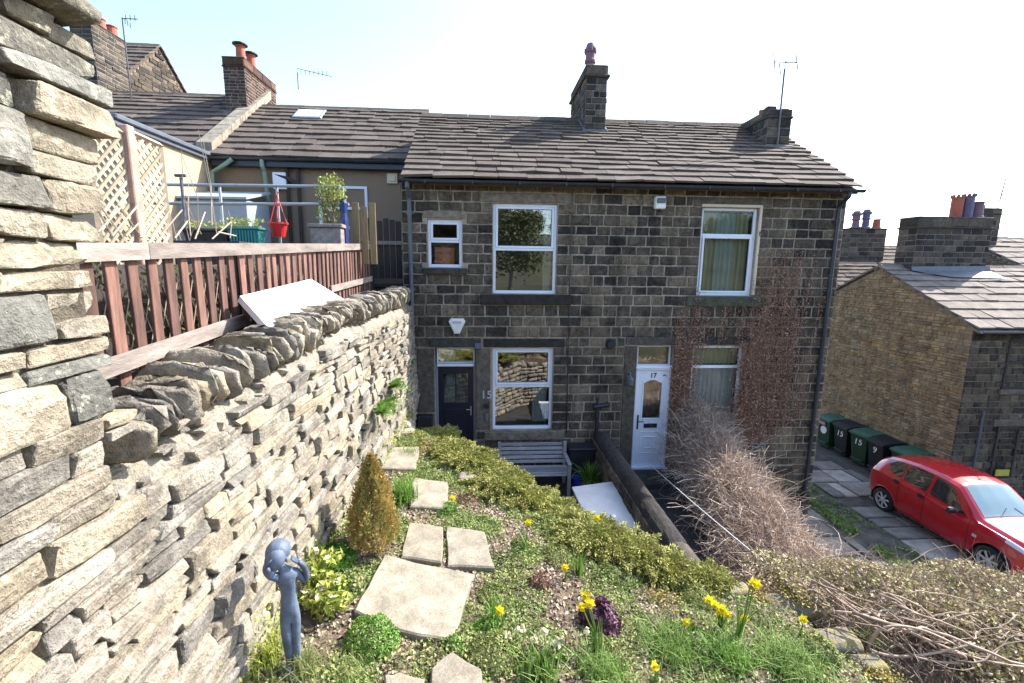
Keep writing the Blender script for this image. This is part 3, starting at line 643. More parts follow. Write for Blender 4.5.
m = MB(); m.box(3.48, 3.70, YF-.14, YF-.012, 1.17, 1.42, bev=.02); fl = m.build('floodlight', M['white_board']); tag(fl, 'white floodlight box under the gutter between the upper windows', 'light')
m = MB(); m.box(3.5, 3.68, YF-.16, YF-.14, 1.28, 1.38, bev=.006); m.build('lens', M['pipe_grey'], fl)
m = MB(); m.tube([(3.59, YF-.08, 1.17), (3.59, YF-.1, 1.13)], .03, 8); m.build('sensor', M['black'], fl)
pl = empty('house_number', (.09, YF-.02, -2.72), 'pale metal digits 15 on the stone beside the lower left window', 'house number')
text_mesh('15', .24, .008, plain('pale_blue_metal', (.45, .52, .58), .4, metal=.2), pl, 'digits', Matrix.Rotation(math.pi/2, 4, 'X'), 1.05)
m = MB(); m.tube([(.09, YF-.05, -2.96), (.09, YF-.015, -2.96)], .06, 14); m.tube([(.09, YF-.07, -2.96), (.09, YF-.05, -2.96)], .03, 12)
tag(m.build('doorbell', M['black']), 'round black doorbell below the house number 15', 'doorbell')
m = MB(); m.box(.05, .12, YF-.05, YF-.015, -3.3, -3.12, bev=.01); m.box(.06, .11, YF-.062, YF-.05, -3.24, -3.17, bev=.004); tag(m.build('key_safe', M['pipe_grey']), 'small grey key safe beneath the round doorbell', 'key safe')
m = MB(); m.box(3.10, 3.17, YF-.06, YF-.015, -2.52, -2.22, bev=.01); m.tube([(3.14, YF-.05, -2.28), (3.14, YF-.16, -2.2), (3.14, YF-.2, -2.28)], .013, 8)
m.lathe((3.14, YF-.2, -2.5), [(.02, 0), (.06, .03), (.075, .16), (.03, .2), (.01, .24)], 8); tag(m.build('coach_lamp', M['pipe_grey']), 'dark wall lantern on the jamb left of the white door', 'lamp')
m = MB(); m.tube([(2.48, YF-.1, -4.55), (2.48, YF-.1, -2.95)], .045, 10); m.tube([(2.40, YF-.1, -2.98), (2.72, YF-.1, -2.93)], .05, 10); m.tube([(2.48, YF-.1, -2.95), (2.48, YF-.1, -2.78)], .03, 8); m.tube([(2.72, YF-.1, -2.93), (2.72, YF, -2.93)], .04, 8)
tag(m.build('soil_pipe', M['black']), 'black waste pipe with a T-shaped top on the wall near the dividing wall', 'pipe')
m = MB()
m.tube([(1.80, YF-.012, 1.5), (1.81, YF-.014, 0), (1.82, YF-.014, -2), (1.84, YF-.012, -3.6)], .012, 6); tag(m.build('wall_cable', M['black']), 'thin black cable running down the wall right of the left windows', 'cable')
m = MB(); m.box(-1.36, -1.04, YF-.22, YF-.02, -4.05, -3.12, bev=.015); m.box(-1.35, -1.05, YF-.235, YF-.22, -4.0, -3.16, bev=.008); tag(m.build('meter_cupboard', M['black']), 'black meter cupboard on the wall left of the navy door', 'cupboard')
m = MB(); m.box(-.16, -.02, YF-.07, YF-.01, -1.72, -1.60, bev=.01); tag(m.build('door_light', M['pipe_grey']), 'small grey sensor light above the right corner of the navy door', 'light')
m = MB(); m.tube([(6.0, YF-.1, -3.95), (6.3, YF-.1, -3.93)], .035, 8); m.tube([(6.0, YF-.1, -3.95), (6.0, YF-.02, -3.95)], .05, 10); tag(m.build('outside_tap', plain('blue_green_fitting', (.03, .07, .09), .5)), 'blue-green pipe fitting low on the wall above the brambles', 'tap')

# ======================================================= houses to the left, up the hill
def simple_house(name, x0, x1, yf, yb, zg, ze, zr, wallmat, roofmat, label, rows=10, yr=None, stone=None, eo=.16, lr=(1, 1), gbl='render'):
    r_ = empty(name, (x0, yf, zg), label, 'house'); yr = yr or (yf+yb)/2
    m = MB(); m.prism([(yf, zg), (yf, ze), (yr, zr-.05), (yb, ze), (yb, zg)], 0, x0, x1); 
    if stone:
        mm = MB(); mm.prism([(yf+.01, zg), (yf+.01, ze), (yr, zr-.05), (yb, ze), (yb, zg)], 0, x0+.01, x1-.01, mat=1)
        stone(mm); w_ = mm.build('wall', wallmat, r_)
    else: w_ = m.build('wall', wallmat, r_)
    sl_ = (zr-ze)/(yr-yf); ye = yf-eo; zee = ze-eo*sl_; L_ = math.hypot(yr-ye, zr-zee); up_ = np.array([0, yr-ye, zr-zee])/L_; n_ = np.array([0, -up_[2], up_[1]])
    k = MB(); slates(lambda s: k, (x0-.06*lr[0], ye, zee+.03), UX, x1-x0+.06*sum(lr), up_, L_, n_, rows, wr=(.3, .7), wob=.008)
    slb = (zr-ze)/(yb-yr); L2 = math.hypot(yb+eo-yr, zr-(ze-eo*slb)); up2 = np.array([0, -(yb+eo-yr), zr-(ze-eo*slb)])/L2; n2_ = np.array([0, up2[2], -up2[1]])
    slates(lambda s: k, (x1+.06*lr[1], yb+eo, ze-eo*slb+.03), -UX, x1-x0+.06*sum(lr), up2, L2, n2_, rows, wr=(.5, .9))
    roof_slab(k, x0, x1, ye+.03, zee+.02, yr, zr, yb+eo, ze-eo*slb+.02, .07)
    ridge_caps(k, x0-.05, x1+.05, yr, zr+.05, w=.17)
    return r_, k.build('roof', M[roofmat], r_)
hB, _ = simple_house('rendered_cottage', -6.55, -1.66, 12.2, 17.8, -.5, 2.58, 4.52, M['render'], 'slate', 'brown pebble-dashed cottage with a skylight, set back behind the railings', 11, yr=15.0, lr=(0, 0))
m = MB(); m.box(-6.5, -1.62, 12.0, 12.2, 2.30, 2.44, bev=.01); halfpipe(m, -6.5, -1.62, 11.96, 2.5, .07); m.box(-6.5, -1.64, 12.05, 12.19, 2.44, 2.56); m.build('gutter', M['pipe'], hB)
m = MB(); sk = aY(318, 116, 14.6); sx, sy = -4.95, 14.45; sz = 2.58+(sy-12.2)*.693
up_ = np.array([0, .822, .569]); n_ = np.array([0, -.569, .822]); c_ = np.array([sx, sy, sz])
Mx = Matrix((UX, up_, n_)).transposed()
m.bbox(*(c_+n_*.09), .40, .32, .05, .012, M=Mx); w_ = m.build('skylight', M['steel'], hB)
m = MB(); q = [c_+n_*.145+UX*a*.34+up_*b*.26 for a, b in ((-1, -1), (1, -1), (1, 1), (-1, 1))]; m.quad(*q); m.build('pane', M['white_board'], w_, base=hB['_b'])
window(hB, -4.09, -2.88, .0, 1.92, bars=(1.38,), y=12.16, fr=.07, curtains=[(-3.9, -3.6, .1, 1.3, 'nets', .02)], fname='patio_door')
m = MB(); m.box(-3.52, -3.46, 12.15, 12.2, .05, 1.88, bev=.004); m.build('mullion', M['upvc'], hB)
m = MB(); m.box(-2.38, -2.12, 12.14, 12.2, 2.0, 2.25, bev=.01); m.box(-2.33, -2.17, 12.12, 12.14, 2.05, 2.2, bev=.005); m.build('vent_cover', M['cream_frame'], hB)
m = MB(); p_ = aY(280, 181, 12.1); m.box(p_[0]-.16, p_[0]+.16, 12.05, 12.19, p_[2]-.2, p_[2]+.2, bev=.015); tag(m.build('meter_box', M['upvc']), 'white meter box on the brown pebble-dashed wall', 'meter box')
m = MB()
for px in (286, 297): 
    p_ = aY(px, 165, 12.1); m.tube([(p_[0], 12.12, 2.35), (p_[0], 12.12, -.2)], .045, 8)
p_ = aY(297, 172, 12.1); m.tube([(p_[0]-.55, 12.1, 2.15), (p_[0]-.2, 12.08, 2.05), (p_[0], 12.1, 1.9)], .05, 8); m.build('downpipe', M['wood_dark'], hB)
m = MB(); p_ = aY(261, 163, 11.9); m.tube([(p_[0], 11.95, 2.45), (p_[0], 11.95, 2.3), (p_[0], 12.05, 2.2), (p_[0], 12.12, 1.5)], .05, 10); tag(m.build('green_downpipe', M['green_pipe']), 'short pale green downpipe dropping from the corner of the black gutter', 'pipe')
m = MB(); a, b = aY(214, 205, 12.0), aY(229, 160, 12.0); m.tube([(b[0]+.12, 11.9, b[2]-.0), (b[0]-.05, 11.9, b[2]-.12), (a[0]+.05, 11.95, b[2]-.3), (a[0]+.02, 11.95, a[2])], .05, 10)
tag(m.build('green_downpipe', M['green_pipe']), 'bent pale green downpipe in the corner by the tan extension', 'pipe')
# house A with parapet and tan extension
hA, _ = simple_house('slate_roofed_house', -16.5, -6.75, 12.35, 19.0, -.5, 2.74, 4.95, M['render'], 'slate', 'long stone-slated house at the far left with a tan rendered extension', 12, yr=15.6, lr=(1, 0))
m = MB(); n_k = 7
for k in range(n_k):
    a = k/n_k; b = (k+1)/n_k-.006; y0, y1 = 12.1+a*3.55, 12.1+b*3.55; z0, z1 = 2.72+a*2.4, 2.72+b*2.4
    m.add([(x, y, z+dz) for dz in (-.12, .13) for (x, y, z) in ((-6.86, y0, z0), (-6.50, y0, z0), (-6.50, y1, z1), (-6.86, y1, z1))], np.array([(3, 2, 1, 0), (4, 5, 6, 7), (0, 1, 5, 4), (1, 2, 6, 5), (2, 3, 7, 6), (3, 0, 4, 7)]), rng.random(3))
m.build('verge_coping', M['flag'], hA)
m = MB(); m.box(-10.6, -6.6, 9.15, 12.33, -.5, 2.42); m.build('extension', M['render_tan'], hA)
m = MB(); m.box(-10.6, -6.52, 9.05, 12.2, 2.42, 2.52, bev=.01); m.box(-6.6, -6.47, 9.1, 12.15, 2.50, 2.6, bev=.02); m.build('fascia', M['pipe_grey'], hA)
m = MB(); halfpipe(m, -12, -6.7, 12.12, 2.62, .07); m.box(-12, -6.7, 12.19, 12.34, 2.5, 2.68); m.build('gutter', M['black'], hA)
c1 = chimney(hA, -11.65, -11.05, 15.0, 16.3, 4.3, 6.72, upper=.0, cap=.05, ledge=.0, course=.12, wr=(.2, .4))
for k, (yy, sty) in enumerate(((15.25, 0), (15.75, 0), (16.2, 0))): pot(c1, (-11.35, yy, 6.72), .38 if k else .2, .15, 'terracotta', 0)
m = MB(); m.box(-11.7, -11.0, 14.94, 16.35, 4.55, 4.86, bev=.01); m.build('flashing', M['white_board'], hA)
c2 = chimney(hA, -7.2, -6.62, 14.3, 16.3, 3.9, 5.62, upper=.25, cap=.08, ledge=.03, course=.085, wr=(.12, .24), mat='brick')
for yy in (14.75, 15.35):
    p_ = pot(c2, (-6.9, yy, 5.62), .48, .13, 'terracotta', 0); m = MB(); m.lathe((-6.9, yy, 6.12), [(.05, -.04), (.2, 0), (.2, .03), (.08, .08), (.01, .09)], 14); m.build('cowl', M['black'], p_, base=hA['_b'])
m = MB(); m.box(-7.25, -6.57, 14.22, 14.31, 3.98, 4.2, bev=.01); m.build('flashing', M['lead'], hA)
def gstone(x0, yf, yb, yr, zg, ze, zr, zb=None, x1=None, kind='both'):
    def go(mm):
        hw = lambda z: 0
        # gable wall courses clipped to the triangle
        z = zg
        while z < zr-.1:
            h = rng.uniform(.055, .115); zt = z+h
            if zt < ze: a, b = yf, yb
            else:
                f = (zt-ze)/(zr-ze); a, b = yf+(yr-yf)*f, yb-(yb-yr)*f
            s = a
            while s < b-.05:
                w = min(rng.uniform(.10, .34), b-s)
                block(mm, (x0, s+w, z), -UY, UZ, -UX, max(w-.012, .03), h-.012, d=.03, bev=.012, rough=.008, nx=2, ny=1); s += w
            z = zt
        if x1: coursed(lambda s: mm, (0, yf, 0), UX, UZ, -UY, x0+.0, x1, [zg, ze], wr=(.2, .42), course=.17, gap=.02, d=.05, nx=2, ny=1, mat=2)
    return go
def flip_gable(x0, yf, yb, yr, zg, ze, zr):
    def go(mm):
        z = zg
        while z < zr-.1:
            h = .16; zt = z+h
            if zt < ze: a, b = yf, yb
            else:
                f = (zt-ze)/(zr-ze); a, b = yf+(yr-yf)*f, yb-(yb-yr)*f
            s = a
            while s < b-.05:
                w = min(rng.uniform(.25, .5), b-s); block(mm, (x0, s, z), UY, UZ, UX, max(w-.02, .03), h-.02, d=.03, bev=.012, nx=1, ny=1); s += w
            z = zt
    return go
hC, _ = simple_house('distant_stone_house', -19, -12.0, 17.3, 21.5, -.5, 6.0, 7.85, [M['chim'], M['gable_mortar']], 'slate', 'stone gabled house rising behind the far left chimney', 9, yr=19.4, stone=flip_gable(-12.0, 17.3, 21.5, 19.4, 2.5, 6.0, 7.85))

# ======================================================= houses to the right, down the lane
hR, _ = simple_house('gable_end_cottage', 12.35, 17.3, 10.7, 16.7, -6.05, -1.40, .06, [M['gable'], M['gable_mortar'], M['block']], 'slate_far', 'cottage down the lane with a big buff rubble gable end, wheelie bins along its foot', 9, yr=13.7,
    stone=gstone(12.35, 10.7, 16.7, 13.7, -6.05, -1.40, .06, x1=17.3))
window(hR, 13.38, 14.5, -3.0, -1.70, bars=(-2.3,), frame='wood_dark', y=10.66, fname='window'); window(hR, 13.5, 14.15, -5.45, -4.02, frame='wood_dark', y=10.66)
for q, nm_ in (((13.3, 14.6, 10.6, 10.7, -3.12, -3.0), 'sill'), ((13.4, 14.3, 10.6, 10.7, -5.6, -5.46), 'sill'), ((13.35, 14.3, 10.655, 10.7, -4.01, -3.82), 'lintel')):
    m = MB(); m.box(*q, bev=.01); m.build(nm_, M['dressed'], hR)
m = MB(); m.box(13.62, 14.02, 10.63, 10.645, -5.38, -5.2, bev=.004); m.build('ledge_cloth', M['yellow_cloth'], hR)
m = MB(); halfpipe(m, 12.3, 17.3, 10.46, -1.47, .055); m.build('gutter', M['pipe_grey'], hR)
m = MB(); m.tube([(12.95, 10.63, -3.55), (12.95, 10.63, -6.0)], .03, 8); m.build('downpipe', M['pipe_grey'], hR)
c3 = chimney(hR, 13.05, 15.45, 13.35, 14.0, -.5, 1.58, upper=.32, cap=.09, ledge=.05, course=.17, wr=(.22, .42))
for x_, h_, mt, st in ((14.5, .62, 'terracotta', 3), (14.85, .66, 'pot_blue', 3), (15.2, .5, 'pot_purple', 0)): pot(c3, (x_, 13.65, 1.6), h_, .15, mt, st)
m = MB(); m.add([(13.0, 13.27, .0), (15.55, 13.27, -.0), (15.6, 12.85, -.2), (13.9, 12.9, -.18), (15.55, 13.33, .16), (13.0, 13.33, .12)], [(0, 3, 2, 1), (0, 1, 4, 5)]); m.build('flashing', M['lead'], hR)
hS, _ = simple_house('taller_cottage', 17.32, 27, 10.7, 21.1, -6.05, -1.40, 1.12, [M['block'], M['mortar'], M['block']], 'slate_far', 'higher-roofed cottage adjoining at the right edge', 12, yr=15.9,
    stone=gstone(17.32, 10.7, 21.1, 15.9, -1.5, -1.40, 1.12, x1=27))
c4 = chimney(hS, 17.0, 17.85, 15.2, 15.9, .0, 2.12, upper=.2, cap=.08, ledge=.03, course=.17, wr=(.2, .4))
pot(c4, (17.4, 15.5, 2.12), .15, .09, 'terracotta', 2)
hT, _ = simple_house('back_lane_cottage', 16.2, 26, 17.6, 23.0, -6.05, -.55, 1.0, [M['chim'], M['chim_mortar'], M['chim']], 'slate', 'far cottage whose chimney with three pots shows past the corner downpipe', 9, yr=20.3,
    stone=gstone(16.2, 17.6, 23.0, 20.3, -2, -.55, 1.0, x1=26))
c5 = chimney(hT, 15.6, 17.2, 19.0, 19.7, -1.2, 1.72, upper=.0, cap=.06, ledge=.07, course=.19, wr=(.25, .5))
for x_, h_, mt, st in ((16.0, .72, 'pot_purple', 1), (16.45, .80, 'pot_blue', 1), (16.95, .4, 'terracotta', 0)): pot(c5, (x_, 19.3, 1.76), h_, .15, mt, st)
hU, _ = simple_house('low_outhouse', 13.6, 16.1, 16.9, 19.5, -6.05, -.9, .2, [M['gable'], M['gable_mortar'], M['chim']], 'slate', 'low stone outhouse with a shaded slate roof behind the buff gable', 8, yr=18.2,
    stone=gstone(13.6, 16.9, 19.5, 18.2, -2, -.9, .2, x1=16.1))
# ======================================================= terrain
EDGE = [(-1.32, 7.6), (-1.0, 7.2), (-.15, 6.35), (.4, 5.5), (1.2, 4.45), (2.0, 4.15), (2.45, 3.75), (2.95, 3.5), (3.05, 2.9), (3.2, 1.6), (3.5, -6)]
LO = lambda y: float(np.interp(y, [2.0, 7.5, 9.45], [0, .24, .06]))   # the wall bends in slightly towards the cottages
def edge_x(y):
    P = EDGE[::-1]
    for (xa, ya), (xb, yb) in zip(P[:-1], P[1:]):
        if ya <= y <= yb: return xa+(xb-xa)*(y-ya)/(yb-ya)
    return P[0][0] if y < P[0][1] else -1.32
def gz(x, y):
    b = -2.47-.012*(y-2.2)-.125*(x+1.45)
    d = edge_x(y)-x
    b += .05*mn.noise(Vector((x*1.3, y*1.3, 0)))+.03*mn.noise(Vector((x*4, y*4, 3)))
    if d < .35: b -= .16*(1-max(0, d)/.35)**2
    return b
def gpos(px, py, lift=0, it=30):
    r = ray(px, py); t = 3.
    for _ in range(it):
        p = r*t; g = gz(p[0], p[1])+lift; t += (p[2]-g)/(-r[2])*.7
    return r*t
ys = np.concatenate([np.linspace(-6, 1.5, 16), np.linspace(1.6, 7.6, 100)]); ns = 60
m = MB(); V = []
for y in ys:
    e = edge_x(y)
    for k in range(ns+1):
        t = k/ns; x = -1.56+(e+1.56)*t; z = gz(x, y)+.02*mn.noise(Vector((x*14, y*14, 9)))+.015*mn.noise(Vector((x*30, y*30, 5)))
        V.append((x, y, z))
g = np.arange(len(ys)*(ns+1)).reshape(len(ys), ns+1)
m.add(V, np.stack([g[:-1, :-1], g[:-1, 1:], g[1:, 1:], g[1:, :-1]], -1).reshape(-1, 4), (.4, .5, .5))
top = np.array(V).reshape(len(ys), ns+1, 3)[:, -1]; bot = top.copy(); bot[:, 2] = -4.7; n_ = len(top)
m.add(np.concatenate([top, bot]), np.array([(i, n_+i, n_+i+1, i+1) for i in range(n_-1)]), (.2, .2, .2))
tag(m.build('garden_ground', M['soil'], smooth=True), kind='structure')
m = MB(); m.box(-2.0, 5.55, -6, 9.498, -6.03, -4.6); tag(m.build('yard', M['yard']), kind='structure')
def sheet(name, x0, x1, y0, y1, z, mat, nx=2, ny=2, amp=0, sc=.1):
    xs, yy = np.linspace(x0, x1, nx), np.linspace(y0, y1, ny); V = [(x, y, z+(amp*mn.noise(Vector((x*sc, y*sc, 1.7))) if amp else 0)) for y in yy for x in xs]
    g = np.arange(nx*ny).reshape(ny, nx); m = MB(); m.add(V, np.stack([g[:-1, :-1], g[:-1, 1:], g[1:, 1:], g[1:, :-1]], -1).reshape(-1, 4)); return m.build(name, mat, smooth=True)
# one big ground sheet: hollow with the lane, rising to a wooded bank behind the camera
xs = np.unique(np.concatenate([np.linspace(-2500, -60, 12), np.linspace(-60, 60, 41), np.linspace(60, 2500, 12)])); yy = np.unique(np.concatenate([np.linspace(-400, -60, 10), np.linspace(-60, 60, 41), np.linspace(60, 3000, 14)]))
def bigz(x, y):
    z = -6.04
    if y < -9: z += min(-9-y, 150)*.11+min(max(-9-y, 0), 8)*.25+1.5*mn.noise(Vector((x*.05, y*.05, 0)))
    if y > 60: z -= 3
    return z
V = [(x, y, bigz(x, y)) for y in yy for x in xs]; g = np.arange(len(V)).reshape(len(yy), len(xs)); m = MB()
m.add(V, np.stack([g[:-1, :-1], g[:-1, 1:], g[1:, 1:], g[1:, :-1]], -1).reshape(-1, 4)); tag(m.build('ground', M['hill'], smooth=True), kind='structure')
tag(sheet('lane', 5.56, 12.34, -6, 30, -6.02, M['grassy_ground'], 60, 200, .03, 1.2), kind='structure')
m = MB(); m.box(-14, -2.02, 2.0, 12.19, -6.0, -.72); m.box(-14, -3.2, 6.4, 12.19, -.72, .28); tag(m.build('upper_terrace', M['yard']), kind='structure')
m = MB(); cx = aY(893, 240, 900)
pts = []
for k in range(41):
    t = k/40; x = 1200+t*1500; pts.append((x, 30+45*math.sin(t*math.pi)*(.8+.2*math.sin(t*17))+6*mn.noise(Vector((t*9, 0, 0)))))
for (a, b) in zip(pts[:-1], pts[1:]):
    m.quad((a[0], 1700, -12), (b[0], 1700, -12), (b[0], 2000, b[1]), (a[0], 2000, a[1])); m.quad((a[0], 2000, a[1]), (b[0], 2000, b[1]), (b[0], 2500, -12), (a[0], 2500, -12))
tag(m.build('hills', M['far_hill'], smooth=True), kind='structure')
# lane flags (setting)
m = MB()
def poly_slab(mb, P, z, t, tint=None, bev=.02, jit=.02):
    c = np.mean(P, 0); tint = rng.random(3) if tint is None else tint
    Q = []
    for i in range(len(P)):
        a, b = np.array(P[i]), np.array(P[(i+1) % len(P)]); k = max(2, int(np.linalg.norm(b-a)/.12))
        for j in range(k): Q.append(a+(b-a)*j/k+rng.normal(0, jit*.35, 2))
    Q = np.array(Q); n = len(Q); zt = z if callable(z) else (lambda x, y: z)
    def ring(s, dz): return [(c[0]+(q[0]-c[0])*s, c[1]+(q[1]-c[1])*s, zt(*(c+(q-c)*s))+dz) for q in Q]
    e = bev/np.linalg.norm(Q-c, axis=1).mean()
    V = ring(1, -t)+ring(1.0, -bev)+ring(1-e, 0)+ring(.6, rng.normal(0, .003))+[(c[0], c[1], zt(*c)+rng.normal(0, .003))]
    f = [(i+r*n, (i+1) % n+r*n, (i+1) % n+(r+1)*n, i+(r+1)*n) for r in range(3) for i in range(n)]+[(3*n+i, 3*n+(i+1) % n, 4*n) for i in range(n)]
    mb.add(V, f, tint)
for (xa, xb) in ((9.35, 11.2), (7.2, 8.35)):
    y = 4.0
    while y < 17:
        h = rng.uniform(.4, .85); x = xa
        while x < xb-.2:
            w = min(rng.uniform(.35, 1.0), xb-x); 
            if rng.random() < .93: poly_slab(m, [(x+.03, y+.03), (x+w-.03, y+.02), (x+w-.03, y+h-.03), (x+.02, y+h-.03)], -5.975+rng.normal(0, .006), .05)
            x += w
        y += h
for r in range(60):
    y = 4+r*.14
    for c_ in range(6):
        x = 5.75+c_*.2+rng.normal(0, .01)+(.1 if r % 2 else 0); m.bbox(x, y, -5.99, .09, .06, .03, .02, rng.random(3))
tag(m.build('lane_paving', M['flag_lane'], smooth=False), kind='structure')

# ======================================================= stone walls
def rubble_wall(name, label, face, s0, s1, t_of, zt, n_out, courses, wr, mat, mort, depth=.16, k=8, tm=(4, 3, 3), gap=.01, warp=.16, coping=None, flip=False, mback=None, hvar=.35, split=.25):
    """face(s,t)->xyz on the wall face, s along, t up from zb(s) to zt(s)"""
    pass
wall = empty('dry_stone_wall', (-1.55, 3, -2.8), 'long rubble garden wall with upright coping stones running down to the cottages', 'wall')
m = MB()
def wx(z): return -1.56-.045*(z+.6)      # battered face
def ztop(y): return float(np.interp(y, [1.9, 2.4, 3.5, 5, 7.5, 9.4], [-.92, -.88, -.76, -.68, -.69, -.75]))+.012*math.sin(y*3)
y_end = 9.44
z0 = -3.6; rows = []
z = z0
def wav(y, r): return .035*math.sin(y*1.1+r*1.7)+.02*math.sin(y*2.9+r*.9)
zr = z0; r = 0; Mw = np.array([[0, 0, 1.], [1, 0, 0], [0, 1, 0]])   # local x->Y, y->Z, z->X
while zr < -.52:
    h = rng.uniform(.055, .155); y = .2-rng.uniform(0, .3) if r % 2 else .2
    while y < y_end:
        w = rng.uniform(.12, .52)*(1.0 if h > .08 else 1.1); w = min(w, y_end-y+.02)
        yc, zc = y+w/2, zr+h/2+wav(y+w/2, r*.15)
        if zc+h/2 < (-.58 if yc < 1.95 else ztop(yc)-.045) and zc+h > gz(-1.45, yc)-.15 and w > .05:
            sp = [(zc, h)] if rng.random() > .3 or h < .09 else [(zc-h*.25, h*.5), (zc+h*.25, h*.5)]
            for (a, hh) in sp:
                near = yc < 5
                x_ = wx(a)+rng.normal(-.005, .009)
                stone(m, (x_-.068+LO(yc), yc, a), (w/2-.006, hh/2-.005, .13), (6, 4, 4) if yc < 4.5 else (4, 3, 3) if near else (3, 2, 2), k=11, warp=.15, rough=.025, M=Mw, cl=(.84, .98), tint=(rng.random(), rng.random(), 0))
        y += w
    zr += h; r += 1
# small pinning stones in the joints
for i in range(420):
    yc = 1.8+7.5*rng.random()**1.3; zc = rng.uniform(-2.6, -.8)
    if zc < gz(-1.45, yc): continue
    stone(m, (wx(zc)-.02+LO(yc), yc, zc), (rng.uniform(.02, .06), rng.uniform(.012, .03), .05), (2, 2, 2), k=4, warp=.3, M=Mw, tint=(rng.random(), rng.random(), 0))
m.build('wall_face', M['rubble'], wall, smooth=False)
m = MB(); nn = 40
for a in range(nn):
    ya, yb = .2+a*(y_end-.2)/nn, .2+(a+1)*(y_end-.2)/nn
    A_, B_ = LO(ya), LO(yb); ta, tb_ = ztop(ya), ztop(yb)
    m.add([(wx(-3.6)+.012+A_, ya, -4.6), (wx(-3.6)+.012+B_, yb, -4.6), (wx(-.8)+.012+B_, yb, tb_-.14), (wx(-.8)+.012+A_, ya, ta-.14), (-1.72+B_, yb, tb_+.03), (-1.72+A_, ya, ta+.03), (-1.98+B_, yb, tb_+.03), (-1.98+A_, ya, ta+.03), (-1.98+B_, yb, -4.6), (-1.98+A_, ya, -4.6)], np.array([(0, 1, 2, 3), (3, 2, 4, 5), (5, 4, 6, 7), (7, 6, 8, 9)]))
m.box(-1.9, -1.49, y_end-.02, y_end, -4.6, -.72)
m.build('mortar_core', M['earth_mortar'], wall)
m = MB(); V = []; nA, nB = 260, 7
for i in range(nA+1):
    y = 1.9+(y_end-1.9)*i/nA
    for j in range(nB+1):
        t = j/nB; zz = ztop(y)-.17+.19*min(t*1.25, 1)+.0; V.append((LO(y)+wx(zz)-.004+.020*mn.noise(Vector((y*7, zz*9, 0)))+.012*mn.noise(Vector((y*23, zz*23, 0)))+.02-.28*t**3, y, zz+.02*mn.noise(Vector((y*5, 7, 0)))))
g = np.arange((nA+1)*(nB+1)).reshape(nA+1, nB+1); m.add(V, np.stack([g[:-1, :-1], g[1:, :-1], g[1:, 1:], g[:-1, 1:]], -1).reshape(-1, 4)); m.build('mortar_band', M['mortar_cream'], wall, smooth=True)
m = MB(); y = 1.98
while y < y_end-.05:
    t = rng.uniform(.03, .085)*(1.1 if y < 3.2 else 1); h = rng.uniform(.095, .175)*(1.1 if y < 3.2 else 1); ln_ = rng.uniform(.19, .25)
    lean = rng.normal(.30, .12); yw = rng.normal(0, .12)
    Mc = (Matrix.Rotation(yw, 3, 'Z')@Matrix.Rotation(lean, 3, 'X'))
    P, F = CUBES[(6, 4, 4)]
    kk = rng.uniform(2.6, 4); n = (np.abs(P)**kk).sum(1)**(1/kk); Q = P/n[:, None]
    for _ in range(6):
        nn = rng.normal(size=3)*[1, .5, 1]; nn /= np.linalg.norm(nn); pr = Q@nn; Q = Q-np.maximum(0, pr-pr.max()*rng.uniform(.76, .95))[:, None]*nn
    Q = Q*np.array([ln_, t/2, h]); Q += rng.normal(0, .009, Q.shape); Q[:, 0] += Q[:, 2]*rng.normal(0, .15)
    m.add(Q@np.array(Mc).T+np.array([-1.74+LO(y)+rng.normal(0, .015), y+t/2, ztop(y)+.13+rng.normal(0, .015)]), F, (rng.random(), rng.random(), 0)); y += t*1.12+.008
m.build('coping', M['rubble'], wall, smooth=True)
# tall wall end, close to the camera
tall = empty('tall_stone_wall', (-1.6, 1.2, -.6), 'tall end of the garden wall nearest the camera, built of big grey blocks with flat top slabs', 'wall')
m = MB(); z = -.62; r = 0; YE = 1.925
while z < .80:
    h = rng.uniform(.10, .22); h = min(h, .84-z) if .84-z-h > .06 else .84-z
    y = YE+.15*max(0, z+.15)+rng.uniform(-.015, .015)
    while y > -2.2:
        w = rng.uniform(.18, .52)
        sp = [(z+h/2, h)] if h < .12 or rng.random() < .5 else [(z+h*.22, h*.44), (z+h*.72, h*.56)]
        for a, hh in sp:
            stone(m, (-1.64+rng.normal(0, .018), y-w/2, a), (w/2-.005, hh/2-.005, .15), (9, 5, 4) if y > .2 else (4, 3, 3), k=12, warp=.13, rough=.025, cuts=5, cl=(.82, .97), M=Mw, tint=(rng.random(), rng.random(), 0))
            
        y -= w
    z += h; r += 1
# returned end stones across the wall thickness
z = -.62
while z < .78:
    h = rng.uniform(.10, .2); stone(m, (-1.97, YE-.18+.13*max(0, z+.15)+rng.normal(0, .01), z+h/2), (.17, .16, h/2-.006), (4, 3, 3), k=8, warp=.15, rough=.03, tint=(rng.random(), rng.random(), 0)); z += h
m.build('wall_face', M['big_rubble'], tall, smooth=False)
m = MB(); y = YE+.09
while y > -2.2:
    w = rng.uniform(.35, .6); Mr = Matrix.Rotation(rng.normal(0, .05), 3, 'Y')@Matrix.Rotation(rng.normal(0, .04), 3, 'X')
    stone(m, (-1.72, y-w/2, .885), (.28, w/2-.006, .05), (6, 4, 4), k=7, warp=.25, rough=.05, M=np.array(Mr), tint=(.4+.3*rng.random(), rng.random(), 0)); y -= w
m.build('top_slab', M['big_rubble'], tall, smooth=True)
m = MB(); m.box(-2.05, -1.525, -2.2, YE-.06, -.7, .82); m.build('core', M['dark_joint'], tall)
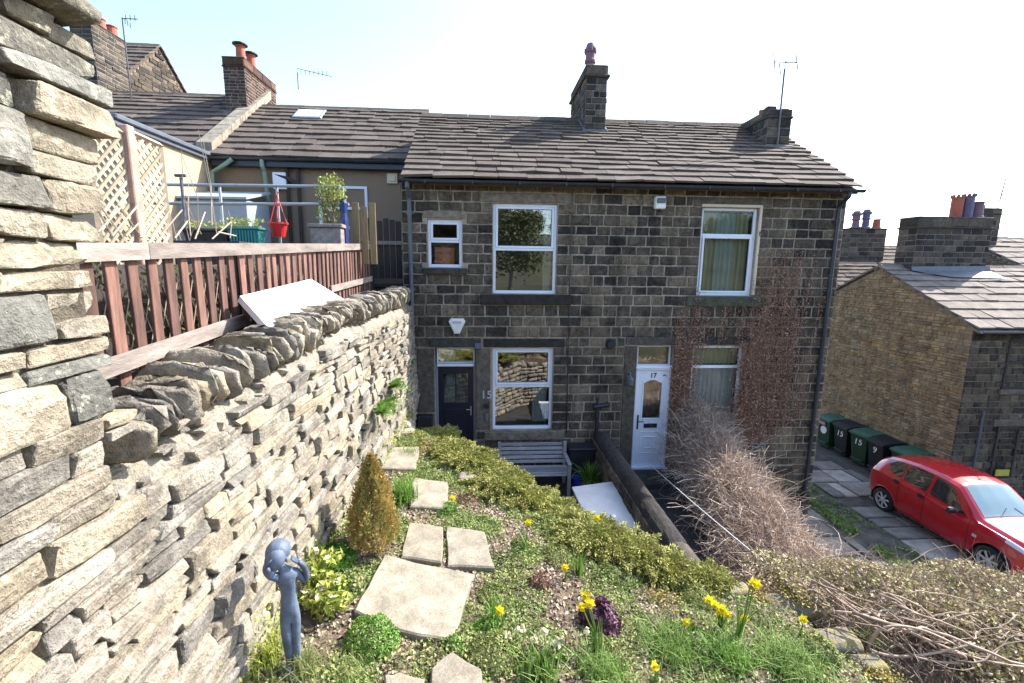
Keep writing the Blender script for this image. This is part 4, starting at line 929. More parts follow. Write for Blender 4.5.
# continuation of tall wall downwards below the slabs (faces the camera close by)
m = MB(); z = -.62
while z > -2.7:
    h = rng.uniform(.06, .15); y = 2.12+rng.uniform(-.1, .05)
    if z-h > -.0: pass
    y = .25+rng.uniform(0, .1)
    while y > -2.2:
        w = rng.uniform(.2, .55); stone(m, (wx(z)-.10, y-w/2, z-h/2), (w/2-.006, h/2-.005, .13), (4, 3, 3), k=7, warp=.2, rough=.04, M=Mw, tint=(rng.random(), rng.random(), 0)); y -= w
    z -= h
m.build('lower_face', M['rubble'], tall, smooth=True)
m = MB(); m.box(-2.0, -1.545, -2.2, .3, -2.8, -.6); m.build('lower_core', M['earth_mortar'], tall)
# retaining wall under the garden edge
m = MB()
for (a, b) in zip(EDGE[:-1], EDGE[1:]):
    a, b = np.array(a), np.array(b); L_ = np.linalg.norm(b-a); u = np.array([*(b-a)/L_, 0]); nn_ = np.array([-u[1], u[0], 0]); 
    if nn_[0] < 0: nn_ = -nn_
    s = 0
    z = -4.6
    while z < -3.02:
        h = rng.uniform(.09, .17); s = rng.uniform(-.1, 0)
        while s < L_:
            w = rng.uniform(.15, .4); p = np.array([*a, z+h/2])+u*(s+w/2)+nn_*rng.normal(.03, .015)
            if z+h < gz(p[0]-.2, p[1])-.16: stone(m, p, (w/2-.006, .12, h/2-.005), (3, 2, 2), k=7, warp=.2, M=np.array([u, -nn_, UZ]).T, tint=(rng.random(), rng.random()*.8, 0))
            s += w
        z += h
tag(m.build('retaining_wall', M['rubble'], smooth=True), 'rubble retaining wall holding up the edge of the garden above the yard', 'wall')
# dividing wall between the yards, round coping
dv = empty('dividing_wall', (2.6, 7.3, -4.6), 'low wall with a dark half-round stone coping dividing the two front yards', 'wall')
m = MB(); coursed(lambda s: m, (2.42, YF, 0), -UY, UZ, -UX, 0, 5.3, [-4.6, -3.72], course=.16, gap=.02, nx=2, ny=1, d=.06); coursed(lambda s: m, (2.78, YF-5.3, 0), UY, UZ, UX, 0, 5.3, [-4.6, -3.72], course=.16, gap=.02, nx=2, ny=1, d=.06)
m.box(2.425, 2.775, 4.2, YF-.02, -4.6, -3.72, mat=1); m.build('wall_body', [M['block'], M['mortar']], dv)
m = MB(); y = YF-.03
while y > 4.25:
    w = min(rng.uniform(.7, 1.1), y-4.2); pr = [(2.6+.17*math.cos(a), -3.72+.15*math.sin(a)) for a in np.linspace(0, math.pi, 13)]+[(2.44, -3.78), (2.76, -3.78)]
    nS = 10; V = []; kn = len(pr)
    for i in range(nS+1):
        yy_ = y-w*i/nS+(.004 if i == 0 else -.0); sh = .985 if i in (0, nS) else 1
        for (a, b) in pr: V.append((2.6+(a-2.6)*sh+rng.normal(0, .0035), yy_, -3.74+(b+3.74)*sh+rng.normal(0, .0035)))
    f = [(i*kn+j, i*kn+(j+1) % kn, (i+1)*kn+(j+1) % kn, (i+1)*kn+j) for i in range(nS) for j in range(kn)]+[tuple(range(kn)), tuple(range(nS*kn, nS*kn+kn))[::-1]]
    m.add(V, f, rng.random(3)); y -= w+.006
m.build('coping', M['chim'], dv, smooth=False)  # dark stone carries the coping's shaded grey in its colour
# ======================================================= stepping stones
def flag(pts, label, t=.12, lift=.05):
    P3 = [gpos(x, y, lift) for x, y in pts]; c = np.mean(P3, 0); A = np.array([[p[0], p[1], 1] for p in P3]); co, *_ = np.linalg.lstsq(A, np.array([p[2] for p in P3]), rcond=None)
    m = MB(); poly_slab(m, [p[:2] for p in P3], lambda x, y: co[0]*x+co[1]*y+co[2], t, bev=.012, jit=.018)
    return tag(m.build('stepping_stone', M['flag'], base=c), label, 'stepping stone', 'stone flags set down the garden')
flag([(354, 612), (385, 553), (430, 566), (474, 574), (462, 612), (453, 639), (400, 631)], 'largest irregular stone flag in the middle of the garden path', .08)
flag([(401, 556), (409, 522), (443, 526), (442, 562)], 'square flag left of its twin, just above the largest flag')
flag([(447, 564), (446, 526), (484, 530), (495, 569)], 'square flag right of its twin, just above the largest flag')
flag([(410, 506), (414, 478), (447, 481), (449, 508)], 'square flag beside the bright green tuft', .09)
flag([(377, 468), (388, 446), (419, 447), (416, 468)], 'broad flag behind the bronze conifer')
flag([(384, 428), (398, 417), (414, 420), (415, 431), (390, 434)], 'small farthest flag near the foot of the drainpipe', .09)
flag([(430, 700), (431, 668), (452, 650), (482, 668), (486, 700)], 'rounded flag at the bottom edge right of the low mound')
flag([(382, 700), (385, 674), (400, 671), (424, 680), (426, 700)], 'flag cut by the bottom edge, below the low mound')
# loose rocks
def rock(px, py, r, label, sq=(1, 1, .6), mat='rubble', lift=.02):
    p = gpos(px, py, lift); m = MB(); stone(m, p, (r*sq[0], r*sq[1], r*sq[2]), (6, 4, 4), k=3.5, warp=.3, rough=.03, tint=(.6+.3*rng.random(), .6, 0)); return tag(m.build('garden_rock', M[mat], base=p, smooth=True), label, 'rock', 'rocks in the rockery')
for a in [(400, 424, .16, 'pale rock beside the farthest flag at the wall end', (1.2, 1, .5)), (345, 555, .05, 'small pale stone at the foot of the wall left of the conifer'), (790, 606, .17, 'moss-topped boulder at the garden edge beside the tall daffodil', (1.3, .8, .5), 'mossy'), (835, 640, .12, 'flat boulder in the rockery edge near the twisted stems', (1.5, .8, .4), 'mossy'),
          (868, 664, .10, 'stone near the bottom right of the rockery', (1.3, .8, .4), 'mossy'), (468, 478, .10, 'grey stone half buried behind the juniper', (1.2, 1, .5)), (448, 462, .08, 'small white stone in front of the juniper'), (735, 590, .08, 'small mossy stone where the brambles meet the garden edge', (1.4, 1, .5), 'mossy'), (330, 520, .08, 'buff stone leaning at the wall foot behind the conifer')]: rock(*a)
# ======================================================= fence, trellis, board (left boundary)
fx = -2.12
def ftop(y): return .10+.045*(y-2.7)
fence = empty('picket_fence', (fx, 5, -.7), 'faded red picket fence with a weathered grey top rail behind the rubble wall', 'fence')
m = MB(); y0, y1 = 1.6, 8.9
V = lambda a, b: None
def rail(mb, ya, yb, za, zb, h, x0, x1, tint=(.5, .5, .5)):
    P = [(x, y, z) for x in (x0, x1) for (y, z) in ((ya, za-h), (yb, zb-h), (yb, zb), (ya, za))]
    mb.add(P, np.array([(0, 3, 2, 1), (4, 5, 6, 7), (0, 1, 5, 4), (1, 2, 6, 5), (2, 3, 7, 6), (3, 0, 4, 7)]), tint)
for (a, b) in ((1.6, 3.05), (3.055, 6.4), (6.405, 8.9)): rail(m, a, b, ftop(a), ftop(b), .10, fx+.02, fx+.05, rng.random(3))
m.build('top_rail', M['wood_grey'], fence)
m = MB(); rail(m, 2.0, 4.1, -.57, -.44, .10, fx+.04, fx+.075); m.build('lower_rail', M['wood_grey'], fence); m = MB(); rail(m, 6.5, 8.9, -.30, -.22, .09, fx+.025, fx+.05); m.build('lower_rail', M['wood_grey'], fence)
y = 1.75; k = 0
while y < 8.85 and k < 95:
    m = MB(); w = rng.uniform(.076, .092); tp = ftop(y)-.07
    m.bbox(fx+.004+rng.normal(0, .003), y+w/2, (tp-.86)/2, .011, w/2, (tp+.86)/2, .003, (rng.random(), .5, .5), M=Matrix.Rotation(rng.normal(0, .012), 3, 'X')); m.build('picket', M['wood_red'], fence); y += w+.078+rng.uniform(-.008, .008); k += 1
for y in (2.3, 4.2, 6.3, 8.6): m = MB(); m.box(fx-.10, fx-.02, y, y+.08, -.8, ftop(y)-.02); m.build('post', M['wood_dark'], fence)
# green mesh screen behind the pickets
m = MB()
for i in range(46):
    y = 1.7+i*.09; m.tube([(fx-.14, y, -.85), (fx-.14, y+.28, -.1)], .004, 4, cap=False); m.tube([(fx-.146, y+.28, -.85), (fx-.146, y, -.1)], .004, 4, cap=False)
tag(m.build('lattice_screen', M['wood_pale']), 'thin diagonal lattice behind the red pickets', 'lattice')
def lattice(mb, P00, P10, P11, P01, nsp, th=.006, w=.022, frame=True):
    """diagonal lattice in quad: corners bottom-left, bottom-right, top-right, top-left"""
    P = [np.array(p, float) for p in (P00, P10, P11, P01)]; n = np.cross(P[1]-P[0], P[3]-P[0]); n /= np.linalg.norm(n)
    Wd = np.linalg.norm(P[1]-P[0]); Hd = np.linalg.norm(P[3]-P[0])
    def at(s, t): return P[0]*(1-s)*(1-t)+P[1]*s*(1-t)+P[2]*s*t+P[3]*(1-s)*t
    for d, off in ((1, th), (-1, -th)):
        c = -Hd if d > 0 else 0
        while c < (Wd if d > 0 else Wd+Hd):
            pts = []
            for t_ in (0, Hd):
                pts.append((c+d*t_, t_))
            (xa, ya), (xb, yb) = pts
            lo, hi = 0., 1.
            for lim, sg in ((0, 1), (Wd, -1)):
                fa, fb = sg*(xa-lim), sg*(xb-lim)
                if fa < 0 and fb < 0: lo, hi = 1, 0; break
                if fa < 0: lo = max(lo, fa/(fa-fb))
                if fb < 0: hi = min(hi, fa/(fa-fb))
            if hi-lo > .02:
                A = at((xa+(xb-xa)*lo)/Wd, (ya+(yb-ya)*lo)/Hd)+n*off; B = at((xa+(xb-xa)*hi)/Wd, (ya+(yb-ya)*hi)/Hd)+n*off
                u = (B-A)/np.linalg.norm(B-A); s = np.cross(n, u)*w/2; q = n*th*.9; tt = rng.random(3)
                mb.add([A-s-q, B-s-q, B+s-q, A+s-q, A-s+q, B-s+q, B+s+q, A+s+q], np.array([(3, 2, 1, 0), (4, 5, 6, 7), (0, 1, 5, 4), (1, 2, 6, 5), (2, 3, 7, 6), (3, 0, 4, 7)]), tt)
            c += nsp
TX = -2.75
def trel(xa, xb, yt_a, yt_b, label):
    A, B = aX(xa, yt_a, TX), aX(xb, yt_b, TX); zb = -.1
    r_ = empty('garden_trellis', ((A+B)/2)*[1, 1, 0]+[0, 0, zb], label, 'trellis', 'trellis panels on the left boundary')
    m = MB(); lattice(m, (TX, A[1], zb), (TX, B[1], zb), B, A, .085); m.build('lattice', M['wood_pale'], r_)
    m = MB(); m.tube([A, B], .028, 4); m.tube([(TX, A[1], zb), A], .024, 4); m.tube([(TX, B[1], zb), B], .024, 4); m.build('frame', M['wood_pale'], r_)
trel(84, 122, 118, 133, 'trellis panel nearer the tall wall, on the left of the pinkish post')
trel(127, 160, 131, 146, 'smaller trellis panel on the right of the pinkish post')
p = aX(124, 128, TX); m = MB(); m.box(TX-.03, TX+.05, p[1]-.04, p[1]+.04, -.72, p[2]+.02, bev=.008); tag(m.build('trellis_post', M['wood_pink']), 'pinkish square post between the two trellis panels', 'post')
# loose expanding lattice just behind the rail
m = MB()
for i, (xa, ya, xb, yb) in enumerate([(98, 232, 125, 203), (112, 236, 138, 205), (126, 236, 150, 212), (140, 237, 160, 212), (150, 238, 170, 210), (100, 205, 122, 236), (118, 205, 142, 238), (160, 236, 182, 210), (195, 239, 205, 212), (212, 239, 231, 222), (218, 232, 236, 236), (175, 238, 187, 222), (88, 190, 112, 236)]):
    a, b = aX(xa, ya, -2.45), aX(xb, yb, -2.45); m.tube([a, b], .007, 5, rng.random(3))
tag(m.build('expanding_lattice', M['wood_pale']), 'splayed thin lattice sticks poking above the fence rail', 'lattice')
# white board on the wall
A, B, C_, D_ = aX(240, 296, -2.0), aX(311, 279, -2.0), aX(345, 300, -1.72), aX(268, 327, -1.66)
m = MB(); n_ = np.cross(B-A, D_-A); n_ /= np.linalg.norm(n_); n_ = n_ if n_[2] > 0 else -n_
P = [A, B, C_, D_]; Q = [p-n_*.05 for p in P]; m.add(P+Q, np.array([(0, 1, 2, 3), (7, 6, 5, 4), (0, 4, 5, 1), (1, 5, 6, 2), (2, 6, 7, 3), (3, 7, 4, 0)]))
tag(m.build('white_board', M['white_board']), 'white board lying across the coping of the garden wall', 'board')
# ======================================================= upper terrace things
rl = empty('terrace_railing', (-3.4, 8, .28), 'galvanised two-bar railing along the upper terrace', 'railing')
xl, xr = -5.3, -2.2; m = MB(); m.tube([(xl, 8, 1.22), (-2.35, 8, 1.25)], .026, 8); m.build('top_bar', M['steel'], rl)
m = MB(); m.tube([(xl, 8.0, .93), (xr, 8.0, .97)], .026, 8); m.build('middle_bar', M['steel'], rl)
for x in (-5.2, -4.25, -3.35, -2.3):
    m = MB(); m.tube([(x, 8.03, .28 if x < -3.2 else -.6), (x, 8.03, 1.24)], .022, 8); m.build('upright', M['steel'], rl)
p = aY(184, 210, 7.6); m = MB(); m.tube([(p[0], 7.6, .28), (p[0], 7.6, 1.27)], .02, 8); m.tube([(p[0]-.08, 7.6, 1.3), (p[0]+.08, 7.6, 1.3)], .025, 8); tag(m.build('clothes_post', M['pipe_grey']), 'short dark post with a T-shaped head by the railing', 'post')
def at8(px, py, Y=8): return aY(px, py, Y)
a, b = at8(182, 236, 10.8), at8(246, 200, 10.8); m = MB(); m.box(a[0], b[0], 10.8, 11.9, .28, b[2]); m.prism([(10.7, b[2]), (11.9, b[2]+.28), (11.9, b[2]+.33), (10.7, b[2]+.05)], 0, a[0]-.06, b[0]+.06); tag(m.build('garden_shed', M['blue_shed']), 'pale blue-grey shed behind the railings under the gutter', 'shed')
def leaves(mb, C, size, norm=None, spread=1., asp=.45, tint=None, fold=.25, tvar=.35, tb=None):
    C = np.asarray(C, float); n = len(C)
    if n == 0: return
    N_ = rng.normal(size=(n, 3))*spread
    if norm is not None: N_ += np.asarray(norm)
    N_ /= np.linalg.norm(N_, axis=1)[:, None]+1e-9
    A = np.cross(N_, rng.normal(size=(n, 3))); A /= np.linalg.norm(A, axis=1)[:, None]+1e-9; B = np.cross(N_, A)
    s = (np.broadcast_to(size, (n,))*rng.uniform(.6, 1.3, n))[:, None]
    v0 = C-A*s*.5; v2 = C+A*s*.5; v1 = C+B*s*asp*.5+N_*s*fold*.3; v3 = C-B*s*asp*.5+N_*s*fold*.3
    V = np.stack([v0, v1, v2, v3], 1).reshape(-1, 3); i = np.arange(n)[:, None]*4
    F = np.concatenate([i+np.array([0, 1, 2, 3])], 0)
    t = rng.random((n, 3)) if tint is None else np.clip(np.asarray(tint)+rng.normal(0, tvar*.4, (n, 3)), 0.02, .98)
    mb.add(V, F, np.repeat(t, 4, 0))
def blades(mb, roots, h, w, lean=.5, seg=3, dirs=None, tint=None, droop=.3):
    roots = np.asarray(roots, float); n = len(roots)
    if n == 0: return
    az = rng.uniform(0, 2*math.pi, n); ln = np.abs(rng.normal(0, lean, n)); H = np.broadcast_to(h, (n,))*rng.uniform(.6, 1.2, n)
    d = np.stack([np.cos(az), np.sin(az), np.zeros(n)], 1)
    if dirs is not None: d = np.asarray(dirs)+d*.3
    sd = np.stack([-d[:, 1], d[:, 0], np.zeros(n)], 1); V = []
    for k in range(seg+1):
        t = k/seg; c = roots+d*(H*ln*t*t*(1+droop))[:, None]+np.array([0, 0, 1.])*(H*(t-.35*ln*t*t))[:, None]; ww = (w*(1-t)**.7)*.5 if k < seg else 0.0008
        V += [c-sd*ww, c+sd*ww]
    V = np.stack(V, 1); m_ = 2*(seg+1); F = []
    base = np.arange(n)[:, None]*m_
    for k in range(seg): F.append(base+np.array([2*k, 2*k+1, 2*k+3, 2*k+2]))
    t = rng.random((n, 3)) if tint is None else np.clip(np.asarray(tint)+rng.normal(0, .12, (n, 3)), .02, .98)
    mb.add(V.reshape(-1, 3), np.concatenate(F), np.repeat(t, m_, 0))
def ball(n, r=1, sq=(1, 1, 1), shell=.5):
    d = rng.normal(size=(n, 3)); d /= np.linalg.norm(d, axis=1)[:, None]; return d*(rng.uniform(shell, 1, n)**.6)[:, None]*r*np.array(sq)
# trough, planters, red hanging pot, shrub in box
def trough(px0, px1, pyt, pyb, Y, mat, label, ribs=0):
    a, b = at8(px0, pyb, Y), at8(px1, pyt, Y); z0, z1 = min(a[2], b[2]-.16), b[2]; z0 = b[2]-(.28 if ribs else .2); r_ = empty('planter_trough', ((a[0]+b[0])/2, Y, z0), label, 'planter')
    m = MB(); V = [(a[0]+.04, Y-.1, z0), (b[0]-.04, Y-.1, z0), (b[0]-.04, Y+.1, z0), (a[0]+.04, Y+.1, z0), (a[0], Y-.13, z1), (b[0], Y-.13, z1), (b[0], Y+.13, z1), (a[0], Y+.13, z1)]
    m.add(V, np.array([(3, 2, 1, 0), (0, 1, 5, 4), (1, 2, 6, 5), (2, 3, 7, 6), (3, 0, 4, 7)])); m.box(a[0]-.02, b[0]+.02, Y-.15, Y+.15, z1-.035, z1, bev=.008)
    for i in range(ribs): x = a[0]+.06+(b[0]-a[0]-.12)*i/(ribs-1); m.box(x-.012, x+.012, Y-.135, Y-.11, z0+.02, z1-.04)
    m.build('trough', M[mat], r_); m = MB(); n = 160
    C = np.stack([rng.uniform(a[0], b[0], n), rng.uniform(Y-.12, Y+.12, n), z1+rng.uniform(0, .14, n)], 1); leaves(m, C, .06); m.build('foliage', M['lime'], r_); 
    m = MB(); m.box(a[0], b[0], Y-.12, Y+.12, z1, z1+.01); m.build('compost', M['soil'], r_); return z0
zt = [trough(188, 232, 230, 238, 7.6, 'wood_dark', 'long dark planter with yellow-green plants behind the fence rail'), trough(232, 262, 228, 240, 7.5, 'teal', 'ribbed teal planter trough standing behind the fence rail', 9)]
m = MB(); m.box(-4.9, -3.5, 7.35, 7.8, min(zt)-.06, min(zt)-.002, bev=.008); 
for x in (-4.85, -3.6): m.box(x, x+.06, 7.4, 7.75, .28, min(zt)-.06)
tag(m.build('plant_shelf', M['wood_grey']), 'low plank shelf carrying the planters behind the fence', 'shelf')
c = at8(279, 237, 7.9); r_ = empty('hanging_pot', c, 'bright red hanging flower pot below the railing', 'flower pot')
m = MB(); m.lathe(c, [(.09, 0), (.14, .2), (.155, .2), (.155, .23), (.13, .23), (.12, .16)], 16); m.build('pot', M['red_plastic'], r_)
m = MB(); 
for a in (0, 2.1, 4.2): m.tube([(c[0]+.14*math.cos(a), c[1]+.14*math.sin(a), c[2]+.22), (c[0], c[1]+.02, c[2]+.66)], .007, 5)
m.tube([(c[0], 7.92, c[2]+.64), (c[0], 7.97, c[2]+.72), (c[0], 8.02, c[2]+.70)], .008, 5); m.build('hanger', M['red_plastic'], r_)
c = at8(330, 241, 7.9); r_ = empty('planted_box', (c[0], 7.9, .05), 'grey timber planter box holding a leafy yellow-green shrub', 'planter')
m = MB(); m.box(c[0]-.24, c[0]+.24, 7.7, 8.1, .0, c[2]+.20, bev=.01); m.box(c[0]-.27, c[0]+.27, 7.67, 8.13, c[2]+.20, c[2]+.26, bev=.01); m.build('box', M['wood_grey'], r_)
m = MB()
for i in range(14):
    a = rng.uniform(0, 6.28); e = np.array([c[0]+.22*math.cos(a), 7.9+.2*math.sin(a), c[2]+.26+rng.uniform(.4, .75)]); m.tube([(c[0], 7.9, c[2]+.2), (c[0]*.6+e[0]*.4, 7.9, c[2]+.5), e], [.012, .008, .004], 5)
m.build('stem', M['bark'], r_)
m = MB(); leaves(m, ball(560, .26, (1, .9, 1.1), .2)+[c[0]+.06, 7.9, c[2]+.80], .055); leaves(m, ball(160, .2, (1, .9, 1))+[c[0]+.0, 7.9, c[2]+.45], .06); m.build('foliage', M['lime'], r_)
c = at8(344, 236, 7.9); m = MB(); m.lathe((c[0], 7.95, .2), [(.06, 0), (.07, .5), (.055, .62), (.07, .78), (.04, .85)], 12); tag(m.build('blue_bottle_vase', plain('navy_glaze', (.02, .04, .16), .3)), 'tall dark blue glazed jar beside the grey planter box', 'jar')
m = MB(); a = at8(356, 238, 8.2)
for k in range(3): m.box(a[0]-.05+k*.14, a[0]+.06+k*.14, 8.2, 8.23, .0, 1.03-.07*(k % 2), rng.random(3), bev=.004)
tag(m.build('gate_boards', M['wood_ochre']), 'three upright buff boards at the end of the picket fence', 'boards')
# scrubby stems on the terrace
m = MB()
for i in range(8):
    x = rng.uniform(-5.0, -4.2); y = rng.uniform(7.0, 7.6); h = rng.uniform(.35, .9); m.tube([(x, y, .25), (x+rng.normal(0, .08), y, .25+h*.5), (x+rng.normal(0, .16), y, .25+h)], [.008, .006, .003], 4, rng.random(3), cap=False)
tag(m.build('dead_stems', M['twig']), 'thin bare stems of last year\'s plants on the upper terrace', 'dead plant')
m = MB()
for i in range(7):
    a = aX(rng.uniform(175, 235), rng.uniform(225, 240), -2.9); b = a+np.array([rng.normal(0, .05), rng.normal(0, .15), rng.uniform(.3, 1.15)]); m.tube([a, (a+b)/2+rng.normal(0, .05, 3), b], [.006, .005, .003], 4, rng.random(3), cap=False)
tag(m.build('climbing_stems', M['wood_pale']), 'bleached thin climber stems reaching above the fence near the trellis', 'dead plant')
# passage beside the cottage: dark gate, steps
pg = empty('passage_gate', (-2.0, 10.3, -.9), 'dark slatted timber gate in the passage beside the grey downpipe', 'gate')
m = MB()
for k in range(7): m.box(-2.52+k*.13, -2.41+k*.13, 10.3, 10.33, -.3, .98-.03*(k % 3), rng.random(3), bev=.004)
m.build('board', M['wood_dark'], pg)
m = MB(); m.box(-2.45, -1.66, 10.26, 10.3, .42, .50, bev=.005); m.build('rail', M['wood_grey'], pg)
m = MB(); m.box(-2.45, -1.62, 9.9, 10.28, -1.2, -.42, bev=.01); m.box(-2.5, -1.64, 9.86, 9.92, -.47, -.39, bev=.01); m.box(-2.45, -1.62, 9.6, 9.9, -1.6, -.8, bev=.01); tag(m.build('passage_steps', M['dressed_dark']), 'dark stone steps in the narrow passage beside the cottage', 'steps')
m = MB(); 
for k in range(8): m.box(-2.30+.0*k, -2.26, 8.95+k*.12, 9.05+k*.12, -.8, .42-.02*(k % 3), rng.random(3), bev=.004)
tag(m.build('dark_fence_panel', M['wood_dark']), 'dark stained boards closing the end of the red picket fence', 'fence')
# ======================================================= yard things
bn = empty('garden_bench', (1.05, 9.0, -4.6), 'weathered slatted wooden bench under the lower left window', 'bench')
bx0, bx1 = .33, 1.78
for k in range(5):
    m = MB(); z = -4.08+k*.088; y = 9.14+k*.02; m.bbox((bx0+bx1)/2, y, z, (bx1-bx0)/2, .011, .033, .004, rng.random(3)); m.build('back_slat', M['bench'], bn)
for k in range(5):
    m = MB(); y = 9.03-k*.095; m.bbox((bx0+bx1)/2, y, -4.15-.004*(k), (bx1-bx0)/2, .038, .011, .004, rng.random(3)); m.build('seat_slat', M['bench'], bn)
for x in (bx0+.03, bx1-.03):
    m = MB(); m.box(x-.035, x+.035, 9.15, 9.21, -4.6, -3.66, bev=.006); m.box(x-.035, x+.035, 8.58, 8.64, -4.6, -3.94, bev=.006); m.box(x-.04, x+.04, 8.56, 9.16, -3.94, -3.90, bev=.006); m.box(x-.03, x+.03, 8.64, 9.15, -4.23, -4.17, bev=.004); m.build('end_frame', M['bench'], bn)
m = MB(); m.lathe((1.98, 8.75, -4.6), [(.10, 0), (.135, .3), (.15, .3), (.15, .33), (.13, .33), (.1, .05)], 18); b_ = m.build('bucket', M['blue_plastic']); tag(b_, 'deep blue plastic bucket at the right end of the bench', 'bucket')
m = MB(); m.tube([(1.98+.14*math.cos(a), 8.75, -4.28+.14*math.sin(a)) for a in np.linspace(0, math.pi, 10)], .006, 5); m.build('handle', M['steel'], b_)
m = MB(); m.box(1.85, 2.40, 9.1, 9.42, -4.6, -3.83, bev=.02); m.box(1.83, 2.42, 9.06, 9.44, -3.83, -3.79, bev=.01); tag(m.build('storage_box', M['black']), 'black storage box against the wall between bench and dividing wall', 'box')
pp = empty('terracotta_pot', (2.17, 8.6, -4.6), 'terracotta pot with a small green fern in the corner of the yard', 'plant pot')
m = MB(); m.lathe((2.17, 8.6, -4.6), [(.11, 0), (.15, .22), (.17, .22), (.17, .28), (.14, .28), (.13, .2)], 18); m.build('pot', M['terracotta'], pp)
m = MB(); rt = np.array([2.17, 8.6, -4.36])+rng.normal(0, .05, (110, 3))*[1, 1, 0]; blades(m, rt, .42, .05, .55, 4); m.build('foliage', M['fern'], pp)
tb = empty('white_topped_table', (2.0, 7.0, -4.6), 'garden table with a plain white rectangular top beside the dividing wall', 'table')
P = [aZ(x, y, -3.95) for x, y in ((572, 487), (623, 480), (656, 526))]; P.append(P[0]+P[2]-P[1])
m = MB(); m.add([p for p in P]+[p-UZ*.035 for p in P], np.array([(0, 3, 2, 1), (4, 5, 6, 7), (0, 1, 5, 4), (1, 2, 6, 5), (2, 3, 7, 6), (3, 0, 4, 7)])); m.build('table_top', M['white_board'], tb)
c = sum(P)/4
for p in P:
    q = p+(c-p)*.08; m = MB(); m.tube([(q[0], q[1], -4.6), (q[0], q[1], -3.98)], .018, 8); m.build('leg', M['steel'], tb)
m = MB(); 
A = np.array([3.52, 9.25, -4.12]); B = aY(797, 589, 4.0); m.tube([A+(B-A)*t-UZ*.03*math.sin(t*math.pi) for t in np.linspace(0, 1, 16)], .007, 5); tag(m.build('washing_line', M['wire']), 'white washing line stretched from the white door down over the dark yard', 'washing line')
# ======================================================= aerials
def aerial(base, h, els, label, boom=None, lean=(0, 0), r=.014):
    r_ = empty('tv_aerial', base, label, 'tv aerial'); b = np.array(base, float); t = b+[lean[0], lean[1], h]
    m = MB(); m.tube([b, t], r, 6); m.build('mast', M['alu'], r_)
    m = MB()
    if boom: m.tube([t+np.array(boom[0]), t+np.array(boom[1])], r*.7, 5)
    for (p, q) in els: m.tube([t+np.array(p), t+np.array(q)], r*.6, 5)
    m.build('antenna', M['alu'], r_); return r_
aerial((7.05, 11.2, 2.80), 1.82, [((-.30, .0, .32), (-.24, 0, .0)), ((.24, 0, .32), (.32, 0, .0)), ((.0, 0, .3), (0.03, 0, -.0)), ((-.02, .2, .2), (.04, .2, -.05))], 'tall thin aerial with two short curved bars on the right chimney of the cottage roof', boom=((-.27, 0, .14), (.28, 0, .14)), r=.022)
c = aY(131, 95, 14.9); aerial((c[0], 14.9, 4.0), 2.75, [((.0, k*.1, .04), (.0+.0, k*.1, -.1)) for k in range(4)]+[((.1+.12*k, 0, .1), (.1+.12*k, 0, -.05)) for k in range(3)], 'slim aerial on a mast at the right edge of the big far left chimney', boom=((0, 0, .0), (.42, 0, .0)), r=.018)
c = aY(297, 88, 14.4); aerial((c[0], 14.5, c[2]), .45, [((.1+k*.12, 0, .06), (.1+k*.12, 0, -.06)) for k in range(7)], 'small aerial pointing right from the brick chimney with two red pots', boom=((0, 0, .1), (.95, 0, -.08)))
c = aY(47, 40, 15.5); aerial((c[0], 15.5, 3.0), aY(47, -6, 15.5)[2]-3.0, [((k*.16, 0, .08), (k*.16, 0, -.06)) for k in range(5)], 'aerial rising behind the tall wall at the top left corner', boom=((-.4, 0, .1), (.8, 0, -.25)))
c = aY(998, 215, 15.3); aerial((c[0]-.3, 15.3, .6), 2.9, [((-.15, 0, .0), (-.1, 0, .25)), ((.1, 0, .0), (.12, 0, .25))], 'thin leaning aerial left of its taller neighbour on the far right chimneys', boom=((-.2, 0, .08), (.2, 0, .08)), lean=(.4, 0), r=.012)
c = aY(1005, 200, 15.6); aerial((c[0], 15.8, 1.9), 1.5, [((-.25, 0, .0), (.25, 0, .0)), ((-.35, 0, -.85), (.2, 0, -.85))], 'taller thin aerial on the greenish chimney at the far right', lean=(.15, 0), r=.012)
# ======================================================= wheelie bins
def bin_proto(body, lid, num, label, z=-5.98, big=False):
    r_ = empty('wheelie_bin', (0, 0, 0), label, 'wheelie bin', 'wheelie bins lined up along the buff gable wall')
    # front faces -X
    m = MB(); V = [(-.24, -.22, .06), (.22, -.22, .10), (.22, .22, .10), (-.24, .22, .06), (-.33, -.28, .94), (.34, -.28, .94), (.34, .28, .94), (-.33, .28, .94)]
    m.add(V, np.array([(3, 2, 1, 0), (0, 1, 5, 4), (1, 2, 6, 5), (2, 3, 7, 6), (3, 0, 4, 7)])); m.box(-.36, .36, -.30, .30, .91, .96, bev=.012)
    m.box(-.33, -.28, -.2, .2, .14, .2, bev=.01); m.box(-.25, .2, -.23, .23, 0.02, .10, bev=.02); m.build('body', M[body], r_)
    m = MB(); Pp = [(-.38, .96), (-.375, 1.0), (-.2, 1.05), (.2, 1.075), (.36, 1.05), (.40, .98), (.38, .96)]
    m.prism([(x, z_) for x, z_ in Pp], 1, -.31, .31); m.tube([(.42, -.26, 1.0), (.42, .26, 1.0)], .018, 8); m.build('lid', M[lid], r_)
    for s in (-1, 1):
        m = MB(); m.tube([(.24, s*.26, .1), (.24, s*.31, .1)], .10, 14); m.build('wheel', M['tyre'], r_)
    if num:
        MM = Matrix(((0, 0, -1, 0), (-1, 0, 0, 0), (0, 1, 0, 0), (0, 0, 0, 1)))
        text_mesh(num, .27, .002, M['white_paint'], r_, 'bin_number', Matrix.Translation(Vector((-.325, -.0, .74)))@Matrix.Rotation(.1, 4, 'Y')@MM, 1.05)
    return r_
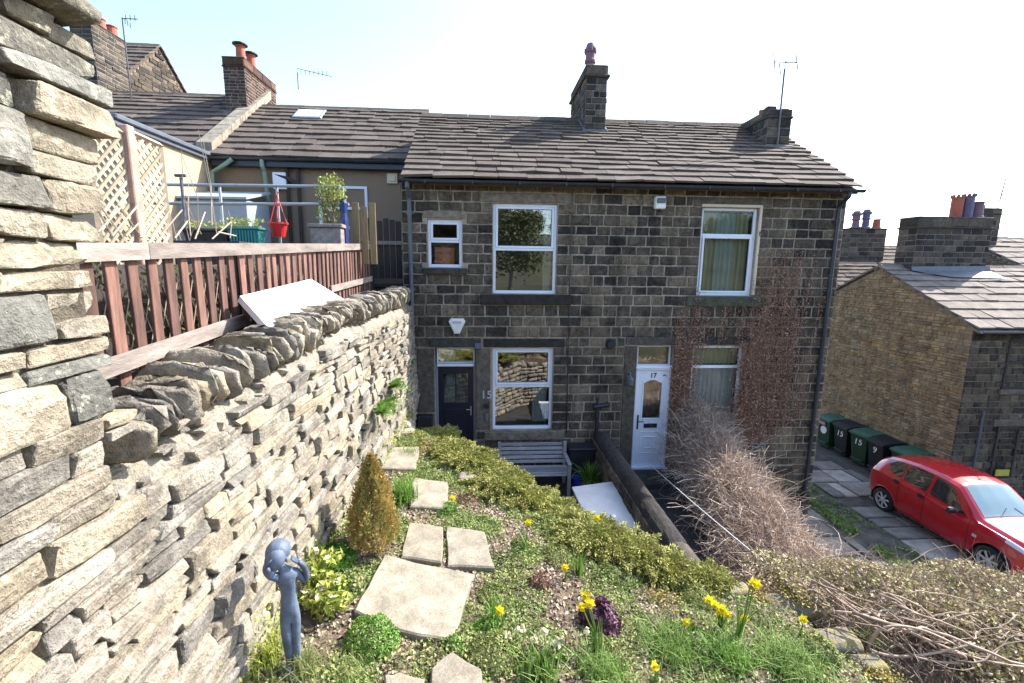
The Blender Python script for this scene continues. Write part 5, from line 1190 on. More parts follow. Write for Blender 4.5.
bl = [(14.55, 'bin_green', 'bin_lid_green', None, 'dark green bin with a white round sticker, farthest from the car'), (13.83, 'bin_black', 'bin_black', '15', 'charcoal bin numbered 15 next to the stickered green bin'), (13.14, 'bin_green', 'bin_lid_green', '15', 'dark green bin numbered 15 in the middle of the row'), (12.45, 'bin_black', 'bin_black', '9', 'charcoal bin numbered 9'), (11.68, 'bin_green', 'bin_lid_green', None, 'green bin with a faded lid closest to the red car')]
for (y, b, l, n, lab) in bl:
    o = bin_proto(b, l, n, lab); o.location = (11.93+rng.normal(0, .02), y-.28, -6.0); o.rotation_euler.z = rng.normal(0, .05)
    if n is None and y > 14:
        m = MB(); m.tube([(-.335, -.05, .62), (-.318, -.05, .62)], .13, 20); m.build('round_sticker', M['white_paint'], o, base=(0, 0, 0))
        m = MB(); m.box(-.36, -.335, -.1, .2, .80, .90); m.build('label_strip', plain('pink_label', (.5, .25, .35), .5), o, base=(0, 0, 0))
# ======================================================= red hatchback
def make_car():
    r_ = empty('parked_car', (0, 0, 0), 'small red five-door hatchback parked on the lane below', 'car')
    L_ = 3.70; st = np.array([0, .05, .16, .40, .75, 1.2, 1.7, 2.15, 2.45, 2.72, 3.0, 3.3, 3.52, 3.66, 3.72])
    #        z_bottom, half width sill, hw belt, z belt, hw roof, z roof-rail, z centre
    T = dict(
     zb=[.45, .32, .24, .20, .20, .20, .20, .20, .20, .20, .20, .20, .21, .24, .32],
     ws=[.58, .68, .74, .79, .81, .815, .815, .815, .815, .81, .80, .77, .70, .60, .42],
     wb=[.60, .70, .75, .79, .81, .82, .82, .82, .815, .80, .77, .72, .65, .56, .40],
     zl=[.74, .86, .97, 1.02, 1.01, .985, .955, .925, .90, .885, .86, .81, .74, .64, .50],
     wr=[.50, .52, .53, .55, .575, .59, .59, .585, .65, .70, .66, .60, .52, .44, .3],
     zr=[.84, 1.02, 1.18, 1.325, 1.41, 1.47, 1.475, 1.425, 1.19, .965, .92, .865, .79, .69, .53],
     zc=[.86, 1.05, 1.22, 1.375, 1.465, 1.525, 1.53, 1.475, 1.24, 1.0, .965, .91, .83, .72, .55])
    def ip(k, y): return np.interp(y, st, T[k])
    def smooth(k, y):
        return (ip(k, y-.05)+2*ip(k, y)+ip(k, y+.05))/4
    def sec(y):
        zb, ws, wb, zl, wr, zr_, zc = (smooth(k, y) for k in ('zb', 'ws', 'wb', 'zl', 'wr', 'zr', 'zc'))
        # control points (x,z) from sill to centre roof
        return np.array([(ws-.06, zb), (ws, zb+.10), (wb+.012, (zb+zl)*.5), (wb, zl-.06), (wb-.035, zl), (wr+(wb-wr)*.42, zl+(zr_-zl)*.5), (wr+.02, zr_-.04), (wr-.06, zr_+.012), (wr*.5, zc-.008), (0, zc)])
    us = np.array([0, .07, .2, .32, .36, .55, .72, .78, .88, 1.0])
    def surf(y, u, off=0.):
        C = sec(y); x = np.interp(u, us, C[:, 0]); z = np.interp(u, us, C[:, 1])
        if off:
            e = .01; x1, z1 = np.interp(u+e, us, C[:, 0]), np.interp(u+e, us, C[:, 1]); x0, z0 = np.interp(u-e, us, C[:, 0]), np.interp(u-e, us, C[:, 1]); t = np.array([x1-x0, z1-z0]); t /= np.linalg.norm(t)+1e-9
            y2 = min(y+.03, L_); C2 = sec(y2); dz = (np.interp(u, us, C2[:, 1])-z)/max(y2-y, 1e-3)
            n = np.array([t[1], 0, -t[0]])
            n[1] = -dz*max(0, n[2]); n /= np.linalg.norm(n)
            return np.array([x+n[0]*off, y+n[1]*off, z+n[2]*off])
        return np.array([x, y, z])
    uu = np.unique(np.concatenate([np.linspace(0, .4, 41), np.linspace(.4, 1, 25), us])); yl = np.linspace(0, L_+.02, 220)
    WH = [(.62, .29), (3.07, .29)]; RA = .345
    for side in (1,):
        pass
    m = MB(); G = np.array([[surf(y, u) for u in uu] for y in yl])
    # snap vertices near the arches
    dropF = []
    for (wy, wz) in WH:
        d = np.hypot(G[..., 1]-wy, G[..., 2]-wz); low = (np.arange(len(uu))[None, :] < np.searchsorted(uu, .36))
        near = (np.abs(d-RA) < .017)&low
        for i, j in zip(*np.where(near)):
            v = G[i, j]; dd = math.hypot(v[1]-wy, v[2]-wz); G[i, j, 1] = wy+(v[1]-wy)*RA/dd; G[i, j, 2] = wz+(v[2]-wz)*RA/dd
    # window openings: regions where the body is cut and glass is set instead
    def inside(y, u):
        if .42 < u < .70:
            lo = .47+.26*(u-.42)/.28*.3; hiF = 2.62-(u-.42)/.28*.50
            if .52+.25*(u-.42) < y < 1.02-.0 : return 1
            if 1.06 < y < 1.60: return 2
            if 1.68 < y < hiF: return 3
        return 0
    I, J = G.shape[:2]; g = np.arange(I*J).reshape(I, J); F = []
    for i in range(I-1):
        for j in range(J-1):
            cc = (G[i, j]+G[i+1, j]+G[i+1, j+1]+G[i, j+1])/4
            if j < np.searchsorted(uu, .36) and any(math.hypot(cc[1]-wy, cc[2]-wz) < RA-.002 for wy, wz in WH): continue
            F.append((g[i, j], g[i+1, j], g[i+1, j+1], g[i, j+1]))
    F = np.array(F); V = G.reshape(-1, 3); m.add(V, F); V2 = V*[-1, 1, 1]; m.add(V2, F[:, ::-1])
    for yy_, fl in ((0, 0), (L_+.02, 1)):
        ring = [surf(yy_, u) for u in uu]; pts = ring+[p*[-1, 1, 1] for p in ring[::-1][1:]]; f = tuple(range(len(pts))); m.add(pts, [f if fl else f[::-1]])
    body = m.build('body', M['carpaint'], r_, base=(0, 0, 0), smooth=True)
    def patch(name, mat, y0f, y1f, u0, u1, off=.006, ny=18, nu=10, mirror=True, round_=0.):
        P = []
        for j in range(nu+1):
            u = u0+(u1-u0)*j/nu; k = 0
            if round_: k = round_*(abs(2*j/nu-1)**6)
            a, b = (y0f(u) if callable(y0f) else y0f)+k, (y1f(u) if callable(y1f) else y1f)-k
            P.append([surf(a+(b-a)*i/ny, u, off) for i in range(ny+1)])
        P = np.array(P); g = np.arange(P.shape[0]*P.shape[1]).reshape(P.shape[:2]); F = np.stack([g[:-1, :-1], g[:-1, 1:], g[1:, 1:], g[1:, :-1]], -1).reshape(-1, 4); outs = []
        for s in ((1, -1) if mirror else (1,)):
            m = MB(); m.add(P.reshape(-1, 3)*[s, 1, 1], F if s > 0 else F[:, ::-1]); outs.append(m.build(name, M[mat], body, base=(0, 0, 0), smooth=True))
        return outs
    dark = 'car_window'
    patch('side_window', dark, lambda u: .62-.15*(u-.40)/.3+.16*max(0, (.5-u))*3, .98, .40, .70, round_=.03)
    patch('side_window', dark, 1.02, 1.62, .40, .705, round_=.03)
    patch('side_window', dark, 1.70, lambda u: 2.58-.55*(u-.40)/.3, .40, .705, round_=.03)
    # windscreen & rear screen spanning both sides
    def screen(name, y0, y1, us0, off=.006):
        P = []
        for i in range(15):
            y = y0+(y1-y0)*i/14; row = [surf(y, u, off) for u in np.linspace(us0, 1, 12)]; P.append(row+[p*[-1, 1, 1] for p in row[::-1][1:]])
        P = np.array(P); g = np.arange(P.shape[0]*P.shape[1]).reshape(P.shape[:2]); F = np.stack([g[:-1, :-1], g[1:, :-1], g[1:, 1:], g[:-1, 1:]], -1).reshape(-1, 4); m = MB(); m.add(P.reshape(-1, 3), F); return m.build(name, M['windscreen'], body, base=(0, 0, 0), smooth=True)
    screen('windscreen', 2.17, 2.70, .80); screen('rear_screen', .06, .33, .80)
    patch('headlight', 'lamp_glass', 3.22, 3.60, .34, .62, .008); patch('tail_light', 'tail_lamp', .03, .16, .42, .74, .012)
    patch('door_seam', 'black', 1.645, 1.655, .05, .40, .003); patch('door_seam', 'black', 1.0, 1.01, .12, .40, .003); patch('door_seam', 'black', 2.62, 2.63, .05, .36, .003)
    patch('door_handle', 'black', 1.50, 1.63, .30, .335, .025, 6, 2); patch('door_handle', 'black', .86, .98, .30, .335, .025, 6, 2); patch('side_repeater', 'lamp_glass', 2.72, 2.80, .235, .26, .01, 4, 2)
    patch('fuel_seam', 'black', 2.0, 2.0001, .0, .01, .001, 2, 2)
    for s in (-1, 1):
        m = MB(); m.bbox(s*.93, 2.34, .98, .09, .05, .065, .03); m.bbox(s*.84, 2.36, .94, .04, .03, .025, .01); m.build('wing_mirror', M['black'], body, base=(0, 0, 0))
    m = MB(); m.tube([(0, 2.02, 1.48), (0, 1.90, 1.62)], .006, 6); m.lathe((0, 2.02, 1.47), [(.025, 0), (.02, .03), (.004, .04)], 8); m.build('aerial_stub', M['black'], body, base=(0, 0, 0))
    for a in (-.35, .25):
        m = MB(); p0, p1 = surf(2.72, .9, .01)*[np.sign(a), 1, 1], surf(2.50, .97, .012)*[np.sign(a), 1, 1]; m.tube([(a, 2.72, 1.0), (a*.3-.1, 2.58, 1.13)], .008, 5); m.build('wiper', M['black'], body, base=(0, 0, 0))
    m = MB(); m.bbox(0, 3.73, .47, .26, .006, .055, .004); m.build('number_plate', M['white_paint'], body, base=(0, 0, 0))
    m = MB(); m.bbox(0, 3.70, .33, .38, .02, .06, .02); m.build('grille', M['black'], body, base=(0, 0, 0))
    m = MB(); m.box(-.6, .6, .3, 3.4, .16, .24); m.build('underbody', M['black'], body, base=(0, 0, 0))
    for (wy, wz) in WH:
        for s in (-1, 1):
            t = MB(); t.lathe((0, 0, 0), [(.2, -.09), (.275, -.085), (.292, -.06), (.292, .06), (.275, .085), (.2, .09)], 32, cap=False)
            Rm = np.array(Matrix.Rotation(math.pi/2, 3, 'Y')); t.v = [np.concatenate(t.v)@Rm.T+[s*.73, wy, wz]]; wh = t.build('wheel', M['tyre'], r_, base=(0, 0, 0), smooth=True)
            a = MB(); a.lathe((0, 0, 0), [(.205, .05), (.212, .085), (.19, .075), (.185, .03)], 32, cap=False); a.lathe((0, 0, 0), [(.045, .03), (.045, .082), (.03, .088), (.001, .088)], 16, cap=False)
            for k in range(7):
                q = 2*math.pi*k/7; a.bbox(.115*math.cos(q), .115*math.sin(q), .065, .085, .021, .012, .006, M=Matrix.Rotation(q, 3, 'Z'))
            a.v = [np.concatenate([v if s > 0 else v*[1, 1, -1] for v in a.v])@Rm.T+[s*.73, wy, wz]]; a.t = [np.concatenate(a.t)]; a.build('rim', M['alloy'], wh, base=(0, 0, 0))
            b = MB(); b.lathe((0, 0, 0), [(.001, .02), (.2, .02)], 24, cap=False); b.v = [np.concatenate([v if s > 0 else v*[1, 1, -1] for v in b.v])@Rm.T+[s*.73, wy, wz]]; b.build('brake_disc', M['black'], wh, base=(0, 0, 0))
            lp = MB(); aa2 = [q for q in np.linspace(-.1, math.pi+.1, 30)]; C0 = [sec(wy+RA*math.cos(q)) for q in aa2]; lp.tube([(s*(np.interp(wz+RA*math.sin(q), C_[:4, 1], C_[:4, 0])-.006), wy+RA*math.cos(q), wz+RA*math.sin(q)) for q, C_ in zip(aa2, C0)], .016, 6); lp.build('arch_lip', M['carpaint'], body, base=(0, 0, 0), smooth=True)
            c_ = MB(); aa = np.linspace(-.35, math.pi+.35, 22); P = [(s*x, wy+RA*math.cos(q), wz+RA*math.sin(q)) for q in aa for x in (.45, .80)]
            c_.add(P, np.array([(2*i, 2*i+1, 2*i+3, 2*i+2) for i in range(21)])); c_.build('wheel_arch', M['black'], body, base=(0, 0, 0))
    return r_
M['tail_lamp'] = plain('tail_lamp', (.35, .01, .01), .15, spec=.8)
mm_, nt_, b_ = new_mat('dark_car_window'); b_.inputs['Base Color'].default_value = (.018, .022, .024, 1); b_.inputs['Roughness'].default_value = .03; b_.inputs['Specular IOR Level'].default_value = .9; b_.inputs['Coat Weight'].default_value = 1; M['car_window'] = mm_
car = make_car(); car.rotation_euler.z = math.pi; car.location = (10.88, 10.78, -6.0)
# ======================================================= statue
def skin(name, verts, edges, rad, mat, parent=None, base=(0, 0, 0), sub=2):
    me = bpy.data.meshes.new(name); me.from_pydata([tuple(v) for v in verts], edges, []); o = bpy.data.objects.new(name, me); COL.objects.link(o)
    sk = o.modifiers.new('s', 'SKIN'); lay = me.skin_vertices[0] if me.skin_vertices else None
    if lay is None:
        bm = __import__('bmesh').new(); bm.from_mesh(me); bm.verts.layers.skin.verify(); bm.to_mesh(me); bm.free(); lay = me.skin_vertices[0]
    for i, r in enumerate(rad): lay.data[i].radius = (r, r) if not hasattr(r, '__len__') else r; lay.data[i].use_root = (i == 0)
    ss = o.modifiers.new('u', 'SUBSURF'); ss.levels = sub; ss.render_levels = sub
    bpy.context.view_layer.update(); m2 = bpy.data.meshes.new_from_object(o.evaluated_get(bpy.context.evaluated_depsgraph_get())); bpy.data.objects.remove(o)
    for p in m2.polygons: p.use_smooth = True
    m2.materials.clear(); m2.materials.append(mat); o = bpy.data.objects.new(name, m2); COL.objects.link(o); o.location = base
    if parent: o.parent = parent
    return o
sp = gpos(294, 668); print('statue', sp)
# slender nude figure, head bowed to the left, one arm folded behind the neck, the other raised to the brow
sv = [(0, 0, .36), (.0, 0, .42), (.004, 0, .47), (.0, 0, .525), (-.004, 0, .575), (-.018, 0, .612),  # 0 pelvis .. 5 neck
      (-.030, 0, .645),                                                                      # 6 skull base
      (.040, .012, .570), (.088, .02, .500), (.094, .016, .545), (.082, .012, .60), (.055, .01, .632),              # right arm 7-11: shoulder, elbow low right, forearm up, hand at nape
      (-.040, -.012, .572), (-.078, -.03, .600), (-.092, -.045, .645), (-.078, -.055, .69),                       # left arm 12-15 hand to the brow
      (.022, .004, .31), (.020, 0, .20), (.018, .0, .10), (.020, 0, .03), (.024, -.04, .010),
      (-.022, -.004, .31), (-.019, -.014, .20), (-.016, -.006, .10), (-.018, -.006, .03), (-.022, -.045, .010)]
se = [(0, 1), (1, 2), (2, 3), (3, 4), (4, 5), (5, 6), (4, 7), (7, 8), (8, 9), (9, 10), (10, 11), (4, 12), (12, 13), (13, 14), (14, 15), (0, 16), (16, 17), (17, 18), (18, 19), (19, 20), (0, 21), (21, 22), (22, 23), (23, 24), (24, 25)]
sr = [(.050, .040), (.042, .034), (.040, .033), (.046, .035), (.040, .03), .020, .022, .026, .020, .018, .016, .015, .026, .018, .016, .015, .034, .029, .024, .019, .014, .034, .029, .024, .019, .014]
SC = 1.12
st_ = empty('garden_statue', sp, 'blue-grey statue of a figure with bowed head at the foot of the wall', 'statue'); st_['_b'] = [0, 0, 0]
bd = skin('figure', [np.array(v)*SC for v in sv], se, [tuple(np.array(r)*SC) if hasattr(r, '__len__') else r*SC for r in sr], M['verdigris'], st_)
hd = MB(); P, F = CUBES[(6, 4, 4)]; Q = P/np.linalg.norm(P, axis=1)[:, None]
Mh = np.array(Matrix.Rotation(.45, 3, 'Y')@Matrix.Rotation(.25, 3, 'X'))
hd.add(Q*[.052, .062, .070]@Mh.T*SC+np.array([-.045, -.012, .685])*SC, F)                      # skull
hd.add(Q*[.012, .016, .016]*SC+np.array([-.07, -.072, .665])*SC, F); hd.add(Q*[.026, .02, .012]@Mh.T*SC+np.array([-.068, -.055, .642])*SC, F)     # nose, chin
hd.add(Q*[.008, .012, .016]*SC+np.array([.008, -.02, .672])*SC, F)                                     # ear
hd.build('head', M['verdigris'], st_, base=(0, 0, 0), smooth=True)
hr = MB(); H = Q*[.062, .064, .066]; H[:, 2] += .014; H[:, 1] += .018; ang = np.arctan2(H[:, 1], H[:, 0]); H *= (1+.05*np.sin(ang*14)[:, None]*.6); hr.add(H@Mh.T*SC+np.array([-.043, 0, .69])*SC, F); hr.build('hair', M['verdigris'], st_, base=(0, 0, 0), smooth=True)
fg = MB()
for (c0, d0) in ((sv[11], (-.5, -.2, .6)), (sv[15], (.5, .1, .35))):
    for k in range(4): c_ = np.array(c0)*SC+np.array([0, (k-1.5)*.011, 0]); fg.tube([c_, c_+np.array(d0)*.03*SC, c_+np.array(d0)*.055*SC+[0, 0, .004]], [.0065, .006, .004], 7)
    c_ = np.array(c0)*SC; fg.tube([c_+[0, .02, 0], c_+[0, .034, .012]], [.007, .005], 7)
fg.build('fingers', M['verdigris'], st_, base=(0, 0, 0), smooth=True)
m = MB(); m.lathe((0, 0, -.03), [(.09, 0), (.09, .03), (.08, .038)], 18); m.build('plinth', M['verdigris'], st_, base=(0, 0, 0)); st_.rotation_euler.z = .25
def twigs(mb, P0, P1, bend, r, k=6, seg=3, tint=None, wig=.0):
    P0, P1 = np.asarray(P0, float), np.asarray(P1, float); n = len(P0)
    if n == 0: return
    mid = (P0+P1)/2+np.asarray(bend); t = np.linspace(0, 1, k)[None, :, None]
    C = (1-t)**2*P0[:, None]+2*t*(1-t)*mid[:, None]+t*t*P1[:, None]
    if wig: C[:, 1:] += rng.normal(0, wig, (n, k-1, 3))
    T = np.gradient(C, axis=1); T /= np.linalg.norm(T, axis=2, keepdims=True)+1e-9
    A = np.cross(T, rng.normal(size=(n, 1, 3))); A /= np.linalg.norm(A, axis=2, keepdims=True)+1e-9; B = np.cross(T, A)
    rr = (np.broadcast_to(r, (n,))[:, None]*np.linspace(1, .45, k)[None])[..., None]
    V = np.stack([C+rr*(math.cos(a)*A+math.sin(a)*B) for a in np.arange(seg)*2*math.pi/seg], 2)
    base = (np.arange(n)*k*seg)[:, None]; F = []
    for i in range(k-1):
        for j in range(seg): F.append(base+np.array([i*seg+j, i*seg+(j+1) % seg, (i+1)*seg+(j+1) % seg, (i+1)*seg+j]))
    tt = rng.random((n, 3)) if tint is None else np.clip(np.asarray(tint)+rng.normal(0, .15, (n, 3)), .02, .98)
    mb.add(V.reshape(-1, 3), np.concatenate(F), np.repeat(tt, k*seg, 0)); return C
U = rng.uniform
slabs = [o for o in bpy.data.objects if o.name.startswith('stepping_stone')]
def slab_mask(xy):
    ok = np.ones(len(xy), bool)
    for o in slabs:
        n = len(o.data.vertices); co = np.empty(n*3, np.float32); o.data.vertices.foreach_get('co', co); co = co.reshape(-1, 3)[:, :2]+np.array(o.location)[:2]; c = co.mean(0)
        k = (n-1)//4; ring = co[:k]; d = xy-c; an = np.arctan2(d[:, 1], d[:, 0]); ra = np.arctan2(ring[:, 1]-c[1], ring[:, 0]-c[0]); rr = np.linalg.norm(ring-c, axis=1); s = np.argsort(ra)
        lim = np.interp(an, ra[s], rr[s], period=2*math.pi); ok &= np.linalg.norm(d, axis=1) > lim*.97
    return ok
def scatter(n, y0=1.9, y1=7.55, dens=None):
    y = y0+(y1-y0)*rng.random(n)**1.25; e = np.array([edge_x(v) for v in y]); x = -1.44+.2*(y-2)/5.5+(e+.03+1.24)*rng.random(n); xy = np.stack([x, y], 1)
    k = slab_mask(xy)
    if dens: k &= np.array([dens(a, b) for a, b in xy]) > rng.random(n)
    xy = xy[k]; return np.array([(a, b, gz(a, b)) for a, b in xy])
nz = lambda x, y, s, o: mn.noise(Vector((x*s, y*s, o)))*.5+.5
# ---------------- ground cover (nobody could count it)
P = scatter(135000, dens=lambda x, y: np.clip((nz(x, y, 2.2, 11)-.34)*4, .06, 1)*(.45 if y > 6 else 1)); hh = np.array([.055*max(0, nz(a, b, 3.4, 2)-.25)*1.8 for a, b, _ in P])
P = P+np.array([0, 0, 1])*(hh*rng.random(len(P))+.008)[:, None]
m = MB(); tn = np.stack([np.array([nz(a, b, 1.5, 31) for a, b, _ in P])*.9, rng.random(len(P)), rng.random(len(P))], 1)
leaves(m, P, .029, (0, -.1, .9), .8, .55, tint=tn, tvar=.3); tag(m.build('ground_cover', M['cover']), kind='stuff')
P = scatter(24000, dens=lambda x, y: np.clip((.56-nz(x, y, 2.2, 11))*4+.15, .1, 1)); m = MB(); leaves(m, P+[0, 0, .012], .038, (0, 0, 1.2), .7, .6); tag(m.build('leaf_litter', M['litter']), kind='stuff')
P = scatter(6500, dens=lambda x, y: np.clip((nz(x, y, 1.8, 51)-.52)*6, 0, 1)); m = MB(); blades(m, P, .075, .007, .5, 2); tag(m.build('short_grass', M['grass']), kind='stuff')
m = MB()
for (px, py, r, n) in ((425, 447, .25, 500), (475, 475, .22, 600), (452, 456, .18, 400), (505, 497, .2, 500), (645, 560, .28, 900), (690, 585, .3, 900), (585, 550, .2, 300), (880, 676, .18, 700), (800, 608, .22, 700), (415, 436, .15, 200), (660, 600, .15, 250), (762, 600, .2, 400)):
    c = gpos(px, py); xy = c[:2]+rng.normal(0, r*.5, (n, 2)); pp = np.array([(a, b, gz(a, b)+.02+rng.random()*.03+(.12 if (px, py) == (800, 608) and abs(a-c[0]) < .2 else 0)) for a, b in xy]); leaves(m, pp, .022, (0, 0, 1), .8, .7)
tag(m.build('golden_moss', M['moss']), kind='stuff')
m = MB()      # moss and weeds growing out of the foot of the wall
n = 2600; y = U(1.8, 7.5, n); z = np.array([gz(-1.42, b) for b in y])+np.abs(rng.normal(0, .12, n)); leaves(m, np.stack([np.array([wx(c)+LO(d) for c, d in zip(z, y)])+.03+np.abs(rng.normal(0, .03, n)), y, z], 1), .035, (1, 0, .5)); tag(m.build('wall_foot_weeds', M['lime']), kind='stuff')
# ---------------- mounds and tufts, one plant each
def mound(px, py, r, h, mat, label, name='mound_plant', n=1500, size=.028, asp=.5, lift=0, squash=1, cat='plant', group=None):
    c = gpos(px, py); m = MB(); B = ball(n, 1, (r, r*squash, h), .75); B[:, 2] = np.abs(B[:, 2]); xy = c[:2]+B[:, :2]; P = np.array([(a, b, gz(a, b)) for a, b in xy]); P[:, 2] += B[:, 2]*(1+.15*np.sin(B[:, 0]*40))+lift
    leaves(m, P, size, B/np.linalg.norm(B, axis=1)[:, None]*1.1, .7, asp); o = m.build(name, M[mat], base=c); return tag(o, label, cat, group)
def tuft(px, py, r, h, mat, label, n=220, w=.008, lean=.5, name='grass_tuft', cat='grass tuft', group=None):
    c = gpos(px, py); xy = c[:2]+rng.normal(0, r*.45, (n, 2)); P = np.array([(a, b, gz(a, b)) for a, b in xy]); m = MB(); blades(m, P, h, w, lean, 3); return tag(m.build(name, M[mat], base=c), label, cat, group)
mound(373, 640, .19, .15, 'bright', 'tight green dome at the lower end of the flags, left of the path', n=2600, size=.022)
mound(494, 655, .20, .10, 'cover', 'rounded light green cushion right of the largest flag', n=2200, size=.024)
mound(495, 600, .16, .07, 'cover', 'low green cushion beside the top right corner of the largest flag', n=1200)
mound(487, 632, .12, .06, 'bright', 'small bright leafy mat on the right edge of the largest flag', n=700)
mound(540, 585, .10, .08, 'redleaf', 'low reddish-brown leafy rosette above the purple plant', n=600, size=.035)
mound(536, 655, .14, .06, 'litter', 'dead brown clump left of the daffodil leaves', n=500, size=.04)
mound(600, 625, .16, .19, 'purple', 'dark purple-leaved plant beneath the twin daffodils', n=1500, size=.045, asp=.8, name='purple_plant')
mound(562, 558, .2, .07, 'cover', 'spreading green mat between the two upper daffodils', n=1300)
mound(620, 575, .2, .08, 'cover', 'spreading green mat behind the purple plant', n=1300)
mound(700, 600, .2, .08, 'cover', 'green mat left of the yellow primroses', n=1200)
mound(690, 640, .2, .08, 'grass', 'light green mat at the foot of the grassy tuft', n=1000)
mound(822, 655, .14, .12, 'cover', 'grey-green bushy plant near the rockery edge', n=1200)
mound(336, 560, .17, .12, 'fern', 'dark green leafy cushion at the wall foot behind the lime plant', n=1100, size=.04)
mound(352, 585, .12, .10, 'cover', 'pale green rosette cluster in front of the bronze conifer', n=900, size=.035)
mound(415, 588, .06, .04, 'bright', 'tiny sprig on the left side of the largest flag', n=200)
mound(455, 645, .08, .05, 'bright', 'little sprig growing between the lower flags', n=300)
mound(250, 600, .10, .2, 'cover', 'straggly weed climbing the wall foot left of the statue', n=300) if False else None
mound(523, 545, .12, .06, 'cover', 'pale mat just right of the square flags', n=600)
mound(470, 500, .16, .05, 'redleaf', 'reddish creeping mat in front of the juniper', n=700, size=.025)
mound(445, 510, .12, .06, 'bright', 'green mat between two of the square flags', n=600)
tuft(403, 500, .15, .22, 'bright', 'bright green feathery tuft beside the square flag', 320, .012)
tuft(668, 652, .22, .14, 'grass', 'large fresh grass tuft right of the daffodils', 600, .008, .6)
tuft(790, 665, .25, .14, 'grass', 'large fresh grass tuft near the bottom right corner of the garden', 700, .008, .6)
tuft(600, 672, .2, .14, 'grass', 'grass tuft at the bottom edge below the purple plant', 420, .009, .5)
tuft(730, 660, .2, .15, 'bright', 'short green tuft between the two large grass tufts', 350, .009, .6)
tuft(540, 675, .14, .19, 'grass', 'upright leafy tuft at the bottom edge with cream flowers', 160, .014, .35)
tuft(305, 672, .10, .16, 'cover', 'wiry grey-green tuft at the foot of the statue', 200, .006, .4)
tuft(350, 672, .12, .10, 'cover', 'low thin tuft right of the statue', 140, .006, .6)
tuft(578, 575, .06, .22, 'bright', 'slim upright blades beside the single low daffodil', 40, .014, .25)
tuft(495, 620, .06, .2, 'bright', 'spiky blades right of the largest flag', 40, .012, .4)
tuft(268, 660, .12, .18, 'lime', 'yellowish weeds at the wall foot left of the statue', 160, .008, .5)
tuft(410, 455, .12, .10, 'bright', 'green tuft beside the broad flag', 160, .008, .5)
tuft(870, 640, .12, .12, 'cover', 'thin dry tuft beside the last pale stone', 120, .007, .6)
# ---------------- lime / cream flowering plant by the wall
def hellebore(px, py, h, label):
    c = gpos(px, py); r_ = empty('flowering_plant', c, label, 'plant'); m = MB(); P0 = c+rng.normal(0, .03, (9, 3))*[1, 1, 0]; P1 = c+np.stack([rng.normal(0, .09, 9), rng.normal(0, .09, 9), h*U(.6, 1, 9)], 1); twigs(m, P0, P1, (0, 0, .03), .006); m.build('stem', M['bright'], r_)
    m = MB(); 
    for p in P1: leaves(m, p+ball(26, .07, (1, 1, .7)), .07, (0, 0, .8), .9, .4)
    leaves(m, c+ball(90, .12, (1, 1, .8))+[0, 0, h*.35], .075, (0, 0, .8), .9, .4); m.build('foliage', M['lime'], r_)
    for p in P1[:6]: m = MB(); leaves(m, p+[0, 0, .03]+ball(10, .02), .045, (0, 0, .6), 1, .8); m.build('flower', M['cream_flower'], r_)
hellebore(318, 588, .27, 'taller lime-green plant with cream blooms beside the statue'); hellebore(330, 612, .17, 'shorter lime-green plant with pale blooms in front of its taller twin')
# ---------------- daffodils
def daffodil(heads, root, h=None, label='', nl=8, lh=.26):
    c = gpos(*root); r_ = empty('daffodil', c, label, 'daffodil', 'daffodils in the garden'); m = MB(); P = c+rng.normal(0, .018, (nl, 3))*[1, 1, 0]; blades(m, P, lh, .016, .28, 4); m.build('leaf', M['grass'] if nl > 12 else M['bright'], r_)
    for (hx, hy) in heads:
        p = aY(hx, hy, c[1]-.02); s = MB(); s.tube([c+rng.normal(0, .008, 3)*[1, 1, 0], (c+p)/2+[.01, 0, .02], p+[0, .03, -.01], p], .0055, 6); s.build('stem', M['bright'], r_)
        f = MB(); F_ = np.array([rng.normal(-.1, .3), -1, rng.normal(.1, .25)]); F_ /= np.linalg.norm(F_); A = np.cross(F_, [0, 0, 1.]); A /= np.linalg.norm(A); B = np.cross(A, F_)
        for k in range(6):
            a = k*math.pi/3+.3; d = math.cos(a)*A+math.sin(a)*B; s_ = -math.sin(a)*A+math.cos(a)*B; q = rng.random(3)
            f.add([p, p+d*.022+s_*.014-F_*.002, p+d*.044+F_*.004, p+d*.022-s_*.014-F_*.002], np.array([(0, 1, 2, 3)]), q)
        rg = []; nS = 9
        for (dd, rr) in ((0, .009), (.014, .011), (.026, .013), (.031, .018)): rg += [p+F_*dd+rr*(math.cos(a)*A+math.sin(a)*B) for a in np.arange(nS)*2*math.pi/nS]
        f.add(rg, np.array([(i*nS+j, i*nS+(j+1) % nS, (i+1)*nS+(j+1) % nS, (i+1)*nS+j) for i in range(3) for j in range(nS)]), (.15, .2, .5)); f.build('flower', M['petal'], r_)
daffodil([(586, 596), (582, 606), (590, 603)], (597, 655), label='clump with twin yellow heads standing over the dark purple plant', nl=14, lh=.3)
daffodil([(528, 522)], (524, 552), label='single daffodil right of the square flags, below the juniper', nl=5)
daffodil([(597, 518)], (600, 548), label='single daffodil right against the juniper near the white table top', nl=5)
daffodil([(565, 567)], (566, 580), label='low daffodil between the reddish rosette and the slim upright blades', nl=3, lh=.12)
daffodil([(500, 610)], (502, 628), label='small low daffodil beside the largest flag', nl=3, lh=.12)
daffodil([(654, 666)], (655, 682), label='low daffodil at the bottom edge in front of the grass tuft', nl=3, lh=.12)
daffodil([(453, 498)], (455, 512), label='tiny far daffodil behind the twin square flags', nl=3, lh=.1)
daffodil([(753, 582), (757, 584)], (737, 640), label='tall daffodil leaning over the garden edge towards the brambles', nl=14, lh=.4)
daffodil([(715, 604), (722, 608), (709, 599), (727, 614), (718, 612), (744, 618)], (722, 628), label='dense clump with many low yellow heads left of the tall daffodil', nl=12, lh=.22)
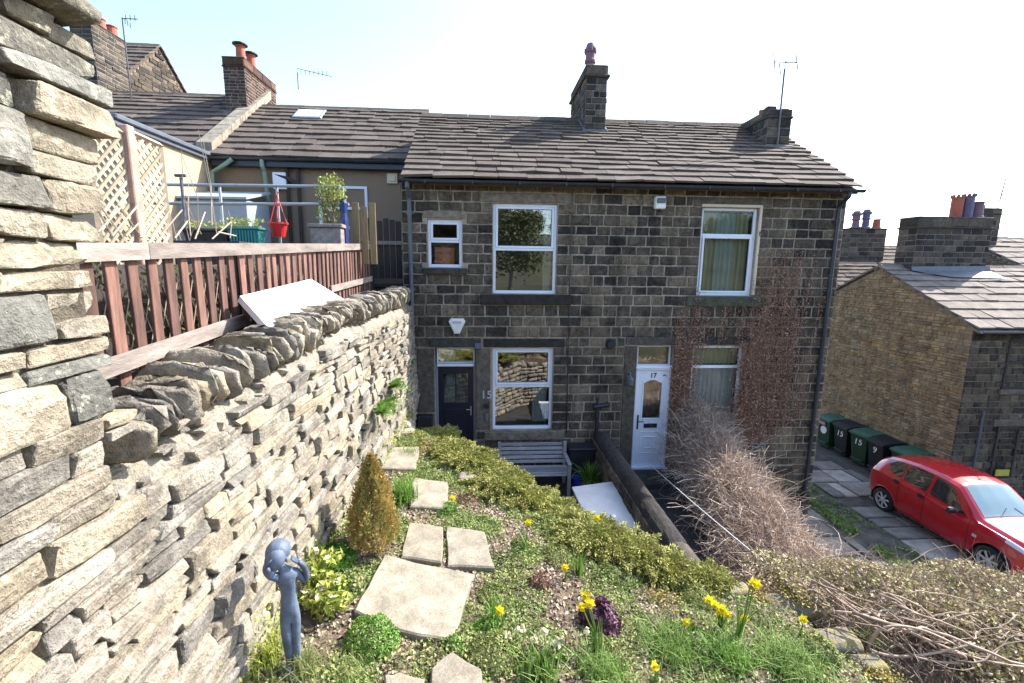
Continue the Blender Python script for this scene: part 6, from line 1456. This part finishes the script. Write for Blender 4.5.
daffodil([(803, 619)], (800, 636), label='low daffodil beside the mossy boulder', nl=3, lh=.12)
daffodil([(686, 622)], (688, 632), label='small yellow head low in the grass left of the dense daffodil clump', nl=3, lh=.1)
c = gpos(545, 655); r_ = empty('primrose', c, 'pale cream primroses near the bottom edge left of the purple plant', 'flowers')
m = MB(); leaves(m, c+ball(200, .16, (1, .8, .4)), .06, (0, 0, .8), .8, .5); m.build('foliage', M['bright'], r_)
for k in range(10): q = c+np.array([rng.normal(0, .14), rng.normal(0, .08), .08+rng.random()*.1]); m = MB(); leaves(m, q+ball(12, .022), .035, (0, -.5, .8), .8, .8); m.build('flower', M['cream_flower'], r_)
# ---------------- junipers along the garden edge
def juniper(px, py, r, h, label, n=130, sp=1.0, dirx=None):
    h *= .62; c = gpos(px, py); r_ = empty('juniper', c, label, 'shrub', 'spreading junipers along the garden edge')
    az = U(0, 2*math.pi, n); 
    el = U(.1, .75, n); Ln = r*U(.55, 1.1, n); D = np.stack([np.cos(az)*np.cos(el), np.sin(az)*np.cos(el), np.sin(el)*h/r*1.6], 1)
    P0 = c+rng.normal(0, r*.25, (n, 3))*[1, 1, 0]+[0, 0, .03]; P1 = P0+D*Ln[:, None]; m = MB(); C = twigs(m, P0, P1, (0, 0, .05), .006, k=9); m.build('branch', M['bark'], r_)
    m = MB(); Q = []; 
    for i in range(n):
        for k in range(2, 9):
            tdir = C[i, k]-C[i, k-1]; tdir /= np.linalg.norm(tdir)
            for j in range(22):
                d = tdir*U(.5, 1.2)+rng.normal(0, .45, 3); d /= np.linalg.norm(d); Q.append((C[i, k]+rng.normal(0, .012, 3), d))
    P = np.array([q[0] for q in Q]); D = np.array([q[1] for q in Q]); Lq = U(.02, .05, len(P))[:, None]; S_ = np.cross(D, rng.normal(size=D.shape)); S_ /= np.linalg.norm(S_, axis=1)[:, None]; w = .006
    V = np.stack([P-S_*w*.5, P+D*Lq*.5-S_*w, P+D*Lq, P+D*Lq*.5+S_*w], 1).reshape(-1, 3); t = np.repeat(np.clip(np.repeat(rng.random((n, 3)), 154, 0)*.6+rng.random((len(P), 3))*.4, 0, 1), 4, 0)
    m.add(V, np.arange(len(P))[:, None]*4+np.array([0, 1, 2, 3]), t); m.build('foliage', M['juniper'], r_)
for a in [(438, 440, .30, .16, 'juniper nearest the cottages, covering the step beside the navy door'), (466, 462, .32, .16, 'juniper in front of the navy door, second from the cottages'), (500, 486, .32, .17, 'juniper hanging over the near end of the bench'), (545, 514, .33, .17, 'juniper in front of the bench seat, left of the white table top'), (590, 540, .30, .16, 'juniper beside the corner of the white table top'),
          (634, 556, .26, .13, 'juniper where the dividing wall meets the garden'), (705, 582, .18, .10, 'last small juniper spray trailing towards the brambles'), (452, 452, .26, .12, 'small juniper filling the gap right of the nearest-to-door pair'), (484, 474, .26, .13, 'low juniper squeezed between its neighbours at the left end of the bench'), (523, 501, .26, .13, 'low juniper in front of the right half of the bench'), (568, 528, .26, .12, 'low juniper in front of the left corner of the white table top'), (612, 550, .26, .12, 'low juniper in front of the middle of the white table top'), (662, 570, .24, .11, 'low juniper just beyond the near end of the dividing wall')]: juniper(*a, n=int(330*a[2]/.4))
# ---------------- bronze dwarf conifer
c = gpos(374, 546); r_ = empty('dwarf_conifer', c, 'conical dwarf conifer with bronze and orange foliage beside the path', 'conifer'); Hc = .86
m = MB(); m.tube([c, c+[0, 0, Hc*.8]], [.025, .006], 7); m.build('trunk', M['bark'], r_)
m = MB(); n = 15000; t = rng.random(n)**.8; az = U(0, 6.283, n); prof = np.interp(t, [0, .12, .35, .7, .92, 1], [.13, .19, .185, .105, .04, .0]); lump = 1+.16*np.sin(az*5+t*9)+.12*np.sin(az*9-t*21)+rng.normal(0, .08, n); rr = prof*lump*U(.72, 1.02, n)
P = c+np.stack([rr*np.cos(az), rr*np.sin(az), t*Hc+rng.normal(0, .01, n)], 1); D = np.stack([np.cos(az)*.45, np.sin(az)*.45, np.ones(n)*.8], 1)+rng.normal(0, .28, (n, 3)); D /= np.linalg.norm(D, axis=1)[:, None]
S_ = np.cross(D, rng.normal(size=D.shape)); S_ /= np.linalg.norm(S_, axis=1)[:, None]; w = .006; Lq = U(.02, .045, n)[:, None]
tt = np.stack([np.clip(.35+.5*np.array([nz(a*5, b*5, 2, q*5) for a, b, q in (P-c)])-.25*(t < .2)+.25*(az > 4)*(az < 6)+rng.normal(0, .15, n), .02, .98), rng.random(n), rng.random(n)], 1)
m.add(np.stack([P-S_*w*.5, P+D*Lq*.5-S_*w, P+D*Lq, P+D*Lq*.5+S_*w], 1).reshape(-1, 3), np.arange(n)[:, None]*4+np.array([0, 1, 2, 3]), np.repeat(tt, 4, 0)); m.build('foliage', M['conifer'], r_)
# ---------------- ferns rooted in the wall
def fern(px, py, X, r, label, n=26):
    p = aX(px, py, X); m = MB()
    for i in range(n):
        az = U(-1.4, 1.4); d = np.array([math.cos(az), math.sin(az), U(-.1, .7)]); Ls = r*U(.6, 1.1); k = 9; C = [p+d*Ls*t+np.array([0, 0, -.35*Ls*t*t]) for t in np.linspace(.0, 1, k)]
        s = np.cross(d, [0, 0, 1.]); s /= np.linalg.norm(s)
        for j, q in enumerate(C):
            w = Ls*.32*(1-j/k)+.01
            for sg in (-1, 1): e = q+s*sg*w+d*w*.4; m.add([q, q+s*sg*w*.5+d*.02, e, q+s*sg*w*.5-d*.01], np.array([(0, 1, 2, 3)]), rng.random(3))
    return tag(m.build('wall_fern', M['fern'], base=p), label, 'fern', 'ferns growing from the garden wall')
fern(404, 366, -1.38, .28, 'topmost fern in the shaded wall end beside the grey downpipe'); fern(391, 386, -1.26, .28, 'middle fern low on the wall near the cottage'); fern(381, 405, -1.22, .25, 'fern at the wall foot behind the broad flag'); fern(378, 412, -1.18, .2, 'lowest little fern where wall meets ground')
# ---------------- brambles
hb = empty('bramble_hedge', (4.6, 7, -4.6), 'mass of bare tangled pinkish-brown bramble stems in front of the white-doored cottage', 'bramble')
def htop(y): return np.interp(y, [4.3, 5.0, 6.0, 7.2, 8.6, 9.4], [-4.0, -3.9, -3.82, -3.70, -3.32, -2.8])
def hcx(y): return np.interp(y, [4.3, 5.2, 7, 9.4], [4.1, 4.15, 4.5, 4.68])
n = 15000; y = U(4.5, 9.38, n); w = .72; x = hcx(y)+rng.normal(0, .29, n)*np.interp(y, [4.5, 9], [1, 1.0]); z = -4.6+(htop(y)+4.6)*np.sqrt(np.clip(1-((x-hcx(y))/.95)**2, 0, 1))*rng.random(n)**.45
P0 = np.stack([x, y, z], 1); P1 = P0+rng.normal(0, .17, (n, 3))+np.stack([(x-hcx(y))*.25, np.full(n, -.05), np.full(n, .03)], 1); k = P1[:, 1] < 9.45; P0, P1 = P0[k], P1[k]
m = MB(); twigs(m, P0, P1, rng.normal(0, .07, P0.shape)+[0, 0, .05], U(.0025, .0065, len(P0)), k=5, wig=.006); m.build('twigs', M['bramble'], hb)
n = 420; y = U(4.6, 9.2, n); x = hcx(y)+rng.normal(0, .3, n); P0 = np.stack([x, y, np.full(n, -4.6)], 1); y2 = np.clip(y+rng.normal(0, .5, n), 4.2, 9.4); P1 = np.stack([hcx(y2)+rng.normal(0, .55, n), y2, htop(y2)*1+rng.normal(-.15, .2, n)], 1)
m = MB(); twigs(m, P0, P1, rng.normal(0, .25, P0.shape)+[0, 0, .3], .0065, k=9, wig=.01, tint=(.5, .3, .5)); m.build('cane', M['bramble'], hb)
n = 4500; y = U(4.5, 9.3, n); x = hcx(y)+rng.normal(0, .32, n); z = -4.6+(htop(y)+4.6)*U(.5, 1.02, n); m = MB(); leaves(m, np.stack([x, y, z], 1), .022); m.build('dead_leaf', M['creeper'], hb)
# ---------------- creeper on the cottage wall
cr = empty('wall_creeper', (4.9, YF, -4.5), 'leafless reddish creeper clinging to the wall around the lower right window', 'creeper')
m = MB(); A0, A1 = [], []; LP = []
def vine(x, z0, z1, wob=.10):
    zs = np.arange(z0, z1, .12); xx = x+np.cumsum(rng.normal(0, .018, len(zs)))+rng.normal(0, .12)*(zs-z0); return np.stack([xx, YF-.03-rng.random(len(zs))*.025, zs], 1)
cols = [(4.28, -4.4, -1.0, .18, 26), (4.42, -4.4, -.7, .12, 14), (5.92, -4.0, -.4, .18, 22), (6.25, -3.9, .3, .30, 26), (6.7, -3.6, .1, .25, 18), (7.0, -3.4, -.6, .14, 7), (6.05, -4, -1.0, .14, 12), (5.1, -1.45, -.75, .5, 12)]
for (cx_, z0, z1, s, nn_) in cols:
    for _ in range(nn_):
        a = vine(rng.normal(cx_, s), z0+rng.random()*.3, z1-abs(rng.normal(0, .6))+rng.random()*.5)
        a = a[(a[:, 0] < 7.3)&(a[:, 0] > 4.08)]
        if len(a) < 4: continue
        a = np.array([p for p in a if not (4.62 < p[0] < 5.62 and -2.7 < p[2] < -1.72) and not (4.6 < p[0] < 5.72 and -.8 < p[2] < 1.3)])
        if len(a) < 4: continue
        A0 += list(a[:-1]); A1 += list(a[1:]); LP += [p+[rng.normal(0, .05), -.015-rng.random()*.05, rng.normal(0, .06)] for p in a for _ in range(6 if cx_ > 5.8 else 7)]
A0, A1 = np.array(A0), np.array(A1); k = np.abs(A1-A0).max(1) < .2; twigs(m, A0[k], A1[k], (0, 0, 0), .0045, k=2, tint=(.45, .5, .5)); m.build('stem', M['creeper'], cr)
LP = [p for p in LP if p[0] > 4.04 and not (4.66 < p[0] < 5.58 and -2.6 < p[2] < -1.75)]
# dense clumps each side of and under the window, as an arch-shaped opening
n = 9000; t = rng.random(n); side = rng.random(n); X_ = np.where(side < .62, 4.34+rng.normal(0, .15, n), 5.76+rng.normal(0, .15, n)); Z_ = np.where(side < .62, U(-4.4, -1.55, n), U(-3.3, -1.55, n)); E_ = np.stack([X_, YF-.03-rng.random(n)*.12, Z_], 1)
n2_ = 1300; a = U(math.pi, 2*math.pi, n2_); R2 = 1+np.abs(rng.normal(0, .25, n2_)); E2 = np.stack([5.12+.62*R2*np.cos(a), YF-.04-rng.random(n2_)*.15, -2.55+.72*R2*np.sin(a)], 1)
E_ = E_[~((E_[:, 0] > 3.3)&(E_[:, 0] < 4.08)&(E_[:, 2] > -4.5))]
m = MB(); leaves(m, np.array(LP), .038, (0, -1, 0), .8); leaves(m, E_, .044, (0, -1, 0), .9); leaves(m, E2[E2[:, 0] < 6.2], .038, (0, -1, 0), .9); m.build('withered_leaves', M['creeper'], cr)
m = MB(); n = 1500; X_ = np.where(rng.random(n) < .5, 4.36, 5.3)+rng.normal(0, .3, n); Z_ = U(-4.5, -2.9, n); P0 = np.stack([X_, np.full(n, YF-.03), Z_], 1); P1 = P0+rng.normal(0, .12, (n, 3))*[1, .3, 1.3]+[0, -.09, .0]; k = ~((P0[:, 0] < 4.1)|(P1[:, 0] < 4.1)|(P1[:, 1] > YF-.02)); twigs(m, P0[k], P1[k], (0, -.04, .02), .0035, k=4); m.build('tendril', M['creeper'], cr)
# ---------------- shrub with twisted stems, bottom right
m = MB(); m.box(5.55, 8.2, -6, 5.0, -6.03, -4.62); m.prism([(2.2, -4.62), (3.2, -3.95), (3.7, -3.55), (4.2, -3.55), (4.7, -4.0), (4.9, -4.62)], 0, 3.25, 8.2); tag(m.build('bank', M['soil']), kind='structure')  # soil ridge added to keep the hollow under the shrub dark
sh = empty('honeysuckle_shrub', (5, 4, -4.6), 'broad half-dormant shrub with twisted pale stems above the lane', 'shrub')
def stop(x, y): return -3.02-.10*(x-3.5)+.05*math.sin(x*5.1)+.04*math.sin(y*7+x*3)-1.6*max(0, abs(y-3.9)-.25)**2
n = 26000; x = 2.95+4.8*rng.random(n)**1.15; y = 3.92+rng.normal(0, .32, n); z = np.array([stop(a, b) for a, b in zip(x, y)])-np.abs(rng.normal(0, .13, n)); k = (z > -4.6)&((y > 3.62)|(x > 3.45+rng.normal(0, .15, n))); 
# keep the inner side above the twisted stems
k &= ~((x < 4.3)&(y < 3.5)); P = np.stack([x, y, z], 1)[k]
n = 9000; x = 4.1+3.4*rng.random(n); y = 3.25+rng.normal(0, .22, n); z = -3.12-.12*(x-4)-(3.6-y)*.55+rng.normal(0, .07, n); P = np.concatenate([P, np.stack([x, y, z], 1)[(x > 4.3+rng.normal(0, .2, n))]])
m = MB(); leaves(m, P, .042, (0, -.1, .7), .9, .6); m.build('foliage', M['shrubleaf'], sh)
m = MB(); n = 4200; x = U(3.0, 7.6, n); y = 3.8+rng.normal(0, .34, n); z = np.array([stop(a, b) for a, b in zip(x, y)])-np.abs(rng.normal(.05, .16, n)); P0 = np.stack([x, y, z], 1); twigs(m, P0, P0+rng.normal(0, .13, (n, 3))+[0, 0, .03], rng.normal(0, .05, (n, 3)), U(.002, .005, n), k=5); m.build('twigs', M['twig'], sh)
m = MB()
for i in range(22):
    x0 = 3.0+rng.random()*.7; pts = []; ph = U(0, 6); y_ = 3.6+rng.normal(0, .14); sag = U(-.05, .3); le = U(.5, 1.5); f1, f2 = U(6, 13, 2)
    for t in np.linspace(0, 1, 16): pts.append((x0+le*t+.07*math.sin(t*f1+ph), y_-.35*t-.08*math.sin(t*f2+ph), -2.97-.14*t-sag*math.sin(t*math.pi)*.6+.06*math.sin(t*f1+ph*2)+rng.normal(0, .010)))
    m.tube(pts, np.linspace(.014, .005, 16)*rng.uniform(.4, 1.1), 6, rng.random(3))
for (A_, B_, C_2, D_2) in (((3.35, 3.3, -3.25), (3.3, 3.25, -2.85), (3.7, 3.2, -2.95), (4.0, 3.15, -3.12)), ((3.35, 3.3, -3.25), (3.5, 3.2, -3.3), (3.8, 3.2, -3.25), (4.15, 3.15, -3.1)), ((3.1, 3.5, -3.05), (3.5, 3.3, -2.85), (3.9, 3.2, -3.3), (4.6, 3.1, -3.3)), ((3.9, 3.2, -3.2), (4.2, 3.1, -3.15), (4.1, 3.1, -3.35), (3.6, 3.2, -3.22))):
    P = [np.array(q) for q in (A_, B_, C_2, D_2)]; m.tube([P[0]*(1-t)**3+3*P[1]*t*(1-t)**2+3*P[2]*t*t*(1-t)+P[3]*t**3 for t in np.linspace(0, 1, 16)], np.linspace(.013, .008, 16), 7, (.9, .7, .5))
for i in range(9): x_ = U(3.6, 6.5); m.tube([(x_, 4.0, -4.6), (x_+rng.normal(0, .15), 3.9, -3.9), (x_+rng.normal(0, .3), 3.8, -3.1)], [.035, .025, .015], 6, rng.random(3))
m.build('twisted_stem', M['twig'], sh, smooth=True)
# long dry stalks poking up
m = MB(); pts = [aY(780, 570, 5.0), aY(850, 562, 4.9)]; 
for (a, b, c_, d) in ((920, 555, 955, 545), (955, 545, 972, 566), (830, 540, 862, 556), (845, 545, 858, 534), (905, 570, 940, 560)):
    m.tube([aY(a, b, 4.9), (aY(a, b, 4.9)+aY(c_, d, 4.8))/2+[0, 0, .03], aY(c_, d, 4.8)], [.007, .006, .004], 5, rng.random(3))
tag(m.build('dry_stalks', M['twig']), 'a few dry stalks arching over the shrub in front of the red car', 'stalks')
# brambles' fringe along the lane side
m = MB(); n = 2600; y = U(4.6, 6.2, n); x = U(3.4, 5.0, n); z = -4.45+np.abs(rng.normal(0, .25, n)); P0 = np.stack([x, y, z], 1); twigs(m, P0, P0+rng.normal(0, .16, (n, 3))+[0, 0, .08], rng.normal(0, .06, (n, 3)), U(.002, .0045, n), k=5); tag(m.build('bramble_undergrowth', M['bramble']), kind='stuff')
# grass strips in the lane
m = MB(); P = []
for (xa, xb, n) in ((8.38, 8.85, 5200), (9.0, 9.3, 1200), (7.1, 7.35, 700)): P.append(np.stack([rng.normal((xa+xb)/2, (xb-xa)*.28, n), U(4, 16, n), np.full(n, -6.0)], 1))
P = np.concatenate(P); P = P[[nz(a, b, 1.4, 3) > .42 for a, b, _ in P]]; blades(m, P, .10, .010, .8, 2); leaves(m, P+[0, 0, .03], .06, (0, 0, 1), .6, .6); tag(m.build('lane_grass', M['grass']), kind='stuff')
m = MB(); P = np.stack([U(11.7, 12.3, 700), U(10.9, 16, 700), np.full(700, -5.98)], 1); leaves(m, P+[0, 0, .02], .05, (0, 0, 1)); tag(m.build('lane_weeds', M['fern']), kind='stuff')
# damp growth on the wall of the yard
# ---------------- trees on the bank behind the camera (seen reflected in the windows)
def tree(x, y, h, cr_, label, bare=False):
    z = bigz(x, y); r_ = empty('bank_tree', (x, y, z), label, 'tree', 'trees on the bank behind the garden'); m = MB(); m.tube([(x, y, z), (x+.1, y, z+h*.4), (x, y+.1, z+h*.85)], [h*.03, h*.02, h*.006], 8)
    n = 26; a = U(0, 6.28, n); t = U(.3, .85, n); P0 = np.stack([np.full(n, x), np.full(n, y), z+h*t], 1); P1 = P0+np.stack([np.cos(a)*cr_*.85*(1.1-t*.6), np.sin(a)*cr_*.85*(1.1-t*.6), h*.14*np.ones(n)], 1); C = twigs(m, P0, P1, (0, 0, -.2), h*.008, k=6, seg=4); m.build('trunk', M['bark'], r_)
    m = MB(); cl = C[:, 2:].reshape(-1, 3); nl = 55; Q = np.repeat(cl, nl, 0)+rng.normal(0, cr_*.16, (len(cl)*nl, 3)); leaves(m, Q, .32, None, 1, .6); m.build('crown', M['treeleaf'], r_)
for i, a in enumerate([(-6, -17, 8, 3.2), (2.5, -22, 7, 3.4), (9, -17, 6, 2.8), (16, -24, 8, 3.6), (-16, -24, 9, 4)]): tree(*a, label=['tall', 'broad', 'slim', 'leaning', 'old'][i]+' tree on the grassy bank behind the camera')
roots = [o for o in bpy.data.objects if o.name.startswith('bank_tree')]
for i in range(46):
    o = copy_tree(roots[i % 5]); x, y = -60+120*rng.random(), -32-70*rng.random(); o.location = (x, y, bigz(x, y)-.2); o.rotation_euler.z = rng.random()*6; o['label'] = 'one of the trees in the wood on the hillside behind the camera'

m = MB(); n = 1500; y = U(1.6, 5.2, n); leaves(m, np.stack([fx-.26+rng.normal(0, .05, n), y, U(-.8, .0, n)-.04*(y < 3)], 1), .05, (1, 0, .3), .8, .7); tag(m.build('ivy', M['treeleaf']), kind='stuff')  # dark foliage added behind the pickets to deepen their gaps
m = MB(); m.box(fx-.46, fx-.36, 1.6, 6.2, -.72, -.02); tag(m.build('dark_gap_backing', M['wood_dark']), 'added dark backing behind the ivy, darkening the gaps of the picket fence', 'boards')  # unseen dark sheet added so the picket gaps read as shade
# join the statue's head and hands to its body: one continuous figure
import bmesh
bm = bmesh.new(); bm.from_mesh(bd.data)
for nm in ('head', 'fingers'):
    for ch in list(st_.children):
        if ch.name.split('.')[0] == nm: bm.from_mesh(ch.data); bpy.data.objects.remove(ch)
bm.to_mesh(bd.data); bm.free()
for p in bd.data.polygons: p.use_smooth = True; p.material_index = 0
for o in bpy.data.objects:
    if '_b' in o: del o['_b']
SUN = np.array([3.44, 1.75, 3.5]); SUN /= np.linalg.norm(SUN)
sd = bpy.data.lights.new('sun', 'SUN'); sd.energy = SUN_E; sd.angle = R_(.5); sd.color = (1, .955, .88); so = bpy.data.objects.new('sun', sd); COL.objects.link(so)
so.rotation_euler = Vector(SUN).to_track_quat('Z', 'Y').to_euler()
w = bpy.data.worlds.new('World'); scn.world = w; w.use_nodes = True; nt = w.node_tree; bg = nt.nodes['Background']; sky = nt.nodes.new('ShaderNodeTexSky'); sky.sky_type = 'NISHITA'; sky.sun_disc = False
sky.sun_elevation = math.asin(SUN[2]); sky.sun_rotation = math.atan2(SUN[0], SUN[1]); sky.altitude = 150; sky.air_density = 1.0; sky.dust_density = 1.6; sky.ozone_density = 1.0
nt.links.new(sky.outputs[0], bg.inputs[0]); bg.inputs[1].default_value = SKY_E
cam = bpy.data.cameras.new('camera'); cam.sensor_width = 36; cam.lens = FPX/1024*36; cam.clip_end = 8000; cam.clip_start = .05; co = bpy.data.objects.new('camera', cam); COL.objects.link(co)
co.matrix_world = Matrix([[cR[0], cU[0], -cF[0], 0], [cR[1], cU[1], -cF[1], 0], [cR[2], cU[2], -cF[2], 0], [0, 0, 0, 1]]); scn.camera = co
scn.view_settings.view_transform = 'Standard'; scn.view_settings.look = 'None'; scn.view_settings.gamma = 1; scn.view_settings.exposure = EXPO
scn.cycles.max_bounces = 6; scn.cycles.transparent_max_bounces = 10; scn.cycles.caustics_reflective = False; scn.cycles.caustics_refractive = False
